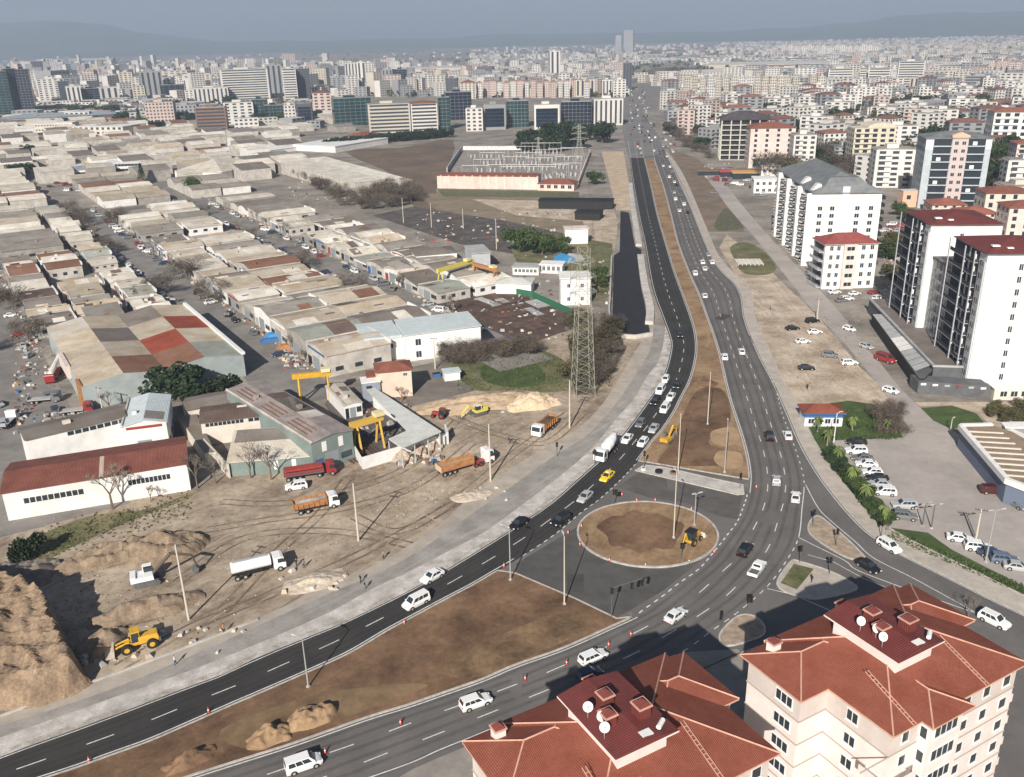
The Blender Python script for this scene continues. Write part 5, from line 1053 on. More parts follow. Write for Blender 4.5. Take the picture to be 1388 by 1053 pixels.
# cars further up the right carriageway
FC = [(952, 357, 'white'), (955, 366, 'white'), (965, 357, 'white'), (942, 372, 'white'), (960, 347, 'silver'), (955, 403, 'white'), (907, 241, 'white'), (914, 248, 'white'), (914, 262, 'silver'), (915.6, 271, 'white'), (922, 266, 'grey'), (927, 278, 'white'), (932, 289, 'black'), (921, 287, 'white'), (899, 226, 'white'), (908, 227, 'white'), (896, 214, 'grey'), (904, 213, 'white'), (922, 258, 'blue'), (917, 252, 'black'), (911, 234, 'grey')]
for i, (px, py, c) in enumerate(FC):
    p = P(px, py); a = heading(wBL, Vector((p.x, p.y))) + math.pi
    lb = ['%s car, %s, on the road going away' % (c, ['first of the trio', 'middle of the trio', 'pavement side of the trio', 'near the median below the trio', 'just ahead of the trio', 'beside the median well below the trio'][i])] if i < 6 else ['%s car in the loose traffic on the road going away' % c]
    car(p.x, p.y, a, random.choice(['sedan', 'hatchback', 'estate']), c, lb[0], group=None if i < 6 else 'cars in the loose traffic going away', far=i > 5)
rr = random.Random(3)
for i in range(95):
    py = 118 + 92 * (i / 95) ** 1.1 + rr.uniform(-1, 1); t_ = (py - 118) / 92
    px = 862 + rr.uniform(-14, 16) * (.6 + t_) + t_ * 12 + (26 if py > 178 and rr.random() < .55 else 0) * t_
    p = P(px, py); c = rr.choice(['white', 'white', 'white', 'silver', 'grey', 'black', 'dark blue', 'red'])
    car(p.x, p.y, R(84 + rr.uniform(-6, 6)) + (math.pi if rr.random() < .5 else 0), rr.choice(['sedan', 'hatchback', 'estate', 'van']), c, 'tiny %s car in the dense traffic at the far end of the road' % c, group='cars in the far traffic jam', far=True)
# parked cars at the right
PK = [(1074, 447, 'sedan', 'black', 10), (1101, 437, 'suv', 'black', 15), (1104, 452, 'sedan', 'white', 5), (1088, 465, 'sedan', 'white', 8), (1125, 484, 'suv', 'grey', -20), (1151, 494, 'estate', 'white', 0), (1093, 501, 'sedan', 'black', -8), (1207, 532, 'hatchback', 'white', -50), (1151, 448, 'hatchback', 'white', -60), (1174, 472, 'hatchback', 'silver', -60), (1148, 407, 'estate', 'white', 10), (1131, 398, 'sedan', 'white', 10), (1141, 409, 'sedan', 'grey', 10), (1158, 400, 'sedan', 'white', 20), (1190, 406, 'estate', 'white', 30), (1184, 398, 'sedan', 'red', 20)]
PW_ = ['on the upper pale dirt beside a pole', 'on the pale dirt beside the frontage road', 'in front of the black tall car', 'in the middle of the pale dirt lot', 'beside the white estate car on the pale dirt', 'beside the grey tall car on the pale dirt', 'lowest on the pale dirt above the blue kiosk', 'driving down the frontage road', 'on the frontage road left of the podium corner', 'parked at the podium awnings', 'first below the red roofed block', 'left of the cluster below the red roofed block', 'in front of the cluster below the red roofed block', 'right in the cluster below the red roofed block', 'beside the podium top corner', 'red one beside the podium top corner']
for (px, py, k, c, a), w_ in zip(PK, PW_):
    p = P(px, py); car(p.x, p.y, R(a), k, c, '%s %s parked %s' % (c, KN[k], w_) if 'driving' not in w_ and 'parked' not in w_ else '%s %s %s' % (c, KN[k], w_), z=.03)
LOT = [(1160, 602, 'sedan', 'black', 'topmost of the car park row under the palms'), (1160, 614, 'suv', 'white', 'second in the palm row, tall'), (1168, 624, 'sedan', 'grey', 'third in the palm row'), (1174, 632, 'sedan', 'white', 'fourth in the palm row'), (1182, 643, 'hatchback', 'white', 'fifth in the palm row'), (1188, 651, 'sedan', 'black', 'sixth in the palm row'), (1192, 659, 'sedan', 'silver', 'seventh in the palm row'), (1198, 670, 'estate', 'white', 'eighth in the palm row'), (1225, 688, 'suv', 'silver', 'ninth in the palm row near the bushes'), (1226, 703, 'suv', 'grey', 'last in the palm row with the dark roof'), (1301, 733, 'sedan', 'white', 'leftmost in the lower row beside the grass strip'), (1325, 745, 'suv', 'white', 'second in the lower row beside the grass strip'), (1343, 753, 'sedan', 'dark blue', 'third in the lower row beside the grass strip'), (1361, 762, 'suv', 'blue', 'fourth in the lower row beside the grass strip'), (1379, 772, 'sedan', 'silver', 'rightmost in the lower row beside the grass strip'), (1344, 668, 'suv', 'dark red', 'alone beside the striped hall')]
for px, py, k, c, w_ in LOT:
    p = P(px, py); car(p.x, p.y, R(170 if py < 700 and c != 'dark red' else (-20 if c != 'dark red' else -12)) + (R(5) if k == 'suv' else 0), k, c, '%s %s, %s' % (c, KN[k], w_), z=.03)
rr = random.Random(12)
for i in range(5):
    p = P(1316 + i * 15, 606 + i * 20); car(p.x, p.y, R(-60 + rr.uniform(-8, 8)), rr.choice(['sedan', 'suv']), rr.choice(['dark blue', 'grey', 'black']), 'dark car in the shaded row under the edge of the striped hall', group='shaded cars beside the striped hall', z=.03)
# red van at the awnings
p = P(1200, 490); car(p.x, p.y, R(-62), 'van', 'red', 'red van parked at the pale awnings of the podium', z=.03, s=1.25)
# cars along the workshop streets
def avoid(u, v): return False
n = 0
for side, v, u0, u1, st_ in (('left side of the main workshop street', -6.6, 20, 320, 8.5), ('right side of the main workshop street', 5.4, 10, 320, 7.5), ('left side of the second street', 53.5, -10, 300, 8.5), ('right side of the second street', 64.5, -5, 300, 8.0), ('outer street at the far left', -56, -10, 300, 11), ('outer street verge at the far left', -68, 0, 300, 13)):
    u = u0
    while u < u1:
        if rr.random() < .72:
            q = UV(u, v + rr.uniform(-.6, .6)); c = rr.choice(['white', 'white', 'silver', 'grey', 'black', 'dark blue', 'silver', 'white', 'grey', 'red']); k = rr.choice(['sedan', 'hatchback', 'van', 'estate', 'van'])
            car(q.x, q.y, UA + (math.pi if rr.random() < .5 else 0) + rr.choice([0, 0, .6, 1.5]) * rr.choice([1, -1]), k, c, '%s %s parked along the %s' % (c, KN[k], side), group='vehicles along the workshop streets', far=True, z=.03); n += 1
        u += st_ + rr.uniform(0, 3)
for i in range(70):
    px, py = rr.uniform(930, 1050), 0
    q = P(rr.choice([rr.uniform(985, 1040), rr.uniform(200, 330), rr.uniform(600, 800)]), 0)
    reg = i % 5
    if reg == 0: x, y = rr.uniform(965, 1040), rr.uniform(240, 268)
    elif reg == 1: x, y = rr.uniform(200, 300), rr.uniform(186, 208)
    elif reg == 2: x, y = rr.uniform(1196, 1262), rr.uniform(296, 330)
    elif reg == 3: x, y = rr.uniform(960, 1050), rr.uniform(228, 246)
    else: x, y = rr.uniform(60, 120), rr.uniform(246, 262)
    q = P(x, y); c = rr.choice(['white', 'silver', 'grey', 'black', 'red', 'white']); car(q.x, q.y, R(rr.uniform(0, 180)), rr.choice(['sedan', 'estate', 'van']), c, 'small %s car standing on the open ground %s' % (c, ['beside the red shop canopy', 'between the workshop blocks at the left', 'behind the farther white tower', 'at the head of the frontage road', 'at the end of the main workshop street'][reg]), group='cars on open ground ' + ['by the canopy', 'by the workshops', 'by the tower', 'at the frontage road', 'by the depot'][reg], far=True, z=.03)

# ---- lorries and machines ----
def wheel(t, x, y, r, w_=.3, s=1, rim=metal, name='wheel'):
    b = B(); b.tube((x, y - w_ / 2, r), (x, y + w_ / 2, r), r, rubber, 16); b.tube((x, y + s * w_ / 2, r), (x, y + s * (w_ / 2 + .02), r), r * .5, rim, 10); return b.build(name, t)
def cab(t, x0, col, H=2.9, z0=.6, L=2.0, W=2.4):
    hw = W / 2; m_ = col; b = B(); v = [(x0, z0), (x0 + L, z0), (x0 + L + .05, z0 + 1.1), (x0 + L - .25, H - .15), (x0 + L - .7, H), (x0 + .1, H), (x0, H - .2)]
    b.xprism(v, -hw, hw, m_); c = b.build('cab', t)
    b = B(); b.add([(x0 + L + .07, -hw * .88, z0 + 1.12), (x0 + L + .07, hw * .88, z0 + 1.12), (x0 + L - .2, hw * .84, H - .22), (x0 + L - .2, -hw * .84, H - .22)], [(0, 1, 2, 3)], glass); b.build('windscreen', c)
    for s in (-1, 1):
        b = B(); y = s * (hw + .012); b.add([(x0 + .7, y, z0 + 1.1), (x0 + L - .15, y, z0 + 1.1), (x0 + L - .4, y, H - .3), (x0 + .7, y, H - .3)], [(0, 1, 2, 3)], glass); b.build('side_window', c)
        b = B(); b.box(x0 + L - .02, x0 + L + .08, s * hw * .72 - .2, s * hw * .72 + .2, z0 + .15, z0 + .4, lampW); b.build('headlight', c)
        b = B(); b.box(x0 + L - .3, x0 + L - .1, s * (hw + .2) - .08, s * (hw + .2) + .08, z0 + 1.2, z0 + 2.0, black); b.build('mirror', c)
    return c
def tipper(label, px, py, ang, body, cabc, load=None, L=8.5, front='cab'):
    p = P(px, py); t = thing('dump_truck', label, 'dump truck', (p.x, p.y, 0), R(ang)); hl = L / 2
    b = B(); b.box(-hl, hl - .3, -.5, .5, .75, 1.05, black); b.build('chassis', t)
    x0, x1 = -hl - .1, hl - 2.4; b = B(); z0, z1 = 1.15, 2.6; w0, w1 = 1.0, 1.25
    b.box(x0 + .1, x1, -w0, w0, z0, z0 + .1, body)
    for s in (-1, 1): b.add([(x0, s * w0, z0), (x1, s * w0, z0), (x1, s * w1, z1), (x0 - .2, s * w1, z1), (x0, s * (w0 - .1), z0), (x1, s * (w0 - .1), z0), (x1, s * (w1 - .1), z1), (x0 - .2, s * (w1 - .1), z1)], [(0, 1, 2, 3), (7, 6, 5, 4), (3, 2, 6, 7), (0, 3, 7, 4), (1, 5, 6, 2)], body)
    for i in range(6): x = x0 + (x1 - x0) * (i + .5) / 6; b.box(x - .06, x + .06, -w1 - .04, -w0 - .02, z0 + .1, z1 - .1, body); b.box(x - .06, x + .06, w0 + .02, w1 + .04, z0 + .1, z1 - .1, body)
    b.box(x1, x1 + .12, -w1, w1, z0, z1 + .3, body); b.box(x0 - .2, x0 - .08, -w1, w1, z0, z1, body); b.build('tipper_body', t)
    if load:
        b = B(); rr = random.Random(px); nx = 8; vs = [(x0 + (x1 - x0) * i / nx, -w1 + .12 + (2 * w1 - .24) * j / 4, z1 - .5 + .5 * math.sin(math.pi * j / 4) * math.sin(math.pi * (i + .5) / nx) + rr.uniform(-.1, .1)) for i in range(nx + 1) for j in range(5)]
        b.add(vs, [(i * 5 + j, (i + 1) * 5 + j, (i + 1) * 5 + j + 1, i * 5 + j + 1) for i in range(nx) for j in range(4)], load); b.build('load', t)
    cab(t, hl - 2.0, cabc)
    for x in (-hl + .9, -hl + 2.3, hl - 1.2): [wheel(t, x, s * 1.05, .5, .35, s) for s in (-1, 1)]
    return t
tipper('ochre orange tipper lorry with white cab parked beside a lamp post, heaped grey load', 430, 690, 22, orange, CP['white'], greyw)
tipper('blue and white cab tipper with orange body heading down the dirt track', 738, 585, 240, orange, CP['white'], M('dark_load', (.1, .07, .05), .9))
# big trailer tipper beside the pole
p = P(640, 632); t = thing('articulated_lorry', 'white cab lorry with red chassis and long open orange tipping trailer', 'lorry', (p.x, p.y, 0), R(32))
b = B(); x0, x1 = -8, -.2
b.box(x0, x1, -1.1, 1.1, 1.2, 1.32, orange)
for s in (-1, 1): b.box(x0, x1, s * 1.2 - .06, s * 1.2 + .06, 1.2, 2.5, orange)
b.box(x0 - .1, x0, -1.26, 1.26, 1.2, 2.5, M('pale_tailgate', (.6, .45, .33), .7)); b.box(x1, x1 + .1, -1.26, 1.26, 1.2, 2.8, orange); b.box(x0 + .1, x1, -1.1, 1.1, 1.33, 1.9, MATS['ochre_sand']); b.build('trailer', t)
b = B(); b.box(-.2, 4.5, -.5, .5, .7, 1.0, redp); b.box(-.4, 1.4, -1.0, 1.0, .6, .9, redp); b.build('chassis', t)
cab(t, 2.9, CP['white'], H=3.3)
for x in (-7.2, -6.0, -4.8, .4, 1.6, 4.1): [wheel(t, x, s * 1.05, .5, .35, s, redp if x > 0 else metal) for s in (-1, 1)]
# red semi
p = P(425, 645); t = thing('articulated_lorry', 'red cab lorry with long red and grey trailer beside the works hall', 'lorry', (p.x, p.y, 0), R(17))
b = B(); b.box(-6, 2.2, -1.2, 1.2, 1.1, 1.3, dgrey); b.box(-6, 2.2, -1.25, -1.18, 1.3, 2.1, M('rubber_red', (.2, .05, .05), .7)); b.box(-6, 2.2, 1.18, 1.25, 1.3, 2.1, redp); b.xprism([(-6, 2.1), (2.2, 2.1), (2.0, 2.6), (-5.8, 2.6)], -.9, .9, redp); b.build('trailer', t)
cab(t, 2.7, CP['red']); 
for x in (-5.2, -4, -2.8, 1.2, 3.9): [wheel(t, x, s * 1.05, .5, .35, s) for s in (-1, 1)]
p = P(402, 662); t = car(p.x, p.y, R(195), 'suv', 'white', 'white tall car standing between the red lorry and the orange tipper', z=0.0)
# white tanker
p = P(352, 776); t = thing('tanker_truck', 'white tanker lorry with rounded tank parked on the dirt beside the gravel heap', 'tanker', (p.x, p.y, 0), R(24))
b = B(); b.box(-4.6, 4, -.5, .5, .75, 1.05, black); b.build('chassis', t)
b = B(); b.smooth = False; pr = [(1.2 * math.sin(a) , 2.15 + 1.0 * math.cos(a)) for a in [2 * math.pi * i / 18 for i in range(18)]]; v = [(-4.6, y, z) for y, z in pr] + [(2.0, y, z) for y, z in pr]
b.add(v, [(i, (i + 1) % 18, 18 + (i + 1) % 18, 18 + i) for i in range(18)] + [tuple(range(18))[::-1], tuple(range(18, 36))], CP['white']); b.box(-4.2, 1.6, -.3, .3, 3.14, 3.25, greyw); b.box(-3.0, .5, -1.22, -1.1, 1.1, 1.5, black); b.build('tank', t)
cab(t, 2.4, CP['white'], H=2.8)
for x in (-3.8, -2.5, 3.4): [wheel(t, x, s * 1.05, .5, .35, s) for s in (-1, 1)]
# concrete mixer
p = P(822, 618); t = thing('cement_mixer', 'white cement mixer lorry with big drum on the concrete strip', 'cement mixer', (p.x, p.y, 0.03), heading(wAL, Vector((p.x, p.y))))
b = B(); b.box(-4.2, 4, -.5, .5, .75, 1.05, black); b.build('chassis', t)
b = B(); n = 16; prof = [(-4.4, .45, 3.3), (-3.2, .95, 2.9), (-1.2, 1.25, 2.45), (.6, 1.15, 2.15), (1.6, .55, 1.95)]; v = []
for x, r_, z in prof: v += [(x, r_ * math.cos(2 * math.pi * i / n), z + r_ * math.sin(2 * math.pi * i / n)) for i in range(n)]
b.add(v, [(k * n + i, k * n + (i + 1) % n, (k + 1) * n + (i + 1) % n, (k + 1) * n + i) for k in range(4) for i in range(n)] + [tuple(range(n))[::-1], tuple(range(4 * n, 5 * n))], CP['white']); b.build('drum', t)
b = B(); b.frus((-4.9, -4.2, -.3, .3), (-5, -4, -.6, .6), 2.9, 3.9, greyw); b.box(-4.9, -4.5, -.2, .2, 1.3, 2.9, greyw); b.build('chute', t)
cab(t, 2.2, CP['white'], H=2.9)
for x in (-3.2, -1.9, 3.1): [wheel(t, x, s * 1.05, .5, .35, s) for s in (-1, 1)]
# wheel loader
p = P(186, 878); t = thing('wheel_loader', 'yellow wheel loader with raised pale bucket beside the big soil heap', 'wheel loader', (p.x, p.y, 0), R(205))
b = B(); b.frus((-3.4, -.4, -.95, .95), (-3.1, -.4, -.75, .75), 1.1, 2.2, yellow); b.box(-3.5, -3.2, -1.1, 1.1, .9, 1.5, dgrey); b.box(-.4, 1.6, -.5, .5, .8, 1.5, yellow); b.build('body', t)
b = B(); b.frus((-.7, .7, -.75, .75), (-.6, .45, -.65, .65), 1.5, 3.1, glass); b.box(-.75, .65, -.8, .8, 3.1, 3.3, yellow)
for x, y in ((-.66, -.7), (.6, -.7), (-.66, .7), (.6, .7)): b.tube((x, y, 1.5), (x * .9, y * .92, 3.1), .06, yellow, 5)
b.build('cab', t)
for s in (-1, 1):
    b = B(); b.tube((.9, s * .45, 1.6), (2.6, s * .45, 1.2), .16, yellow, 6); b.tube((2.6, s * .45, 1.2), (3.3, s * .45, .7), .16, yellow, 6); b.build('lift_arm', t)
    for x in (-2.2, 1.4): wheel(t, x, s * 1.05, .8, .6, s, yellow)
b = B(); b.xprism([(3.2, .2), (4.5, .15), (4.5, .25), (3.5, .4), (3.3, 1.3), (3.1, 1.3)], -1.4, 1.4, M('worn_bucket', (.55, .47, .38), .6)); b.build('bucket', t)
def excavator(label, px, py, ang, col, cabc, boom=((.9, 1.6), (3.6, 4.4), (6.2, 3.0), (6.6, .9)), s=1.0, swing=0, bc=None):
    p = P(px, py); t = thing('excavator', label, 'excavator', (p.x, p.y, 0), R(ang)); t.scale = (s,) * 3
    for sd in (-1, 1):
        b = B(); b.xprism([(-1.9, .1), (1.9, .1), (2.2, .5), (1.9, .95), (-1.9, .95), (-2.2, .5)], sd * 1.15 - .28, sd * 1.15 + .28, dgrey); b.build('track', t)
    b = B(); b.box(-.7, .7, -.9, .9, .5, 1.05, dgrey); b.frus((-2.4, 1.2, -1.25, 1.25), (-2.3, 1.1, -1.2, 1.2), 1.06, 1.9, col); b.box(-2.5, -1.6, -1.25, 1.25, 1.05, 2.2, col); b.build('upper_body', t)
    b = B(); b.frus((-.4, 1.3, .35, 1.25), (-.3, 1.0, .4, 1.2), 1.9, 3.0, glass); b.box(-.35, 1.05, .35, 1.25, 3.0, 3.1, cabc); b.box(-.45, -.3, .35, 1.25, 1.9, 3.0, cabc); b.build('cab', t)
    for (x0, z0), (x1, z1), nm, r0, r1 in zip(boom, boom[1:], ('boom', 'boom', 'stick'), (.28, .3, .22), (.3, .22, .14)):
        b = B(); b.tube((x0, -.1, z0), (x1, -.1, z1), r0, bc or col, 6, r1); b.build(nm, t)
    x, z = boom[-1]; b = B(); b.xprism([(x - .1, z + .1), (x + .3, z - .2), (x + .1, z - .9), (x - .6, z - 1.0), (x - .9, z - .5)], -.7, .5, dgrey); b.build('bucket', t)
    return t
excavator('white and black excavator working between the soil heaps', 200, 790, 22, CP['white'], CP['white'], bc=M('dark_boom', (.1, .08, .065), .7), boom=((1.1, 1.7), (4.4, 4.8), (7.6, 3.6), (8.2, 1.3)))
excavator('yellow excavator digging in the median beside the lamp post', 904, 600, 55, yellow, dgrey, s=.72)
excavator('yellow excavator beside the sand heap, boom reaching down', 648, 562, 215, MATS['lemon_paint'], CP['white'], boom=((.9, 1.6), (2.8, 3.2), (4.8, 1.6), (5.2, .6)), s=.9)
# backhoe loader
p = P(938, 737); t = thing('backhoe_loader', 'yellow backhoe loader with black cab roof on the roundabout', 'backhoe loader', (p.x, p.y, .2), R(50))
b = B(); b.frus((.2, 2.2, -.5, .5), (.2, 2.1, -.45, .45), .9, 1.7, yellow); b.box(-1.6, .3, -.7, .7, .8, 1.3, yellow); b.build('body', t)
b = B(); b.frus((-1.5, .3, -.75, .75), (-1.4, .2, -.7, .7), 1.3, 2.7, glass); b.box(-1.6, .4, -.8, .8, 2.7, 2.85, black); b.build('cab', t)
for sd in (-1, 1):
    wheel(t, -.9, sd * .85, .75, .45, sd, yellow); wheel(t, 1.6, sd * .8, .5, .35, sd, yellow)
    b = B(); b.tube((.3, sd * .6, 1.6), (2.6, sd * .6, .8), .11, yellow, 6); b.build('lift_arm', t)
b = B(); b.xprism([(2.6, .15), (3.6, .1), (3.6, .2), (2.9, .35), (2.7, 1.1), (2.55, 1.1)], -1.15, 1.15, M('white_bucket', (.7, .66, .6), .6)); b.build('bucket', t)
b = B(); b.tube((-1.7, 0, 1.2), (-2.5, 0, 3.0), .16, yellow, 6); b.tube((-2.5, 0, 3.0), (-3.5, 0, 1.4), .13, yellow, 6); b.xprism([(-3.6, 1.4), (-3.3, 1.3), (-3.2, .6), (-3.8, .6)], -.3, .3, dgrey); b.build('digging_arm', t)
# red tractor
p = P(597, 566); t = thing('tractor', 'red tractor with dark cab beside the sand heap', 'tractor', (p.x, p.y, 0), R(160))
b = B(); b.frus((0, 2.2, -.45, .45), (.1, 2.0, -.4, .4), .8, 1.5, redp); b.build('bonnet', t); b = B(); b.frus((-1.3, .1, -.75, .75), (-1.2, 0, -.65, .65), 1.1, 2.4, glass); b.box(-1.35, .1, -.75, .75, 2.4, 2.5, redp); b.build('cab', t)
for sd in (-1, 1): wheel(t, -.7, sd * .9, .8, .45, sd, redp); wheel(t, 1.7, sd * .75, .5, .3, sd, redp)
# truck crane with long folded white boom at the left
p = P(75, 510); t = thing('mobile_crane', 'mobile crane with long white boom and red frame at the side of the patched hall', 'mobile crane', (p.x, p.y, 0), R(104))
b = B(); b.box(-5, 4, -1.2, 1.2, .7, 1.4, redp); b.build('chassis', t); b = B(); b.tube((-4.5, 0, 2.2), (10, 0, 3.4), .75, white, 8, .5); b.build('boom', t); cab(t, -6.6, CP['red'], H=2.6)
for x in (-5.6, -2.4, 1.6, 3): [wheel(t, x, s * 1.05, .5, .35, s) for s in (-1, 1)]
for i, (px, py, an, c, lb) in enumerate([(12, 575, 95, 'white', 'white flatbed lorry standing in the shade at the far left edge'), (62, 545, 10, 'grey', 'grey flatbed lorry below the mobile crane'), (352, 398, 118, 'red', 'red flatbed lorry on the main workshop street'), (105, 560, 15, 'red', 'red flatbed lorry in front of the patched hall corner')]):
    p = P(px, py); t = thing('flatbed_truck', lb, 'lorry', (p.x, p.y, 0), R(an)); b = B(); b.box(-4, 1.6, -1.15, 1.15, 1.0, 1.2, greyw); b.box(-4, -3.9, -1.15, 1.15, 1.2, 1.9, greyw); b.box(-4, 3.6, -.5, .5, .7, 1.0, black); b.build('bed', t); cab(t, 1.8, CP[c], H=2.7)
    for x in (-3, -1.8, 2.8): [wheel(t, x, s * 1.0, .48, .3, s) for s in (-1, 1)]
# ================= POLES, SIGNALS, SMALL THINGS =================
wood = M('pale_pole', (.55, .5, .42), .8)
def lamp(label, px, py, ty, arm=1.6, ang=60, double=False, name='street_lamp', z=0.0, col=None):
    p = P(px, py, z); h = HZ(px, py, ty); t = thing(name, label, 'street lamp', (p.x, p.y, z), R(ang)); m_ = col or metal
    b = B(); b.tube((0, 0, 0), (0, 0, h), .13, m_, 8, .07); b.box(-.22, .22, -.22, .22, 0, .25, concrete); b.build('pole', t)
    for s in ((1, -1) if double else (1,)):
        b = B(); b.tube((0, 0, h - .1), (s * arm, 0, h + .25), .05, m_, 6); b.build('arm', t)
        b = B(); b.frus((s * arm - .15, s * arm + .7, -.15, .15), (s * arm - .1, s * arm + .6, -.1, .1), h + .15, h + .32, greyw); b.build('lamp_head', t)
    return t
lamp('grey street lamp at the near edge of the lower median, left of the sand heaps', 418, 931, 866, 1.2, 150, z=.12)
lamp('grey street lamp at the upper left tip of the lower median', 692, 786, 715, 1.2, 150, z=.12)
lamp('pale lamp post at the foot of the asphalt patch below the roundabout', 765, 819, 727, .8, 100, z=.12, col=wood)
lamp('tall pale lamp post standing on the roundabout', 913, 729, 640, .8, 100, z=.2, col=wood)
lamp('grey double headed lamp post behind the backhoe loader', 941, 712, 670, .7, 20, True, z=.2)
lamp('lamp post in the upper median beside the excavator', 919, 640, 565, .8, 80, z=.12, col=wood)
lamp('lamp post in the middle of the upper median', 959, 575, 508, .8, 80, z=.12, col=wood)
lamp('thin lamp post in the median beside the ochre sand', 982, 640, 572, .8, 80, z=.12)
lamp('pale lamp post beside the palms at the car park', 1130, 600, 560, .8, 20, col=white)
lamp('dark two headed lamp post in the car park beside the last palm row car', 1262, 716, 685, .9, 10, True, col=dgrey)
lamp('leaning dark lamp post beside the two headed one in the car park', 1250, 713, 684, .9, 30, True, col=dgrey)
lamp('pale lamp post with three heads at the lower parked row', 1336, 762, 692, 1.2, 10, True, col=metal)
lamp('lamp post on the small lawn near the frontage road', 1288, 585, 568, .5, 40, col=wood)
# power poles
def power_pole(label, px, py, ty, ang=30, arms=2):
    p = P(px, py); h = HZ(px, py, ty); t = thing('utility_pole', label, 'utility pole', (p.x, p.y, 0), R(ang)); b = B(); b.tube((0, 0, 0), (0, 0, h), .2, wood, 8, .12); b.build('pole', t)
    for k in range(arms):
        b = B(); z = h - .3 - k * 1.1; b.box(-1.0, 1.0, -.06, .06, z, z + .12, dgrey); b.build('cross_arm', t)
        for x in (-.9, -.45, .45, .9): b = B(); b.tube((x, 0, z + .12), (x, 0, z + .4), .06, brickw, 6); b.build('insulator', t)
    return t, Vector((p.x, p.y, h))
POLES = [power_pole('tall pale utility pole beside the excavator at the soil heaps', 256, 840, 738, -20), power_pole('pale utility pole with two cross arms in the middle of the dirt yard', 486, 733, 655, -20), power_pole('pale utility pole beside the long orange trailer', 665, 652, 575, -20), power_pole('pale utility pole in front of the big lattice pylon', 772, 580, 515, -20)]
for i, (px, py, ty, lb) in enumerate([(590, 500, 458, 'utility pole beside the white office on the dirt'), (547, 302, 268, 'pale pole with white base beside the dark storage yard'), (585, 308, 275, 'pale pole at the dark storage yard, second from the left'), (628, 310, 283, 'pale pole at the dark storage yard, third from the left'), (673, 338, 297, 'pale pole right of the yellow gantry'), (140, 560, 525, 'thin pole in front of the patched hall'), (1107, 437, 405, 'utility pole on the pale dirt beside the black cars'), (1322, 735, 690, 'dark leaning utility pole in the car park')]):
    power_pole(lb, px, py, ty, -20, 1)
wm = M('cable', (.04, .04, .04), .6)
def cable(label, a, c, sag=1.2):
    b = B(); pts = [a.lerp(c, i / 12) - Vector((0, 0, sag * 4 * (i / 12) * (1 - i / 12))) for i in range(13)]
    for p, q in zip(pts, pts[1:]): b.tube(p, q, .025, wm, 4)
    tag(b.build('power_cable'), label, 'cable')
tops = [p[1] for p in POLES]
for i, w_ in enumerate(['the soil heap pole and the dirt yard pole', 'the dirt yard pole and the trailer pole', 'the trailer pole and the pylon side pole']):
    cable('thin black power cable strung between ' + w_, tops[i] - Vector((0, 0, .3)), tops[i + 1] - Vector((0, 0, .3)))
# lattice pylons
def pylon(label, px, py, ty, wb=5.5, arms=((.62, 7), (.76, 6), (.9, 5)), col=None, tp=.78, kz=.6):
    p = P(px, py); h = HZ(px, py, ty); t = thing('lattice_pylon', label, 'pylon', (p.x, p.y, 0), R(12)); m_ = col or steel
    def wz(z): return wb / 2 * (1 - tp * min(1, z / (h * kz)))
    b = B(); n = 16
    for i in range(n):
        z0, z1 = h * i / n, h * (i + 1) / n; a, c = wz(z0), wz(z1); r = .075 if i < 10 else .055
        cr = [(-1, -1), (1, -1), (1, 1), (-1, 1)]
        for k in range(4):
            s, e = cr[k], cr[(k + 1) % 4]
            b.tube((s[0] * a, s[1] * a, z0), (s[0] * c, s[1] * c, z1), r, m_, 4)
            b.tube((s[0] * a, s[1] * a, z0), (e[0] * c, e[1] * c, z1), .03, m_, 3); b.tube((e[0] * a, e[1] * a, z0), (s[0] * c, s[1] * c, z1), .03, m_, 3); b.tube((s[0] * c, s[1] * c, z1), (e[0] * c, e[1] * c, z1), .03, m_, 3)
    b.build('tower', t)
    for f, L in arms:
        z = h * f; b = B(); w_ = wz(z)
        for y in (-w_, w_): b.tube((-w_, y, z), (w_, y, z), .06, m_, 4); b.tube((-w_, y, z + 1.4), (w_, y, z + 1.4), .06, m_, 4)
        for s in (-1, 1):
            for y in (-w_, w_): b.tube((s * w_, y, z), (s * L, 0, z + .2), .07, m_, 4); b.tube((s * w_, y, z + 1.4), (s * L, 0, z + .2), .06, m_, 4)
            for k in range(1, 5): x = s * (w_ + (L - w_) * k / 5); b.tube((x, -w_ * (1 - k / 5), z), (x, w_ * (1 - k / 5), z + .1), .04, m_, 3); b.tube((x, 0, z), (x + s * .8, 0, z + 1.4 * (1 - k / 5)), .04, m_, 3)
            b.tube((s * L, 0, z + .2), (s * L, 0, z - 1.3), .09, brickw, 6)
        b.build('cross_arm', t)
    return t
pylon('large pale lattice pylon between the grassy patch and the service road', 790, 533, 335, 5.0, ((.7, 3.4), (.8, 3.2), (.9, 2.8)), M('weathered_steel', (.33, .33, .28), .7), .5, .9)
pylon('distant lattice pylon at the far corner of the substation', 785, 222, 168, 8)
pylon('thinner lattice mast left of the big trees beside the substation', 730, 212, 186, 4, ((.9, 3),))
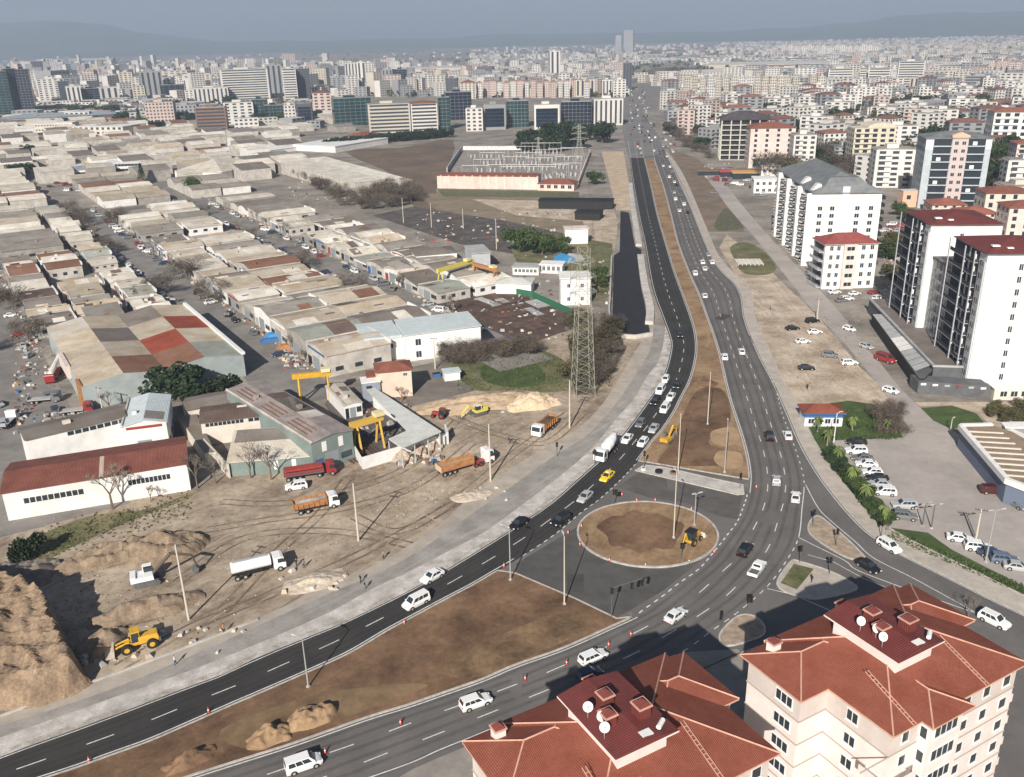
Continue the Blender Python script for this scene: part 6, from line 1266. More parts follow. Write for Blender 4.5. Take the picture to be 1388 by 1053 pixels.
# traffic signals
def signal(label, px, py, ty, ang=0, arm=0, heads=1, z=.15):
    p = P(px, py, z); h = max(3.2, HZ(px, py, ty)); t = thing('traffic_light', label, 'traffic light', (p.x, p.y, z), R(ang)); b = B(); b.tube((0, 0, 0), (0, 0, h), .08, dgrey, 8)
    if arm: b.tube((0, 0, h), (arm, 0, h + .7), .07, dgrey, 6)
    b.build('pole', t)
    def head(x, zz):
        b = B(); b.box(x - .15, x + .15, -.28, .0, zz - .95, zz, black); b.box(x - .24, x + .24, 0, .03, zz - 1.05, zz + .1, black); o = b.build('signal_head', t)
        for k, m_ in enumerate((M('red_lens', (.14, .02, .02), .3), M('amber_lens', (.1, .06, .02), .3), M('green_lens', (.02, .07, .04), .3))): b = B(); b.tube((x, -.28, zz - .17 - .3 * k), (x, -.3, zz - .17 - .3 * k), .1, m_, 8); b.build('lens', o)
    head(0, h); 
    if heads > 1: head(.5, h - .1)
    if arm: head(arm, h + .5); head(arm * .66, h + .25)
    return t
signal('traffic light with long overhanging arm at the corner of the lower median', 829, 836, 797, 15, 5.0)
for px, py, ty, lb in [(832, 684, 664, 'twin traffic light at the upper left rim of the roundabout'), (873, 634, 612, 'traffic light on the left end of the white apron'), (1003, 661, 645, 'traffic light on the right end of the white apron'), (923, 758, 740, 'small signal post at the lower rim of the roundabout'), (755, 618, 604, 'traffic light on the dust strip beside the mixer lorry'), (806, 628, 613, 'signal post beside the front of the mixer lorry'), (1102, 712, 695, 'traffic light at the upper tip of the triangular island'), (1133, 740, 717, 'traffic light in the middle of the triangular island'), (1084, 762, 742, 'traffic light at the left corner of the paved island'), (1124, 778, 757, 'traffic light at the upper edge of the paved island'), (1194, 727, 706, 'traffic light on the pavement beside the slip road'), (976, 856, 832, 'traffic light in front of the small dirt island'), (1013, 832, 816, 'twin headed traffic light behind the small dirt island')]:
    signal(lb, px, py, ty, 10, heads=2 if 'twin' in lb else 1)
# traffic cones and delineators
def cone(px, py, lb, h=.9):
    p = P(px, py); b = B(); b.box(-.22, .22, -.22, .22, 0, .05, black); b.tube((0, 0, .05), (0, 0, h), .17, M('cone_red', (.7, .1, .05), .6), 10, .05); b.tube((0, 0, h * .45), (0, 0, h * .65), .125, white, 10, .095)
    tag(b.build('traffic_cone', loc=(p.x, p.y, .04)), lb, 'traffic cone', 'red and white traffic cones along the kerbs')
for i, (px, py) in enumerate([(441, 1021), (543, 982), (712, 922), (768, 901), (825, 876), (855, 862), (283, 966), (121, 1033), (548, 846), (683, 769), (786, 740), (826, 761), (875, 768), (934, 763), (968, 750), (863, 680), (888, 680), (937, 692), (788, 715), (1025, 662), (843, 672), (770, 724)]):
    cone(px, py, 'red and white cone %s' % ['on the near road beside the white van', 'on the near road left of the estate car', 'left of the building shadow', 'beside the shaded blue hatchback', 'at the upper rim of the building shadow', 'highest beside the lower median kerb', 'on the long left kerb of the lower median', 'on the kerb at the lower left', 'on the kerb below the white van', 'at the median tip by the lamp', 'at the left rim of the roundabout', 'at the lower left rim of the roundabout', 'at the bottom rim of the roundabout', 'at the lower right rim of the roundabout', 'at the right rim of the roundabout', 'at the top rim of the roundabout', 'at the top rim, right of its neighbour', 'at the upper right rim of the roundabout', 'left of the roundabout beside the black car', 'right of the white apron', 'at the upper left rim of the roundabout', 'between the black tall car and the roundabout'][i])
# people
def person(label, px, py, ang, top, pants, z=0.0, stride=.18, hair=(.03, .02, .02), bend=0):
    p = P(px, py, z); me = bpy.data.meshes.new('person'); J = {'pel': (0, 0, .95), 'chest': (0, 0, 1.32), 'neck': (0, 0, 1.5), 'head': (.02, 0, 1.63), 'crown': (.0, 0, 1.74), 'ls': (0, .19, 1.42), 'le': (-.06, .26, 1.15), 'lh': (.1, .27, .93), 'rs': (0, -.19, 1.42), 're': (.04, -.27, 1.15), 'rh': (.16, -.24, .95), 'lk': (stride * .6, .1, .5), 'la': (stride * .5, .1, .08), 'lt': (stride * .5 + .18, .11, .04), 'rk': (-stride * .3, -.1, .5), 'ra': (-stride, -.1, .09), 'rt': (-stride + .17, -.11, .04)}
    E_ = [('pel', 'chest'), ('chest', 'neck'), ('neck', 'head'), ('head', 'crown'), ('chest', 'ls'), ('ls', 'le'), ('le', 'lh'), ('chest', 'rs'), ('rs', 're'), ('re', 'rh'), ('pel', 'lk'), ('lk', 'la'), ('la', 'lt'), ('pel', 'rk'), ('rk', 'ra'), ('ra', 'rt')]
    rad = {'pel': .14, 'chest': .16, 'neck': .055, 'head': .1, 'crown': .07, 'ls': .075, 'le': .05, 'lh': .04, 'rs': .075, 're': .05, 'rh': .04, 'lk': .07, 'la': .045, 'lt': .04, 'rk': .07, 'ra': .045, 'rt': .04}
    ks = list(J); me.from_pydata([J[k] for k in ks], [(ks.index(a), ks.index(c)) for a, c in E_], []); o = bpy.data.objects.new('person', me); C.objects.link(o)
    mod = o.modifiers.new('s', 'SKIN'); 
    if not me.skin_vertices: me.attributes  # layer is made with the modifier
    if len(me.skin_vertices) == 0: bpy.context.view_layer.objects.active = o; o.select_set(True); bpy.ops.mesh.customdata_skin_add(); o.select_set(False)
    for i, k in enumerate(ks): me.skin_vertices[0].data[i].radius = (rad[k], rad[k] * (1.15 if k in ('pel', 'chest') else 1)); me.skin_vertices[0].data[i].use_root = (k == 'pel')
    su = o.modifiers.new('u', 'SUBSURF'); su.levels = 1; su.render_levels = 1
    # bake, then colour by height
    dg = bpy.context.evaluated_depsgraph_get(); ev_ = o.evaluated_get(dg); nm = bpy.data.meshes.new_from_object(ev_); o.modifiers.clear(); o.data = nm
    nm.materials.clear()
    for m_ in (M('skin', (.5, .3, .22), .7), M('cloth_%s' % top[0], top[1], .9), M('cloth_%s' % pants[0], pants[1], .9), M('hair_dark', hair, .8)): nm.materials.append(m_)
    for f in nm.polygons:
        c = f.center; f.material_index = 3 if c.z > 1.66 or (c.z > 1.6 and c.x < 0) else 0 if c.z > 1.5 or (abs(c.y) > .2 and c.z < 1.0 and c.z > .85) else 1 if c.z > .93 or abs(c.y) > .19 and c.z > .8 else 2
        f.use_smooth = True
    o.location = (p.x, p.y, z); o.rotation_euler[2] = R(ang); return tag(o, label, 'person')
hv = ('orange_vest', (.7, .25, .05)); dk = ('dark', (.03, .03, .035)); gy = ('grey', (.2, .2, .22)); wt = ('white', (.6, .6, .58)); jn = ('denim', (.06, .08, .14))
for px, py, a, tp, pt, lb in [(238, 901, 20, wt, jn, 'person in a pale top walking on the concrete strip'), (489, 790, 40, dk, dk, 'person in dark clothes beside the long pale kerb'), (495, 799, 200, dk, gy, 'person in dark clothes on the road base below the kerb walker'), (520, 758, 90, gy, dk, 'person in a grey top bending at the kerb beside the dirt yard'), (402, 768, 70, dk, dk, 'person in dark clothes standing at the cab of the tanker'), (412, 770, 120, gy, dk, 'person in a grey top beside the pale gravel heap'), (690, 601, 30, dk, jn, 'person in dark clothes below the orange bodied tipper'), (1100, 790, 10, dk, dk, 'person in dark clothes waiting on the paved island'), (304, 858, 10, hv, dk, 'worker in an orange vest at the edge of the dirt'), (1094, 528, 60, dk, dk, 'person in dark clothes beside the blue kiosk'), (1044, 420, 0, gy, dk, 'person in grey on the pavement beside the pale dirt lot')]:
    person(lb, px, py, a, tp, pt)
# ---- heaps ----
gravel = M('pale_gravel', (.62, .53, .42), .95, scale=1.5, col2=(.45, .37, .29), bump=.4)
def heap(name, label, px, py, L, W, ang, h, mat, seed=0, n=30, ridge_=.5, cat='heap', dxy=(0, 0), steep=1.0):
    p = P(px, py); b = B(); vs = []; off = Vector((seed * 7.3, seed * 3.1, 0))
    for i in range(n + 1):
        for j in range(n + 1):
            x, y = (i / n * 2 - 1), (j / n * 2 - 1); r = math.sqrt(x * x + y * y) * (1 + .28 * noise.noise(Vector((x * 1.6, y * 1.6, 0)) + off))
            z = max(0, 1 - r) ** (.75 / steep) * (1 + ridge_ * noise.noise(Vector((x * 2.6, y * 2.6, 5)) + off)) * h
            z += .35 * min(1, z) * (1 - 2 * abs(noise.noise(Vector((x * L * .9, y * W * .9, 7)) + off))) * min(1, h / 4)
            z += .5 * min(1, z) * noise.noise(Vector((x * L * .5, y * W * .5, 2)) + off) + .22 * min(1, z) * noise.noise(Vector((x * L * 1.3, y * W * 1.3, 2)) + off)
            vs.append((x * L, y * W, z if r < 1 else -.05))
    b.add(vs, [(i * (n + 1) + j, (i + 1) * (n + 1) + j, (i + 1) * (n + 1) + j + 1, i * (n + 1) + j + 1) for i in range(n) for j in range(n)], mat)
    return tag(b.build(name, loc=(p.x + dxy[0], p.y + dxy[1], .01), rz=R(ang)), label, cat)
soil_h = M('heap_soil', (.33, .25, .175), .95, scale=.5, col2=(.18, .13, .09), bump=.6, fine=.35)
def berm(label, poly, h, near, mat, step=.45, edge=1.5):
    xs = [p[0] for p in poly]; ys = [p[1] for p in poly]; x0, y0 = min(xs) - 1, min(ys) - 1; nx, ny = int((max(xs) - x0 + 1) / step), int((max(ys) - y0 + 1) / step); d = Vector((.27, .96)); vs = []
    ts = [Vector(p).dot(d) for p in poly]; t0, t1 = min(ts), max(ts)
    for i in range(nx + 1):
        for j in range(ny + 1):
            x, y = x0 + i * step, y0 + j * step; wob = 1.1 * noise.noise(Vector((x * .35, y * .35, 3))); ins = False; ds = 1e9
            for (xa, ya), (xb, yb) in zip(poly, poly[1:] + poly[:1]):
                if (ya > y) != (yb > y) and x < (xb - xa) * (y - ya) / (yb - ya) + xa: ins = not ins
                q = Vector((xb - xa, yb - ya)); f = max(0, min(1, ((x - xa) * q.x + (y - ya) * q.y) / q.length_squared)); ds = min(ds, math.hypot(x - xa - q.x * f, y - ya - q.y * f))
            ds = (ds if ins else -ds) + wob; t = (x * d.x + y * d.y - t0) / (t1 - t0); e = max(0, min(1, ds / (edge + 5 * max(0, .55 - t)))); e = e * e * (3 - 2 * e)
            z = h * e * (near + (1 - near) * min(1, t * 1.25)); k = min(1, z)
            z += k * (1.1 * noise.noise(Vector((x * .16, y * .16, 0))) + 1.0 * noise.noise(Vector((x * .45, y * .45, 1))) - .7 * abs(noise.noise(Vector((x * 1.1, y * 1.1, 2)))) + .16 * noise.noise(Vector((x * 2.6, y * 2.6, 4))))
            vs.append((x, y, z if ds > 0 else -.05))
    b = B(); b.add(vs, [(i * (ny + 1) + j, (i + 1) * (ny + 1) + j, (i + 1) * (ny + 1) + j + 1, i * (ny + 1) + j + 1) for i in range(nx) for j in range(ny)], mat)
    return tag(b.build('soil_heap'), label, 'heap')
berm('biggest brown soil heap at the lower left, its steep back throwing a black shadow', [(-98, 130), (-86, 129), (-79, 125), (-73, 121), (-69, 115), (-65, 110), (-61.5, 105.5), (-63, 102), (-70, 100.5), (-82, 99), (-98, 100)], 6.8, .2, M('heap_light', (.36, .26, .175), .95, scale=.3, col2=(.2, .14, .095), bump=.8, fine=.4))
heap('soil_heap', 'long low spoil ridge behind the white excavator', 165, 752, 11, 4, 20, 2.6, soil_h, 2, 50)
heap('soil_heap', 'rounded soil heap right above the white excavator', 215, 745, 9, 5, 10, 3.6, soil_h, 3)
heap('soil_heap', 'low soil bank between the white excavator and the wheel loader', 200, 828, 9, 3.5, 25, 2.2, soil_h, 4)
heap('soil_heap', 'flat grey brown spoil heap at the left frame edge above the biggest heap', 5, 790, 9, 6, 40, 3, M('grey_spoil', (.24, .2, .17), .95, .3, .7, bump=.5), 5)
heap('soil_heap', 'small lumpy heap in front of the wheel loader bucket', 138, 872, 4.5, 3, 60, 1.8, soil_h, 6)
heap('gravel_heap', 'flat pale gravel spread beside the tanker lorry', 428, 788, 5.5, 3.0, 20, .9, gravel, 7)
heap('gravel_heap', 'pale gravel spilled at the foot of the utility pole', 640, 672, 4.5, 2.2, 20, .7, gravel, 8)
heap('sand_heap', 'wide ochre sand heap along the top of the dirt yard', 655, 548, 17, 5, 14, 2.4, M('sand_heap', (.5, .38, .26), .95, scale=.5, col2=(.38, .28, .19), bump=.4), 9)
heap('sand_heap', 'brighter pointed sand heap left of the blue cab tipper', 722, 548, 7, 4.5, 20, 3.0, M('bright_sand', (.62, .48, .33), .95, .15, .6, bump=.3), 10)
heap('soil_heap', 'small rounded heap in the lower median', 422, 975, 3.8, 2.2, 30, 2.0, soilo, 11)
heap('soil_heap', 'small rounded heap at the left in the lower median', 366, 1000, 3.4, 2.0, 30, 1.8, soilo, 12)
heap('soil_heap', 'dark lumpy heap at the bottom left of the lower median', 255, 1032, 3.6, 1.8, 30, 1.4, soil, 13)
heap('soil_heap', 'brown ring of soil around a manhole in the upper median', 958, 520, 3, 3, 0, .7, soil, 14)
for i, (px, py, lb) in enumerate([(545, 622, 'left'), (566, 614, 'middle'), (588, 606, 'right')]):
    heap('rubble_heap', 'brownish rubble heap outside the yard wall, %s of three' % lb, px, py, 2.6, 1.8, 20 * i, 2.2, M('rubble', (.45, .36, .28), .95, .35, 1.5, bump=.6), 20 + i, 20)
for i in range(60):
    rr = random.Random(i); px, py = [(rr.uniform(585, 700), rr.uniform(540, 565)), (rr.uniform(615, 690), rr.uniform(655, 680)), (rr.uniform(380, 470), rr.uniform(770, 810)), (rr.uniform(200, 330), rr.uniform(845, 900)), (rr.uniform(100, 200), rr.uniform(880, 905))][i % 5]
    s = rr.uniform(.25, .6); b = B(); v = [Vector((rr.uniform(-1, 1), rr.uniform(-1, 1), rr.uniform(0, 1.2))).normalized() * s for _ in range(8)]
    b.frus((-s, s * .8, -s * .7, s), (-s * .5, s * .6, -s * .5, s * .4), -.05, s * rr.uniform(.6, 1.1), gravel if i % 2 else concrete)
    p = P(px, py); tag(b.build('rock', loc=(p.x, p.y, .1), rz=rr.uniform(0, 6)), 'loose pale stone lying on the construction dirt', 'stone', 'loose stones on the construction dirt')
# concrete rings on the apron, boxes
for i, (px, py, c, lb) in enumerate([(893, 641, black, 'dark round manhole ring on the white apron, the middle one'), (913, 643, brickw, 'brown manhole ring on the white apron, the right one'), (872, 638, white, 'pair of small white blocks at the left of the white apron')]):
    p = P(px, py); b = B(); b.tube((0, 0, 0), (0, 0, .5), .8 if i < 2 else .5, c, 14); b.tube((0, 0, .5), (0, 0, .52), .5 if i < 2 else .3, black, 14); tag(b.build('manhole_ring', loc=(p.x, p.y, .18)), lb, 'manhole ring')
p = P(612, 510); b = B(); b.box(-1, 1, -.6, .6, 0, 1, bluep); b.box(-1.05, 1.05, -.65, .65, 1, 1.1, black); tag(b.build('skip', loc=(p.x - 4, p.y, 0), rz=.3), 'small dark blue skip left of the white hut', 'skip')
for i, (px, py, m_, sz, lb, ct) in enumerate([(374, 458, MATS['tarp_blue'], (3.5, 2.5, 1.8), 'bright blue covered pile beside the near workshop block', 'covered pile'), (366, 462, bluep, (3, 2, 1.0), 'dark blue covered pile left of the bright blue one', 'covered pile'), (390, 472, orange, (3.2, 2, 1.4), 'orange brown steel tub below the blue piles', 'steel tub')]):
    p = P(px, py); b = B(); a_, c_, h_ = sz; b.frus((-a_, a_, -c_, c_), (-a_ * .6, a_ * .7, -c_ * .6, c_ * .5), 0, h_, m_); tag(b.build('covered_pile' if i < 2 else 'steel_tub', loc=(p.x, p.y, 0), rz=.4), lb, ct)
# shop canopies near the unfinished building
for px, py, w_, d, h, m_, lb in [(975, 240, 20, 10, 3.5, M('canopy_red', (.55, .06, .08), .7), 'bright red shop canopy in front of the unfinished building'), (992, 243, 24, 12, 4, M('canopy_ochre', (.6, .36, .13), .7), 'ochre brown shop canopy right of the red one'), (945, 238, 16, 8, 3, brickw, 'brown shop canopy left of the red one'), (1020, 262, 22, 12, 8, white, 'white low shop block behind the frontage road'), (1030, 245, 20, 12, 9, pinkw, 'pale pink low block beside the slate roofed balcony block')]:
    p = P(px, py); t = thing('shop', lb, 'shop', (p.x, p.y, 0), R(-8)); b = B(); b.box(.5, w_ - .5, .5, d, 0, h - .4, glass if h < 5 else whitew); b.build('front', t); b = B(); b.box(0, w_, 0, d, h - .4, h, m_); b.build('canopy' if h < 5 else 'roof', t)
    if h > 5: wins(t, 1, w_ - 1, .49, 0, 2, h / 2 - .3, 6, 1.6, 1.6, 'S')
b = B(); 
for i in range(7): b.box(i * 1.6, i * 1.6 + .3, 0, 9, 0, .5, paleg)
for i in range(5): b.box(0, 10, i * 2, i * 2 + .3, .51, .8, paleg)
p = P(1000, 360); tag(b.build('foundation', loc=(p.x, p.y, 0), rz=R(-5)), 'pale concrete foundation grid on the grass beside the road', 'foundation')
# ================= TREES AND PLANTS =================
leafD = M('leaf_dark', (.035, .06, .025), .8, scale=.5, col2=(.018, .032, .014), rnd=.25); leafG = M('leaf_green', (.075, .11, .035), .8, scale=.5, col2=(.04, .065, .02), rnd=.25)
leafY = M('leaf_olive', (.13, .12, .05), .8, scale=.5, col2=(.07, .065, .03), rnd=.2); bark = M('bark', (.17, .13, .1), .95); barkg = M('pale_twig', (.24, .2, .165), .95)
palmM = M('palm_leaf', (.13, .17, .05), .7, .3, .5)
TM = {}
def crown_mesh(kind, seed):
    k = (kind, seed)
    if k in TM: return TM[k]
    r = random.Random(seed * 13 + 1); b = B(); tr = B()
    if kind in ('round', 'olive', 'green', 'thicket'):
        m_ = {'thicket': M('twig_mass', (.15, .12, .095), .95, .4, .8, rnd=.2), 'round': leafD, 'olive': leafY, 'green': leafG}[kind]
        bl = [(r.uniform(-.5, .5), r.uniform(-.5, .5), r.uniform(.35, .85), r.uniform(.2, .38)) for _ in range(13)]
        vs = []; fs = []
        for i in range(2300):
            cx, cy, cz, cr_ = r.choice(bl); d = Vector((r.gauss(0, 1), r.gauss(0, 1), r.gauss(0, .8))).normalized() * cr_ * (r.random() ** .35); c = Vector((cx, cy, cz)) + d
            if c.z < .18: continue
            n_ = Vector((r.gauss(0, 1), r.gauss(0, 1), r.gauss(.6, 1))).normalized(); a = n_.orthogonal().normalized() * (r.uniform(.035, .075) if kind == 'round' else r.uniform(.026, .055)); q = n_.cross(a) * (.16 if kind == 'thicket' else 1); a = a * (1.7 if kind == 'thicket' else 1)
            o = len(vs); vs += [tuple(c + a), tuple(c + q), tuple(c - a), tuple(c - q)]; fs.append((o, o + 1, o + 2, o + 3))
        b.add(vs, fs, m_)
        tr.tube((0, 0, 0), (0, 0, .45), .035, bark, 6, .02)
        for i in range(5): c = bl[i]; tr.tube((0, 0, .3), c[:3], .018, bark, 4, .006)
    elif kind == 'conifer':
        vs = []; fs = []
        for i in range(1100):
            z = r.uniform(.08, 1); rad = .28 * (1.02 - z) * r.uniform(.55, 1.1); an = r.uniform(0, 6.283); c = Vector((rad * math.cos(an), rad * math.sin(an), z - rad * .25)); d = Vector((math.cos(an), math.sin(an), -.4)) * .07; s_ = Vector((-math.sin(an), math.cos(an), 0)) * .022
            o = len(vs); vs += [tuple(c - s_), tuple(c + s_), tuple(c + d)]; fs.append((o, o + 1, o + 2))
        b.add(vs, fs, leafD); tr.tube((0, 0, 0), (0, 0, .9), .025, bark, 5, .004)
    elif kind == 'bare':
        def br(p, d, L, rad, lev):
            q = p + d * L; (tr if lev < 2 else b).tube(p, q, rad, bark if lev < 2 else barkg, 5 if lev < 2 else 3, rad * .6)
            if lev >= 3:
                for _ in range(5): e_ = q + Vector((r.uniform(-1, 1), r.uniform(-1, 1), r.uniform(-.2, 1))) * .09; b.add([tuple(q), tuple(q + Vector((.006, .006, 0))), tuple(e_)], [(0, 1, 2)], barkg)
            if lev == 4: return
            for i in range(r.choice((2, 3, 3)) + (1 if lev == 0 else 0)):
                nd = (d + Vector((r.uniform(-.8, .8), r.uniform(-.8, .8), r.uniform(-.1, .5)))).normalized(); br(q if r.random() < .7 else p + d * L * .7, nd, L * r.uniform(.55, .8), rad * .58, lev + 1)
        br(Vector((0, 0, 0)), Vector((0, 0, 1)), .3, .025, 0)
    elif kind == 'palm':
        tr.tube((0, 0, 0), (0, 0, .6), .07, barkg, 8, .045)
        for i in range(17):
            an = i * 2.4; up = r.uniform(-.1, .9); p = Vector((0, 0, .6)); d = Vector((math.cos(an), math.sin(an), up)).normalized(); sd = Vector((-math.sin(an), math.cos(an), 0))
            pts = []
            for k_ in range(6): t_ = k_ / 5; pts.append(p + d * .5 * t_ + Vector((0, 0, -.34 * t_ * t_)))
            for k_ in range(5):
                w0, w1 = .07 * math.sin(math.pi * (k_ + .3) / 5.6), .07 * math.sin(math.pi * (k_ + 1.3) / 6)
                a_, c_ = pts[k_], pts[k_ + 1]
                b.add([tuple(a_ - sd * w0 - Vector((0, 0, w0 * .6))), tuple(a_), tuple(c_), tuple(c_ - sd * w1 - Vector((0, 0, w1 * .6)))], [(0, 1, 2, 3)], palmM); b.add([tuple(a_), tuple(a_ + sd * w0 - Vector((0, 0, w0 * .6))), tuple(c_ + sd * w1 - Vector((0, 0, w1 * .6))), tuple(c_)], [(0, 1, 2, 3)], palmM)
    c = b.build('crown'); t_ = tr.build('trunk'); TM[k] = (c.data, t_.data); bpy.data.objects.remove(c); bpy.data.objects.remove(t_); return TM[k]
def tree(kind, px, py, h, label, group=None, wx=1.0, world=None, name=None):
    p = P(px, py) if world is None else world; sd = int(abs(px * 3 + py * 7)) % 4; cm, tm = crown_mesh(kind, sd)
    nm = name or {'round': 'evergreen_tree', 'olive': 'tree', 'green': 'tree', 'conifer': 'conifer_tree', 'bare': 'bare_tree', 'thicket': 'bare_bush', 'palm': 'palm_tree'}[kind]
    t = thing(nm, label, 'tree', (p.x, p.y, 0), (px * 1.7) % 6.28, group); t.scale = (h * wx, h * wx, h)
    for n_, m_ in (('crown', cm), ('trunk', tm)): o = bpy.data.objects.new(n_, m_); C.objects.link(o); o.parent = t
    return t
tree('round', 243, 541, 7.6, 'broad dark evergreen in front of the patched hall, its left half', wx=1.4); tree('round', 285, 544, 6.2, 'lower dark evergreen crown right beside the broad one in front of the patched hall', wx=1.5)
for px, py, h, lb in [(153, 690, 11, 'tall bare tree in front of the long white shed wall'), (268, 662, 9, 'bare tree at the right corner of the white shed'), (292, 655, 8, 'bare tree between the white shed and the grey annex'), (340, 648, 9, 'bare tree before the grey annex roof'), (368, 650, 9.5, 'bare tree at the corner of the green works hall'), (205, 680, 4, 'small bare bush tree on the grassy slope'), (115, 590, 6, 'bare tree above the taupe annex'), (150, 560, 7, 'bare tree below the patched hall wall'), (545, 545, 5, 'small bare tree before the pink house'), (395, 478, 6, 'bare tree left of the dark grey workshop'), (410, 492, 5, 'small bare tree below the workshop doors')]: tree('bare', px, py, h, lb, wx=1.1)
rr = random.Random(5)
for i in range(22):
    px, py = rr.uniform(612, 720), 0; py = 488 - (px - 612) * .12 + rr.uniform(-6, 6); tree('thicket', px, py, rr.uniform(3, 5.5), 'leafless thicket bush above the green grass patch', 'leafless bushes above the grass patch', 1.3, name='bare_bush')
for i in range(20):
    px, py = rr.uniform(775, 830), rr.uniform(440, 520); tree(rr.choice(['thicket', 'thicket', 'olive']), px, py, rr.uniform(3, 5.5), 'scrubby bush on the dark bank beside the big pylon', 'scrub on the dark bank by the pylon', 1.3, name='bush')
for px, py, h, lb in [(708, 342, 10, 'left bushy green tree above the blue tarpaulin'), (735, 345, 9, 'middle bushy green tree above the blue tarpaulin'), (760, 344, 7, 'right bushy green tree above the blue tarpaulin'), (808, 388, 7, 'round green tree beside the service road wall'), (1015, 205, 9, 'green tree at the foot of the unfinished building'), (806, 250, 8, 'green bush tree at the right corner of the substation')]: tree('green', px, py, h, lb)
for i, (px, py, h) in enumerate([(712, 203, 12), (728, 203, 14), (745, 202, 15), (760, 202, 17), (772, 201, 16), (718, 206, 11), (752, 205, 13), (816, 194, 14), (800, 190, 11)]): tree('round', px, py, h * 1.15, 'dense dark evergreen in the belt beyond the substation', 'dark evergreens beyond the substation')
for i in range(26): px = 445 + i * 6.5; tree('round', px, 200 - i * .6 + rr.uniform(-1, 1), rr.uniform(5, 8), 'low dark evergreen in the line along the top of the brown field', 'evergreen line above the brown field', 1.3)
for i in range(34): px = rr.uniform(478, 560); tree('thicket', px, rr.uniform(258, 284), rr.uniform(6, 9), 'leafless tree in the grove between the factory and the storage yard', 'leafless grove by the storage yard', 1.2, name='bare_tree')
for i in range(30): px = rr.uniform(395, 475); tree(rr.choice(['thicket', 'bare']), px, 228 + (px - 395) * .5 + rr.uniform(-4, 12), rr.uniform(5, 9), 'leafless tree in the belt left of the white factory', 'leafless belt left of the white factory', 1.2, name='bare_tree')
for px, py, h, lb in [(1108, 585, 4.6, 'palm below the blue kiosk'), (1121, 604, 4.8, 'palm left of the pale lamp post'), (1155, 584, 4.4, 'palm in the middle of the lawn'), (1202, 587, 4.2, 'palm at the right end of the lawn'), (1135, 627, 4.6, 'palm beside the black parked car'), (1155, 656, 4.8, 'palm beside the white hatchback in the hedge strip'), (1172, 682, 5, 'palm beside the last white estate car'), (1196, 708, 4.4, 'palm beside the grey tall car at the bushes')]: tree('palm', px, py, h * 1.2, lb, wx=.52)
for i in range(60):
    t_ = i / 59; px = 1125 + 75 * t_ + rr.uniform(-4, 4); py = 618 + 92 * t_ ** 1.0 + rr.uniform(-4, 4); tree(rr.choice(['green', 'round', 'green']), px, py, rr.uniform(1.4, 2.4), 'clipped green shrub in the hedge between the pavement and the car park', 'hedge shrubs by the car park', 1.1, name='shrub')
for i in range(10): tree('thicket', rr.uniform(1185, 1215), rr.uniform(560, 590), rr.uniform(2.5, 4), 'pinkish leafless bush at the upper corner of the lawn', 'leafless bushes at the lawn corner', 1.2, name='bare_bush')
for i in range(14): tree('olive', rr.uniform(1345, 1400), 560 + rr.uniform(-6, 14), rr.uniform(1.5, 3), 'brownish bush on the rough ground above the striped hall', 'brown bushes above the striped hall', 1.2, name='bush')
tree('round', 38, 760, 4, 'dark shrub beside the brick pier at the far left'); tree('bare', 1312, 838, 4.5, 'small dark leafless tree between the slip road and the tiled house')
for i, (px, py, h, kd) in enumerate([(1060, 205, 14, 'round'), (1078, 192, 16, 'round'), (1092, 190, 15, 'olive'), (1070, 222, 12, 'bare'), (1100, 210, 14, 'bare'), (1212, 250, 9, 'round'), (1175, 196, 12, 'round'), (1222, 200, 12, 'round'), (1368, 222, 16, 'round'), (1352, 226, 14, 'green'), (1360, 250, 14, 'bare'), (1375, 250, 12, 'round'), (1212, 335, 7, 'olive'), (1202, 352, 7, 'green'), (1216, 350, 6, 'round'), (1225, 345, 7, 'olive'), (1205, 375, 5, 'olive'), (1216, 388, 5, 'green'), (1226, 300, 6, 'green'), (1218, 292, 6, 'green')]):
    tree(kd, px, py, h, '%s tree between the apartment blocks on the right, %s' % ({'round': 'dark evergreen', 'olive': 'olive brown', 'green': 'green', 'bare': 'leafless'}[kd], 'near the barrel topped tower' if i < 8 else 'near the right edge' if i < 12 else 'court behind the slate roof'), 'trees between the right hand blocks')
for i in range(70):
    u, v = rr.choice([(rr.uniform(70, 330), rr.choice([-7.5, 7.2])), (rr.uniform(30, 330), rr.choice([-54, -71])), (rr.uniform(10, 300), rr.choice([51.5, 67]))]); q = UV(u, v); tree(rr.choice(['bare', 'thicket', 'bare']), int(u * 7) % 90, int(abs(v) * 3), rr.uniform(5, 9), 'leafless street tree among the workshops', 'leafless street trees among the workshops', 1.1, world=q, name='bare_tree')
for i in range(95): px, py = rr.uniform(50, 440), rr.uniform(142, 172); tree(rr.choice(['round', 'thicket', 'round', 'bare', 'green']), px, py, rr.uniform(7, 14), 'tree in the belt between the workshops and the tower skyline', 'trees below the tower skyline', 1.1, name='tree')
for i in range(40): px = rr.uniform(905, 965); tree(rr.choice(['thicket', 'thicket', 'round', 'bare']), px, 165 + (px - 905) * .5 + rr.uniform(-8, 22), rr.uniform(5, 9), 'tree on the scruffy ground left of the unfinished frame building', 'trees left of the unfinished building', 1.2, name='tree')
for i, (px, py, h, kd) in enumerate([(264, 262, 9, 'green'), (194, 250, 14, 'conifer'), (40, 212, 9, 'round'), (20, 240, 9, 'round'), (36, 240, 9, 'round'), (190, 170, 20, 'conifer'), (212, 180, 12, 'round')]): tree(kd, px, py, h, '%s among the far workshops at the left, %s from the right' % ('dark conifer' if kd == 'conifer' else 'dark evergreen', ordn(i)))
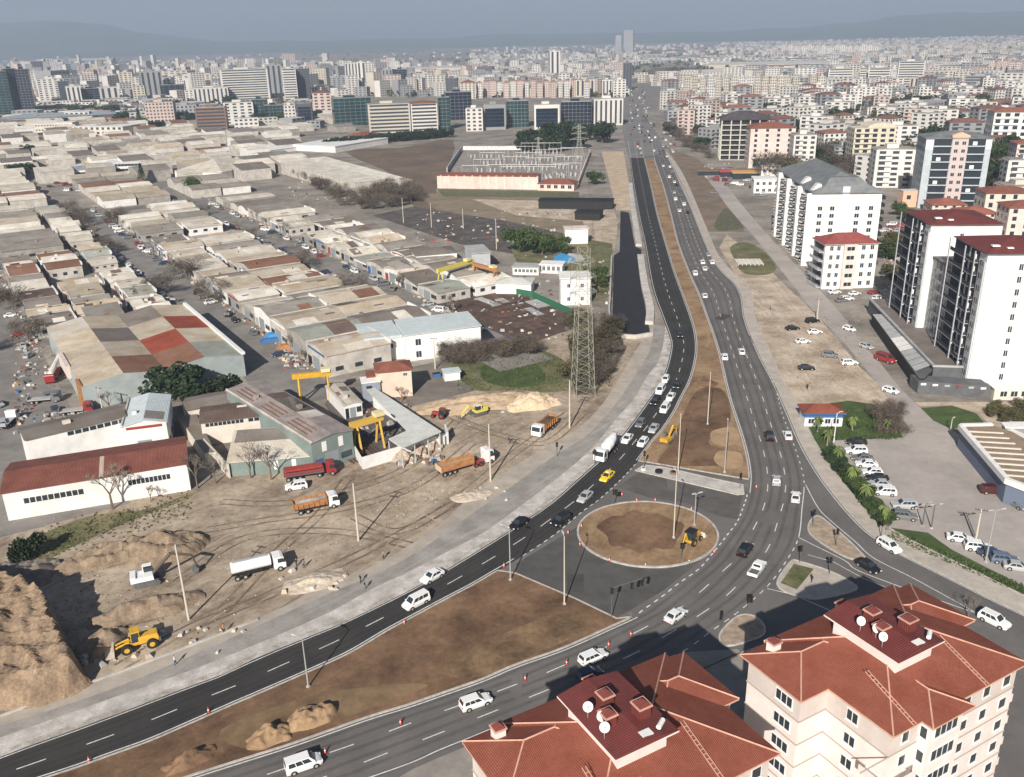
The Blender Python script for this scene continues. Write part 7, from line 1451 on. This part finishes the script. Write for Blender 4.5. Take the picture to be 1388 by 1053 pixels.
# ================= THE CITY BEYOND =================
FW = {'white': M('far_white', (.68, .65, .61), .85, rnd=.08, var=.08, scale=.05), 'cream': M('far_cream', (.6, .55, .47), .85, rnd=.12, var=.08, scale=.05), 'pink': M('far_pink', (.6, .48, .43), .85, rnd=.12, var=.08, scale=.05), 'grey': M('far_grey', (.33, .33, .34), .85, rnd=.15, var=.08, scale=.05), 'brown': brickw, 'teal': tglass, 'navy': bglass, 'dark': M('far_dark', (.09, .095, .11), .6), 'orange': M('far_orange', (.6, .32, .2), .85)}
fwin = M('far_window', (.055, .065, .08), .3)
def city_mesh(b, x, y, ang, w, d, H, wall_, roofm, fl, bx, hip=0, style='win', z=0.0):
    o = Matrix.Translation((x, y, z)) @ Matrix.Rotation(ang, 4, 'Z') @ Matrix.Translation((-w / 2, 0, 0)); b.T = o
    b.box(0, w, 0, d, 0, H, wall_)
    if hip: b.hip(0, w, 0, d, H, hip, roofm, .4)
    else: b.box(.4, w - .4, .4, d - .4, H, H + .5, roofm); b.box(w * .3, w * .6, d * .3, d * .7, H + .5, H + 2.6, wall_)
    fh = H / fl; by = max(2, int(d / (w / bx)))
    def q(f, x0, x1, side, z0, z1):
        e = .12
        if side == 'S': b.add([(x0, -e, z0), (x1, -e, z0), (x1, -e, z1), (x0, -e, z1)], [(0, 1, 2, 3)], f)
        elif side == 'W': b.add([(-e, x1, z0), (-e, x0, z0), (-e, x0, z1), (-e, x1, z1)], [(0, 1, 2, 3)], f)
        else: b.add([(w + e, x0, z0), (w + e, x1, z0), (w + e, x1, z1), (w + e, x0, z1)], [(0, 1, 2, 3)], f)
    if style == 'band':
        for f in range(fl):
            for sd, L in (('S', w), ('W', d), ('E', d)): q(fwin, L * .04, L * .96, sd, f * fh + fh * .35, f * fh + fh * .85)
    elif style == 'glass':
        for f in range(1, fl):
            for sd, L in (('S', w), ('W', d), ('E', d)): q(FW['grey'], .3, L - .3, sd, f * fh - .12, f * fh + .12)
        for sd, L in (('S', w),):
            for k in range(1, bx): q(FW['grey'], L * k / bx - .1, L * k / bx + .1, sd, .5, H - .5)
    elif style == 'frame':
        q(bglass, w * .07, w * .93, 'S', H * .12, H * .86); q(bglass, d * .07, d * .93, 'W', H * .12, H * .86)
        for f in range(2, fl): q(FW['grey'], w * .07, w * .93, 'S', f * fh - .1, f * fh + .1)
    elif style == 'vert':
        for k in range(bx): q(fwin, w * (k + .3) / bx, w * (k + .7) / bx, 'S', fh * .5, H - fh * .4)
        for k in range(by): q(fwin, d * (k + .3) / by, d * (k + .7) / by, 'W', fh * .5, H - fh * .4)
    else:
        for f in range(fl):
            for k in range(bx): q(fwin, w * (k + .25) / bx, w * (k + .75) / bx, 'S', f * fh + fh * .3, f * fh + fh * .8)
            for k in range(by): q(fwin, d * (k + .28) / by, d * (k + .72) / by, 'W', f * fh + fh * .3, f * fh + fh * .8); q(fwin, d * (k + .28) / by, d * (k + .72) / by, 'E', f * fh + fh * .3, f * fh + fh * .8)
    b.T = Matrix.Identity(4)
# named towers: x left, x right, top y, base y, wall, style, bays, hip roof, label
TW = [(-12, 17, 97, 160, 'teal', 'glass', 5, 0, 'dark teal glass tower at the left frame edge'), (20, 33, 93, 158, 'navy', 'vert', 4, 0, 'slim dark blue tower with pale stripes, second from the left edge'), (34, 48, 94, 158, 'navy', 'glass', 4, 0, 'slim dark blue glass tower, third from the left edge'), (60, 88, 107, 142, 'white', 'win', 5, 0, 'white framed grid block behind the dark blue towers'), (86, 96, 110, 143, 'dark', 'band', 3, 0, 'narrow dark block right of the white framed grid block'), (97, 106, 95, 118, 'dark', 'glass', 3, 0, 'small dark tower rising behind the striped blocks'), (96, 111, 117, 144, 'white', 'vert', 3, 0, 'white block with dark vertical stripes below the small dark tower'), (113, 140, 120, 142, 'navy', 'glass', 5, 0, 'wide dark blue block in the left skyline'), (120, 139, 94, 119, 'pink', 'win', 4, 0, 'salmon pink block standing behind the wide dark blue one'), (142, 151, 102, 118, 'dark', 'win', 3, 0, 'small dark block right of the salmon block'), (141, 161, 118, 141, 'white', 'vert', 3, 0, 'white and dark striped block below the small dark block'), (155, 166, 107, 130, 'grey', 'win', 3, 0, 'grey block in the middle of the left skyline'), (168, 182, 98, 132, 'cream', 'win', 3, 0, 'tall cream block in the middle of the left skyline'), (183, 192, 100, 117, 'dark', 'glass', 3, 0, 'little dark tower behind the tall cream block'), (184, 197, 116, 138, 'cream', 'win', 3, 0, 'lower cream block before the little dark tower'), (198, 222, 97, 137, 'grey', 'vert', 4, 0, 'tall grey brown tower left of the lone banded office'), (223, 249, 115, 137, 'navy', 'win', 4, 0, 'dark blue low block right of the grey brown tower'), (226, 244, 103, 118, 'white', 'win', 4, 0, 'pale block above the dark blue low block'), (247, 265, 103, 130, 'white', 'win', 3, 0, 'white block before the cream stepped block'), (269, 298, 101, 119, 'cream', 'win', 5, 0, 'cream stepped block with olive tint left of the banded office'), (268, 308, 119, 142, 'white', 'vert', 8, 0, 'white block with many vertical stripes left of the banded office'), (203, 236, 139, 170, 'pink', 'win', 8, 0, 'pale pink gridded block in front of the left skyline'), (238, 267, 143, 165, 'grey', 'win', 6, 0, 'light grey gridded block right of the pink gridded one'), (270, 307, 146, 178, 'brown', 'band', 5, 0, 'brown office block with cream bands'), (308, 363, 94, 139, 'white', 'band', 8, 0, 'big white office with fine dark horizontal bands and white frame'), (308, 344, 139, 168, 'white', 'win', 4, 0, 'white block with tall dark windows below the banded office'), (345, 364, 135, 166, 'teal', 'glass', 4, 0, 'teal glass block beside the block with tall windows'), (366, 384, 88, 132, 'grey', 'vert', 3, 0, 'grey tower right of the banded office'), (388, 404, 93, 140, 'white', 'band', 3, 0, 'white framed dark tower, left half of the pair'), (405, 421, 93, 138, 'dark', 'band', 3, 0, 'dark sided tower, right half of the pair'), (363, 386, 143, 168, 'teal', 'glass', 5, 0, 'low teal glass block before the white framed tower'), (388, 402, 143, 170, 'white', 'win', 3, 0, 'small white framed block beside the low teal glass block'), (405, 424, 140, 170, 'dark', 'frame', 3, 0, 'small dark block with white rim left of the red domed house'), (427, 450, 126, 155, 'pink', 'win', 3, 3, 'pinkish house block with red roof before the skyline'), (441, 468, 105, 125, 'grey', 'win', 5, 0, 'brown grey block left of the white triple tower'), (456, 504, 133, 170, 'teal', 'glass', 7, 0, 'large blue green glass office left of the white gridded office'), (471, 486, 85, 122, 'white', 'vert', 4, 0, 'white tower, left of the white triple'), (487, 497, 84, 122, 'white', 'vert', 2, 0, 'white tower, middle of the white triple'), (498, 509, 85, 122, 'white', 'win', 3, 0, 'white tower, right of the white triple'), (520, 533, 94, 124, 'grey', 'vert', 3, 0, 'grey twin slab, left half'), (536, 552, 94, 124, 'navy', 'glass', 3, 0, 'blue twin slab, right half'), (587, 603, 102, 126, 'cream', 'win', 3, 0, 'beige block above the white gridded office'), (605, 620, 106, 130, 'dark', 'win', 3, 0, 'dark block right of the beige one'), (625, 645, 112, 134, 'cream', 'win', 4, 3, 'domed cream block right of the dark one'), (648, 667, 90, 104, 'dark', 'glass', 4, 0, 'dark office behind the pink housing row'), (502, 557, 141, 180, 'cream', 'band', 7, 0, 'long cream office with gridded dark windows behind the brown field'), (559, 594, 140, 178, 'white', 'band', 5, 2, 'white and dark office with red edge beside the cream gridded office'), (596, 611, 132, 176, 'teal', 'glass', 3, 0, 'dark green glass slab between two offices'), (606, 640, 125, 162, 'navy', 'glass', 6, 0, 'deep blue glass tower with white stripe'), (632, 655, 147, 178, 'white', 'win', 3, 0, 'white office with dark glass left of the centre glass row'), (656, 686, 142, 176, 'grey', 'frame', 5, 0, 'white office with blue window centre in the glass row'), (687, 717, 137, 172, 'teal', 'glass', 6, 0, 'teal glass office in the glass row'), (724, 759, 142, 176, 'white', 'frame', 5, 0, 'white framed dark glass office in the glass row'), (760, 802, 138, 172, 'navy', 'glass', 8, 0, 'wide dark glass office in the glass row'), (804, 845, 134, 170, 'white', 'vert', 6, 0, 'white and dark curved office at the right end of the glass row'), (746, 759, 69, 108, 'white', 'vert', 2, 0, 'lone slim white tower with dark stripes above the pink housing'), (844, 856, 85, 122, 'dark', 'vert', 3, 0, 'slim dark tower beside the far end of the road'), (835, 840.5, 48, 74, 'grey', 'glass', 2, 0, 'shorter of the two very far needle towers'), (847, 856, 41, 73, 'grey', 'glass', 3, 0, 'taller of the two very far needle towers'), (816, 830, 108, 130, 'white', 'vert', 3, 0, 'tall white block with three stripes behind the curved office'), (831, 848, 108, 132, 'white', 'win', 3, 0, 'white block beside the slim dark tower'), (780, 806, 108, 131, 'cream', 'vert', 4, 0, 'cream block with dark green roof above the dark glass office'), (1120, 1155, 93, 122, 'white', 'band', 4, 0, 'white banded tower, left of the four on the right skyline'), (1163, 1172, 92, 120, 'white', 'band', 2, 0, 'narrow white banded tower, second on the right skyline'), (1174, 1205, 92, 120, 'white', 'band', 5, 0, 'white banded slab, third on the right skyline'), (1213, 1250, 83, 122, 'white', 'band', 5, 0, 'tallest white banded slab, fourth on the right skyline'), (1230, 1262, 105, 128, 'pink', 'vert', 5, 0, 'rosy block before the tallest white banded slab'), (1303, 1350, 103, 126, 'grey', 'band', 9, 0, 'grey brown ribbed office on the right skyline'), (1300, 1340, 124, 140, 'cream', 'band', 7, 0, 'low cream banded building below the grey brown ribbed office'), (1352, 1372, 105, 118, 'white', 'win', 5, 0, 'small white block right of the grey brown ribbed office')]
used = []
for xl, xr, ty, by_, wc, st_, bx, hip, lb in TW:
    p = P((xl + xr) / 2, by_); dist = (P(xr, by_) - P(xl, by_)).length; H = HZ((xl + xr) / 2, by_, ty); ang = -math.atan2(p.x, p.y) + R(random.uniform(-10, 10)); fl = max(4, int(H / 3.3)) if dist < 200 else 8
    t = thing('office_tower' if st_ in ('glass', 'frame', 'band') else 'apartment_tower', lb, 'tower' if H > 25 else 'building', (p.x, p.y, 0), ang); w_ = dist * .96; dp = min(w_, 22)
    b = B(); city_mesh(b, 0, 0, 0, w_, dp, H, FW[wc], terr if hip else flatr, fl, bx, hip, st_)
    # split: wall / roof / windows as parts
    by_m = {}
    for f, mi in zip(b.f, b.mi):
        k = 'roof' if min(b.v[i][2] for i in f) >= H - .01 else ('wall' if b.ms[mi] == FW[wc] else 'windows'); by_m.setdefault(k, []).append((f, mi))
    for k, fl_ in by_m.items():
        nb = B(); ids = {}
        for f, mi in fl_:
            g_ = []
            for i in f:
                if i not in ids: ids[i] = len(nb.v); nb.v.append(b.v[i])
                g_.append(ids[i])
            nb.f.append(g_); nb.mi.append(nb.m(b.ms[mi]))
        o = nb.build(k, t)
        if k == 'windows': o['kind'] = 'stuff'
    used.append((p.x, p.y, max(w_, dp) * .75))
# generic houses, shared meshes
VAR = []
rr = random.Random(21)
for i in range(22):
    w_, d_, fl = rr.uniform(13, 25), rr.uniform(11, 17), rr.choice([3, 4, 5, 5, 6, 7, 8]); wc = rr.choice(['white', 'white', 'pink', 'white', 'cream', 'grey', 'grey']); hp = rr.choice([2.2, 0, 0, 0])
    b = B(); city_mesh(b, 0, 0, 0, w_, d_, fl * 3.0, FW[wc], M('weathered_red_roof', (.27, .135, .105), .9, .25, .3, rnd=.3) if hp else flatr, fl, rr.choice([3, 4, 5]), hp)
    b.T = Matrix.Translation((-w_ / 2, 0, 0))
    for f in range(1, fl): b.box(w_ * .08, w_ * .4, -1.1, -.02, f * 3 - .1, f * 3 + .85, FW[wc])
    b.T = Matrix.Identity(4); o = b.build('apartment_block'); VAR.append((o.data, wc, hp, fl, max(w_, d_))); bpy.data.objects.remove(o)
keep = [(P(1095, 357), 45), (P(1243, 282), 40), (P(1113, 392), 25), (P(1340, 204), 35), (P(1372, 238), 30), (P(1152, 237), 30), (P(1128, 228), 22), (P(975, 217), 40), (P(1014, 228), 34), (P(1362, 322), 26), (P(1330, 306), 24), (P(1020, 262), 24)]
def free(x, y, r):
    if any((x - a) ** 2 + (y - c) ** 2 < (r + q_) ** 2 for a, c, q_ in used): return False
    return not any((x - a.x - 8) ** 2 + (y - a.y - 10) ** 2 < (r + q_ - 6) ** 2 for a, q_ in keep)
NMF = {3: 'three', 4: 'four', 5: 'five', 6: 'six', 7: 'seven', 8: 'eight'}
cnt = 0; tries = 0
while cnt < 235 and tries < 9000:
    tries += 1; py = 128 + 190 * rr.random() ** 1.9; px = rr.uniform(905, 1400)
    if py > 225 and px < 1080: continue
    if py > 240 and px < 1180: continue
    if py > 262 and px < 1345: continue
    if px < 912 + max(0, (py - 170)) * .9 and py > 150: continue
    p = P(px, py)
    if not free(p.x, p.y, 11): continue
    me, wc, hp, fl, r_ = rr.choice(VAR); o = bpy.data.objects.new('apartment_block', me); C.objects.link(o); o.location = (p.x, p.y, 0); o.rotation_euler[2] = rr.choice([R(-12), R(8), R(30), R(-35)]) + rr.uniform(-.1, .1); cnt += 1; used.append((p.x, p.y, 11))
    tag(o, '%s walled %s storey block with %s roof in the dense quarter right of the road' % (wc, NMF[fl], 'red' if hp else 'flat'), 'apartment block', '%s %s storey %s roofed blocks in the right hand quarter' % (wc, NMF[fl], 'red' if hp else 'flat'))
for i in range(330):
    py = 130 + 130 * rr.random() ** 1.3; px = rr.uniform(930, 1395)
    if px < 960 + max(0, py - 170): continue
    p = P(px, py)
    if free(p.x, p.y, -3): tree(rr.choice(['round', 'thicket', 'olive', 'round', 'thicket', 'bare']), px, py, rr.uniform(9, 16), 'tree standing among the dense right hand blocks', 'trees among the dense right hand blocks', 1.15, name='tree')
# everything farther: one mass nobody could count
b = B(); rr = random.Random(77); RF = [M('far_roof_red', (.27, .15, .12), .9), M('far_roof_pale', (.55, .53, .5), .9), M('far_roof_grey', (.3, .29, .28), .9)]
FWK = [FW[k] for k in ('white', 'cream', 'white', 'white', 'grey', 'pink', 'grey', 'white')]; ntot = 0
def simple(b, x, y, ang, w, d, H, wl, rf):
    ca, sa = math.cos(ang), math.sin(ang); o = len(b.v)
    for z in (0, H):
        for lx, ly in ((-w / 2, -d / 2), (w / 2, -d / 2), (w / 2, d / 2), (-w / 2, d / 2)): b.v.append((x + lx * ca - ly * sa, y + lx * sa + ly * ca, z))
    for f in ((0, 1, 5, 4), (1, 2, 6, 5), (3, 0, 4, 7)): b.f.append([o + i for i in f]); b.mi.append(b.m(wl))
    b.f.append([o + 4, o + 5, o + 6, o + 7]); b.mi.append(b.m(rf))
    fl = max(2, int(H / 3.2)); fh = H / fl; ef = .15
    if H > 6:
        for k in range(fl):
            z0, z1 = k * fh + fh * .35, k * fh + fh * .8; nb = 3 if w < 22 else 5
            for j in range(nb):
                x0, x1 = -w / 2 + w * (j + .2) / nb, -w / 2 + w * (j + .75) / nb; o2 = len(b.v)
                for lx, z in ((x0, z0), (x1, z0), (x1, z1), (x0, z1)): b.v.append((x + lx * ca + (d / 2 + ef) * sa, y + lx * sa - (d / 2 + ef) * ca, z))
                b.f.append([o2, o2 + 1, o2 + 2, o2 + 3]); b.mi.append(b.m(fwin))
def dens(px, py):
    if 850 < px < 985 and 88 < py < 108: return 0.02
    return 1
# more pale workshops filling the plain on the left
def rowarea(x, y):
    d = Vector((x, y, 0)) - UO; u, v = d.dot(eu), d.dot(ev); return -60 < u < 345 and -118 < v < 106 or 345 < u < 480 and -56 < v < 55 or (262 < u < 405 and 136 < v < 182)
kk = 0
for i in range(2600):
    px, py = rr.uniform(-40, 470), 158 + 84 * rr.random() ** .8
    if px > 395 and py > 176 or px > 300 and py < 180 and px < 360: continue
    p = P(px, py)
    if rowarea(p.x, p.y) or not free(p.x, p.y, 13) or kk > 150: continue
    used.append((p.x, p.y, 12.5)); kk += 1; col = rr.choice(['white', 'white', 'pale grey', 'white', 'beige', 'grey', 'sand', 'white', 'taupe', 'rust brown'])
    shed('%s roofed workshop scattered in the far left plain before the tower skyline' % col, (p.x - 10, p.y - 10, 0), UA + math.pi + rr.choice([0, math.pi / 2]) * 0, rr.uniform(17, 26), rr.uniform(16, 24), rr.uniform(5, 8), rr.uniform(1, 2.5), col, style=rr.choice(['gable', 'barrel', 'gable', 'mono']), details=False, group='far left %s workshops' % col, seed=i)
Y = 1000.0
while Y < 7600:
    sp = 21 + (Y - 1000) * .011; X = -Y * .66 - 60
    while X < Y * .72 + 60:
        x, y = X + rr.uniform(-.4, .4) * sp, Y + rr.uniform(-.4, .4) * sp; X += sp * 1.12; px, py = proj((x, y, 0))
        if py > (175 if px < 440 else 131) or px < -60 or px > 1450: continue
        if 440 <= px < 850 and py > 128 - (0): 
            if py > 131: continue
        if px < 308 and py > 168: continue
        if 846 < px < 905 and py > 112: continue
        nz = noise.noise(Vector((x * .0016, y * .0016, 0))); nz2 = noise.noise(Vector((x * .004, y * .004, 9)))
        if px < 640 and py < 92 and rr.random() > (.05 if py < 84 else .35): continue
        if 862 < px < 1125 and 76 < py < 105 and rr.random() > .22: continue
        if 640 <= px < 1000 and py < 76 and rr.random() > .3: continue
        if rr.random() > dens(px, py) * (.9 if nz2 > -.25 else .3): continue
        if not free(x, y, 6): continue
        if px < 440 and py > 140: H = rr.uniform(5, 12); w_ = rr.uniform(14, 34)
        elif nz > .22 and rr.random() < .5: H = rr.uniform(6, 9); w_ = rr.uniform(30, 80)
        else: H = rr.choice([9, 12, 12, 15, 18]) * rr.uniform(.9, 1.1) * (1.5 if rr.random() < .12 and px < 900 else 1); w_ = rr.uniform(13, 24)
        if px > 900: H = min(H, 17)
        if px < 640 and py < 92: H = min(H, 9)
        if 862 < px < 1125 and 76 < py < 105: H, w_ = 8, rr.uniform(40, 120)
        if px < 450 and py < 130 and rr.random() < .07: H = rr.uniform(28, 50)
        if px < 650 and 90 < py < 140 and nz2 > .1 and rr.random() < .28: H, w_ = rr.uniform(22, 42), rr.uniform(18, 30)
        if px > 900 and 100 < py < 135 and rr.random() < .3: H, w_ = rr.uniform(16, 24), rr.uniform(24, 42)
        d_ = rr.uniform(11, 18) if w_ < 30 else w_ * rr.uniform(.4, .8)
        wl = rr.choice(FWK); rf = (RF[1] if w_ > 30 else rr.choice([RF[0], RF[2], RF[1], RF[2]] if px > 600 else [RF[0], RF[1], RF[2], RF[2]])); simple(b, x, y, -math.atan2(x, y) + rr.choice([0, .3, -.4, .8]) + rr.uniform(-.1, .1), w_, d_, H, wl, rf); ntot += 1
    Y += sp * 1.05
tag(b.build('distant_city'), 'hazy mass of pale city blocks spreading to the hills', 'city', kind='stuff')
# distinct far rows
for (x0, x1, ty, by_, n, wc, lb) in [(1057, 1192, 62, 74, 15, 'white', 'pale far tower block in the even row below the right hills'), (925, 1062, 104, 142, 13, 'cream', 'cream block in the long row right of the far road'), (1338, 1400, 82, 103, 7, 'pink', 'rosy block in the far row at the right edge'), (646, 800, 110, 132, 17, 'pink', 'pinkish housing block in the row above the glass offices'), (230, 290, 64, 70, 6, 'white', 'tiny pale block below the left hills'), (1060, 1118, 104, 130, 5, 'cream', 'cream block in the short row before the right skyline')]:
    for i in range(n):
        cx = x0 + (x1 - x0) * (i + .5) / n; p = P(cx, by_ + rr.uniform(-1, 1)); w_ = (P(x1, by_) - P(x0, by_)).length / n * rr.uniform(.72, .86); H = HZ(cx, by_, ty + rr.uniform(-1.5, 2)); bb = B(); city_mesh(bb, 0, 0, 0, w_, min(w_, 20), H, FW[wc if rr.random() < .7 else 'white'], RF[0] if wc == 'pink' else flatr, max(3, int(H / 3.2)) if by_ > 100 else 8, 3, 2.5 if wc == 'pink' else 0)
        o = bb.build('apartment_block', loc=(p.x, p.y, 0), rz=-math.atan2(p.x, p.y) + rr.uniform(-.1, .1)); tag(o, lb, 'apartment block', lb.replace('block in', 'blocks in').replace('tiny pale block', 'tiny pale blocks'))
# big pale factory roofs and open land
for px, py, w_, d_, H, m_, lb in [(972, 104, 130, 90, 10, FW['white'], 'very long white factory roof right of the far road'), (1040, 92, 300, 160, 10, RF[1], 'wide pale industrial roofs behind the cream row'), (930, 110, 90, 60, 9, FW['white'], 'pale low hall beside the far brown land'), (560, 100, 260, 120, 14, RF[1], 'large beige factory roof above the twin slabs'), (740, 100, 120, 80, 10, RF[1], 'pale low warehouse behind the slim white tower'), (100, 82, 500, 200, 10, RF[1], 'long pale roof below the left hills'), (60, 168, 90, 40, 8, M('slate_far', (.28, .33, .38), .7), 'slate blue low roof in front of the left skyline'), (110, 166, 90, 40, 8, MATS['slate_far'], 'slate blue low roof, right of its neighbour in front of the left skyline')]:
    p = P(px, py); b = B(); b.box(-w_ / 2, w_ / 2, 0, d_, 0, H, FW['cream']); b.hip(-w_ / 2, w_ / 2, 0, d_, H, 3, m_, 1); tag(b.build('factory_hall', loc=(p.x, p.y, 0), rz=-math.atan2(p.x, p.y)), lb, 'factory')
sheet('field', [(855, 108), (885, 92), (985, 90), (975, 97), (925, 108), (905, 116)], .05, fieldm)
sheet('field', [(330, 66), (480, 62), (600, 64), (560, 70), (420, 74)], .05, M('far_field', (.16, .17, .12), .95))
# far green clumps as one mass
b = B(); rr = random.Random(9)
for i in range(2600):
    py = 66 + 88 * rr.random() ** 1.1; px = rr.uniform(-20, 1410)
    if 440 < px < 860 and py > 132: continue
    if 846 < px < 905 and py > 105: continue
    p = P(px, py)
    for k in range(7):
        c = p + Vector((rr.uniform(-9, 9), rr.uniform(-6, 6), rr.uniform(1, 8))); s = rr.uniform(2.2, 4.5); n_ = Vector((rr.gauss(0, 1), rr.gauss(-.5, 1), rr.gauss(.5, 1))).normalized(); a = n_.orthogonal().normalized() * s; q = n_.cross(a)
        b.add([tuple(c + a), tuple(c + q), tuple(c - a), tuple(c - q)], [(0, 1, 2, 3)], leafD if k % 3 else leafY)
tag(b.build('distant_trees'), 'dark tree clumps scattered through the far city', 'trees', kind='stuff')
# hills
hm = M('hill', (.1, .12, .07), .95, scale=.002, col2=(.06, .08, .05))
def hills(prof, dist, depth, seed):
    b = B(); n = 220; m = 10; vs = []
    for j in range(m + 1):
        f = j / m
        for i in range(n + 1):
            px = -60 + 1520 * i / n; k = 0
            while k < len(prof) - 2 and prof[k + 1][0] < px: k += 1
            (xa, ya), (xb, yb) = prof[k], prof[k + 1]; t_ = min(1, max(0, (px - xa) / (xb - xa))); t_ = t_ * t_ * (3 - 2 * t_); yt = ya + (yb - ya) * t_
            d = Fv * FP + Rv * (px - PW / 2) - Uv * (yt - PH / 2); hd = math.hypot(d.x, d.y); top = HC + d.z / hd * (dist + depth); rr_ = dist + depth * f
            x, y = d.x / hd * rr_, d.y / hd * rr_; z = top * math.sin(f * math.pi / 2) ** 1.3 * (1 + .16 * (1 - f) * noise.noise(Vector((x * .001, y * .001, seed)))) - 3
            z += 34 * f * noise.noise(Vector((x * .0016, y * .0016, seed + 3))) * min(1, top / 200) + 9 * f * noise.noise(Vector((x * .006, y * .006, seed)))
            vs.append((x, y, max(z, -3 if f < .5 else 1)))
    b.add(vs, [(j * (n + 1) + i, j * (n + 1) + i + 1, (j + 1) * (n + 1) + i + 1, (j + 1) * (n + 1) + i) for j in range(m) for i in range(n)], hm); b.smooth = True
    tag(b.build('hills'), kind='structure')
hills([(-60, 38), (20, 30), (70, 27), (130, 32), (200, 45), (300, 56), (420, 55), (560, 52), (700, 46), (860, 44), (960, 42), (1060, 38), (1150, 30), (1230, 20), (1290, 17), (1340, 17), (1460, 13)], 9500, 3500, 1)
# air
hz = B(); hz.box(-9800, 9800, -70, 15900, -1.5, 620, M('unused_haze', (1, 1, 1))); o = hz.build('haze'); tag(o, kind='stuff'); tag(o, 'pale blue grey haze thickening towards the hills', 'haze')
mh = bpy.data.materials.new('haze_air'); mh.use_nodes = True; tt = mh.node_tree; tt.nodes.remove(tt.nodes['Principled BSDF']); pv = tt.nodes.new('ShaderNodeVolumePrincipled'); pv.inputs['Color'].default_value = (.47, .575, .74, 1); pv.inputs['Density'].default_value = 0.00014; pv.inputs['Anisotropy'].default_value = 0.0
tt.links.new(pv.outputs[0], tt.nodes['Material Output'].inputs['Volume']); o.data.materials.clear(); o.data.materials.append(mh)
# junk, crates and scrap along the workshop fronts: too much to count
b = B(); rr = random.Random(31); jm = [MATS['roof_rust_brown'], greyw, MATS['roof_pale_grey'], dgrey, MATS['roof_taupe'], concrete, MATS['roof_sand'], brickw, greyw, dgrey, MATS['roof_dark_brown'], white, bluep if 0 else dgrey, rustg]
for i in range(3000):
    if i % 3 == 0: q = UV(rr.uniform(5, 330), rr.choice([-8.6, 8.2, 51, 67.6, -52.6, -73]) + rr.uniform(-.9, .9))
    elif i % 3 == 1: px, py = rr.choice([(rr.uniform(0, 300), rr.uniform(165, 215)), (rr.uniform(390, 500), rr.uniform(225, 275)), (rr.uniform(560, 760), rr.uniform(285, 330)), (rr.uniform(570, 780), rr.uniform(385, 460)), (rr.uniform(20, 50), rr.uniform(450, 600)), (rr.uniform(60, 130), rr.uniform(560, 590)), (rr.uniform(380, 480), rr.uniform(480, 500))]); q = P(px, py)
    else:
        if rr.random() < .55: continue
        px, py = rr.choice([(rr.uniform(540, 600), rr.uniform(600, 630)), (rr.uniform(1190, 1225), rr.uniform(330, 400)), (rr.uniform(950, 1050), rr.uniform(222, 246)), (rr.uniform(480, 560), rr.uniform(540, 590)), (rr.uniform(700, 830), rr.uniform(345, 430))]); q = P(px, py)
    s = rr.uniform(.2, .8); b.T = Matrix.Translation(q) @ Matrix.Rotation(rr.uniform(0, 3), 4, 'Z'); b.frus((-s, s, -s * .6, s * .6), (-s * rr.uniform(.5, 1), s * rr.uniform(.5, 1), -s * .5, s * .5), 0, s * rr.uniform(.3, 1.3), rr.choice(jm[:11]) if rr.random() > .03 else rr.choice([bluep, redp]))
tag(b.build('scrap'), 'scrap, crates and odd material strewn along the workshops and yards', 'scrap', kind='stuff')
b = B(); rr = random.Random(33)   # weeds and clods
for i in range(6500):
    px, py, z, m_ = rr.choice([(rr.uniform(40, 260), 0, 0, leafY), (rr.uniform(620, 775), rr.uniform(482, 530), 0, leafG if rr.random() < .5 else leafY), (rr.uniform(775, 830), rr.uniform(450, 525), 0, leafY), (rr.uniform(1200, 1388), 0, 0, leafG), (rr.uniform(1100, 1215), rr.uniform(556, 596), 0, leafG)])
    if py == 0: py = (745 - (px - 40) * .3 + rr.gauss(0, 11)) if px < 300 else (718 + (px - 1200) * .42 + rr.uniform(-4, 10))
    p = P(px, py, z); n_ = Vector((rr.gauss(0, 1), rr.gauss(0, 1), rr.gauss(.3, 1))).normalized(); s = rr.uniform(.08, .3) if px > 300 or i % 3 else .01; a = n_.orthogonal().normalized() * s; q = n_.cross(a); c = p + Vector((0, 0, s * .5)); b.add([tuple(c + a), tuple(c + q), tuple(c - a), tuple(c - q)], [(0, 1, 2, 3)], m_)
tag(b.build('weeds'), 'tufts of weeds and low scrub on the banks and verges', 'weeds', kind='stuff')
b = B(); rr = random.Random(44)   # clods and stones
for i in range(2200):
    px, py = rr.choice([(rr.gauss(110, 70), rr.gauss(820, 40)), (rr.uniform(60, 480), rr.uniform(700, 880)), (rr.uniform(480, 760), rr.uniform(560, 700)), (rr.gauss(560, 70), rr.gauss(690, 30)), (rr.uniform(1075, 1165), rr.uniform(430, 530))])
    lim = 1e9
    if px < 890 and py > 520 or px < 800:
        for (xa, ya), (xb, yb) in zip(DUST, DUST[1:]):
            if min(xa, xb) <= px <= max(xa, xb): lim = min(lim, ya + (yb - ya) * (px - xa) / (xb - xa or 1) - 6)
        if lim > 1e8 or py > lim: continue
    p = P(px, py); s = rr.uniform(.04, .16) * (1.5 if rr.random() < .1 else 1); b.T = Matrix.Translation(p + Vector((0, 0, .1 if px > 700 else 0))) @ Matrix.Rotation(rr.uniform(0, 3), 4, 'Z'); b.frus((-s, s, -s * .8, s * .8), (-s * .4, s * .5, -s * .4, s * .3), 0, s * rr.uniform(.6, 1.2), rr.choice([soil_h, dirt, soil_h, soil, soil_h, gravel]))
tag(b.build('clods'), 'clods and stones scattered over the bare ground', 'clods', kind='stuff')
for i, (dz, dx) in enumerate([(.7, 3.2), (.7, -3.2), (.8, 3.0), (.8, -3.0), (.9, 2.6)]):
    p0, p1 = P(790, 533), P(785, 222); cable('high voltage cable between the two lattice pylons, strand %s' % ordn(i), Vector((p0.x + dx, p0.y, 43 * dz)), Vector((p1.x + dx * 1.2, p1.y, 52 * dz)), 7)
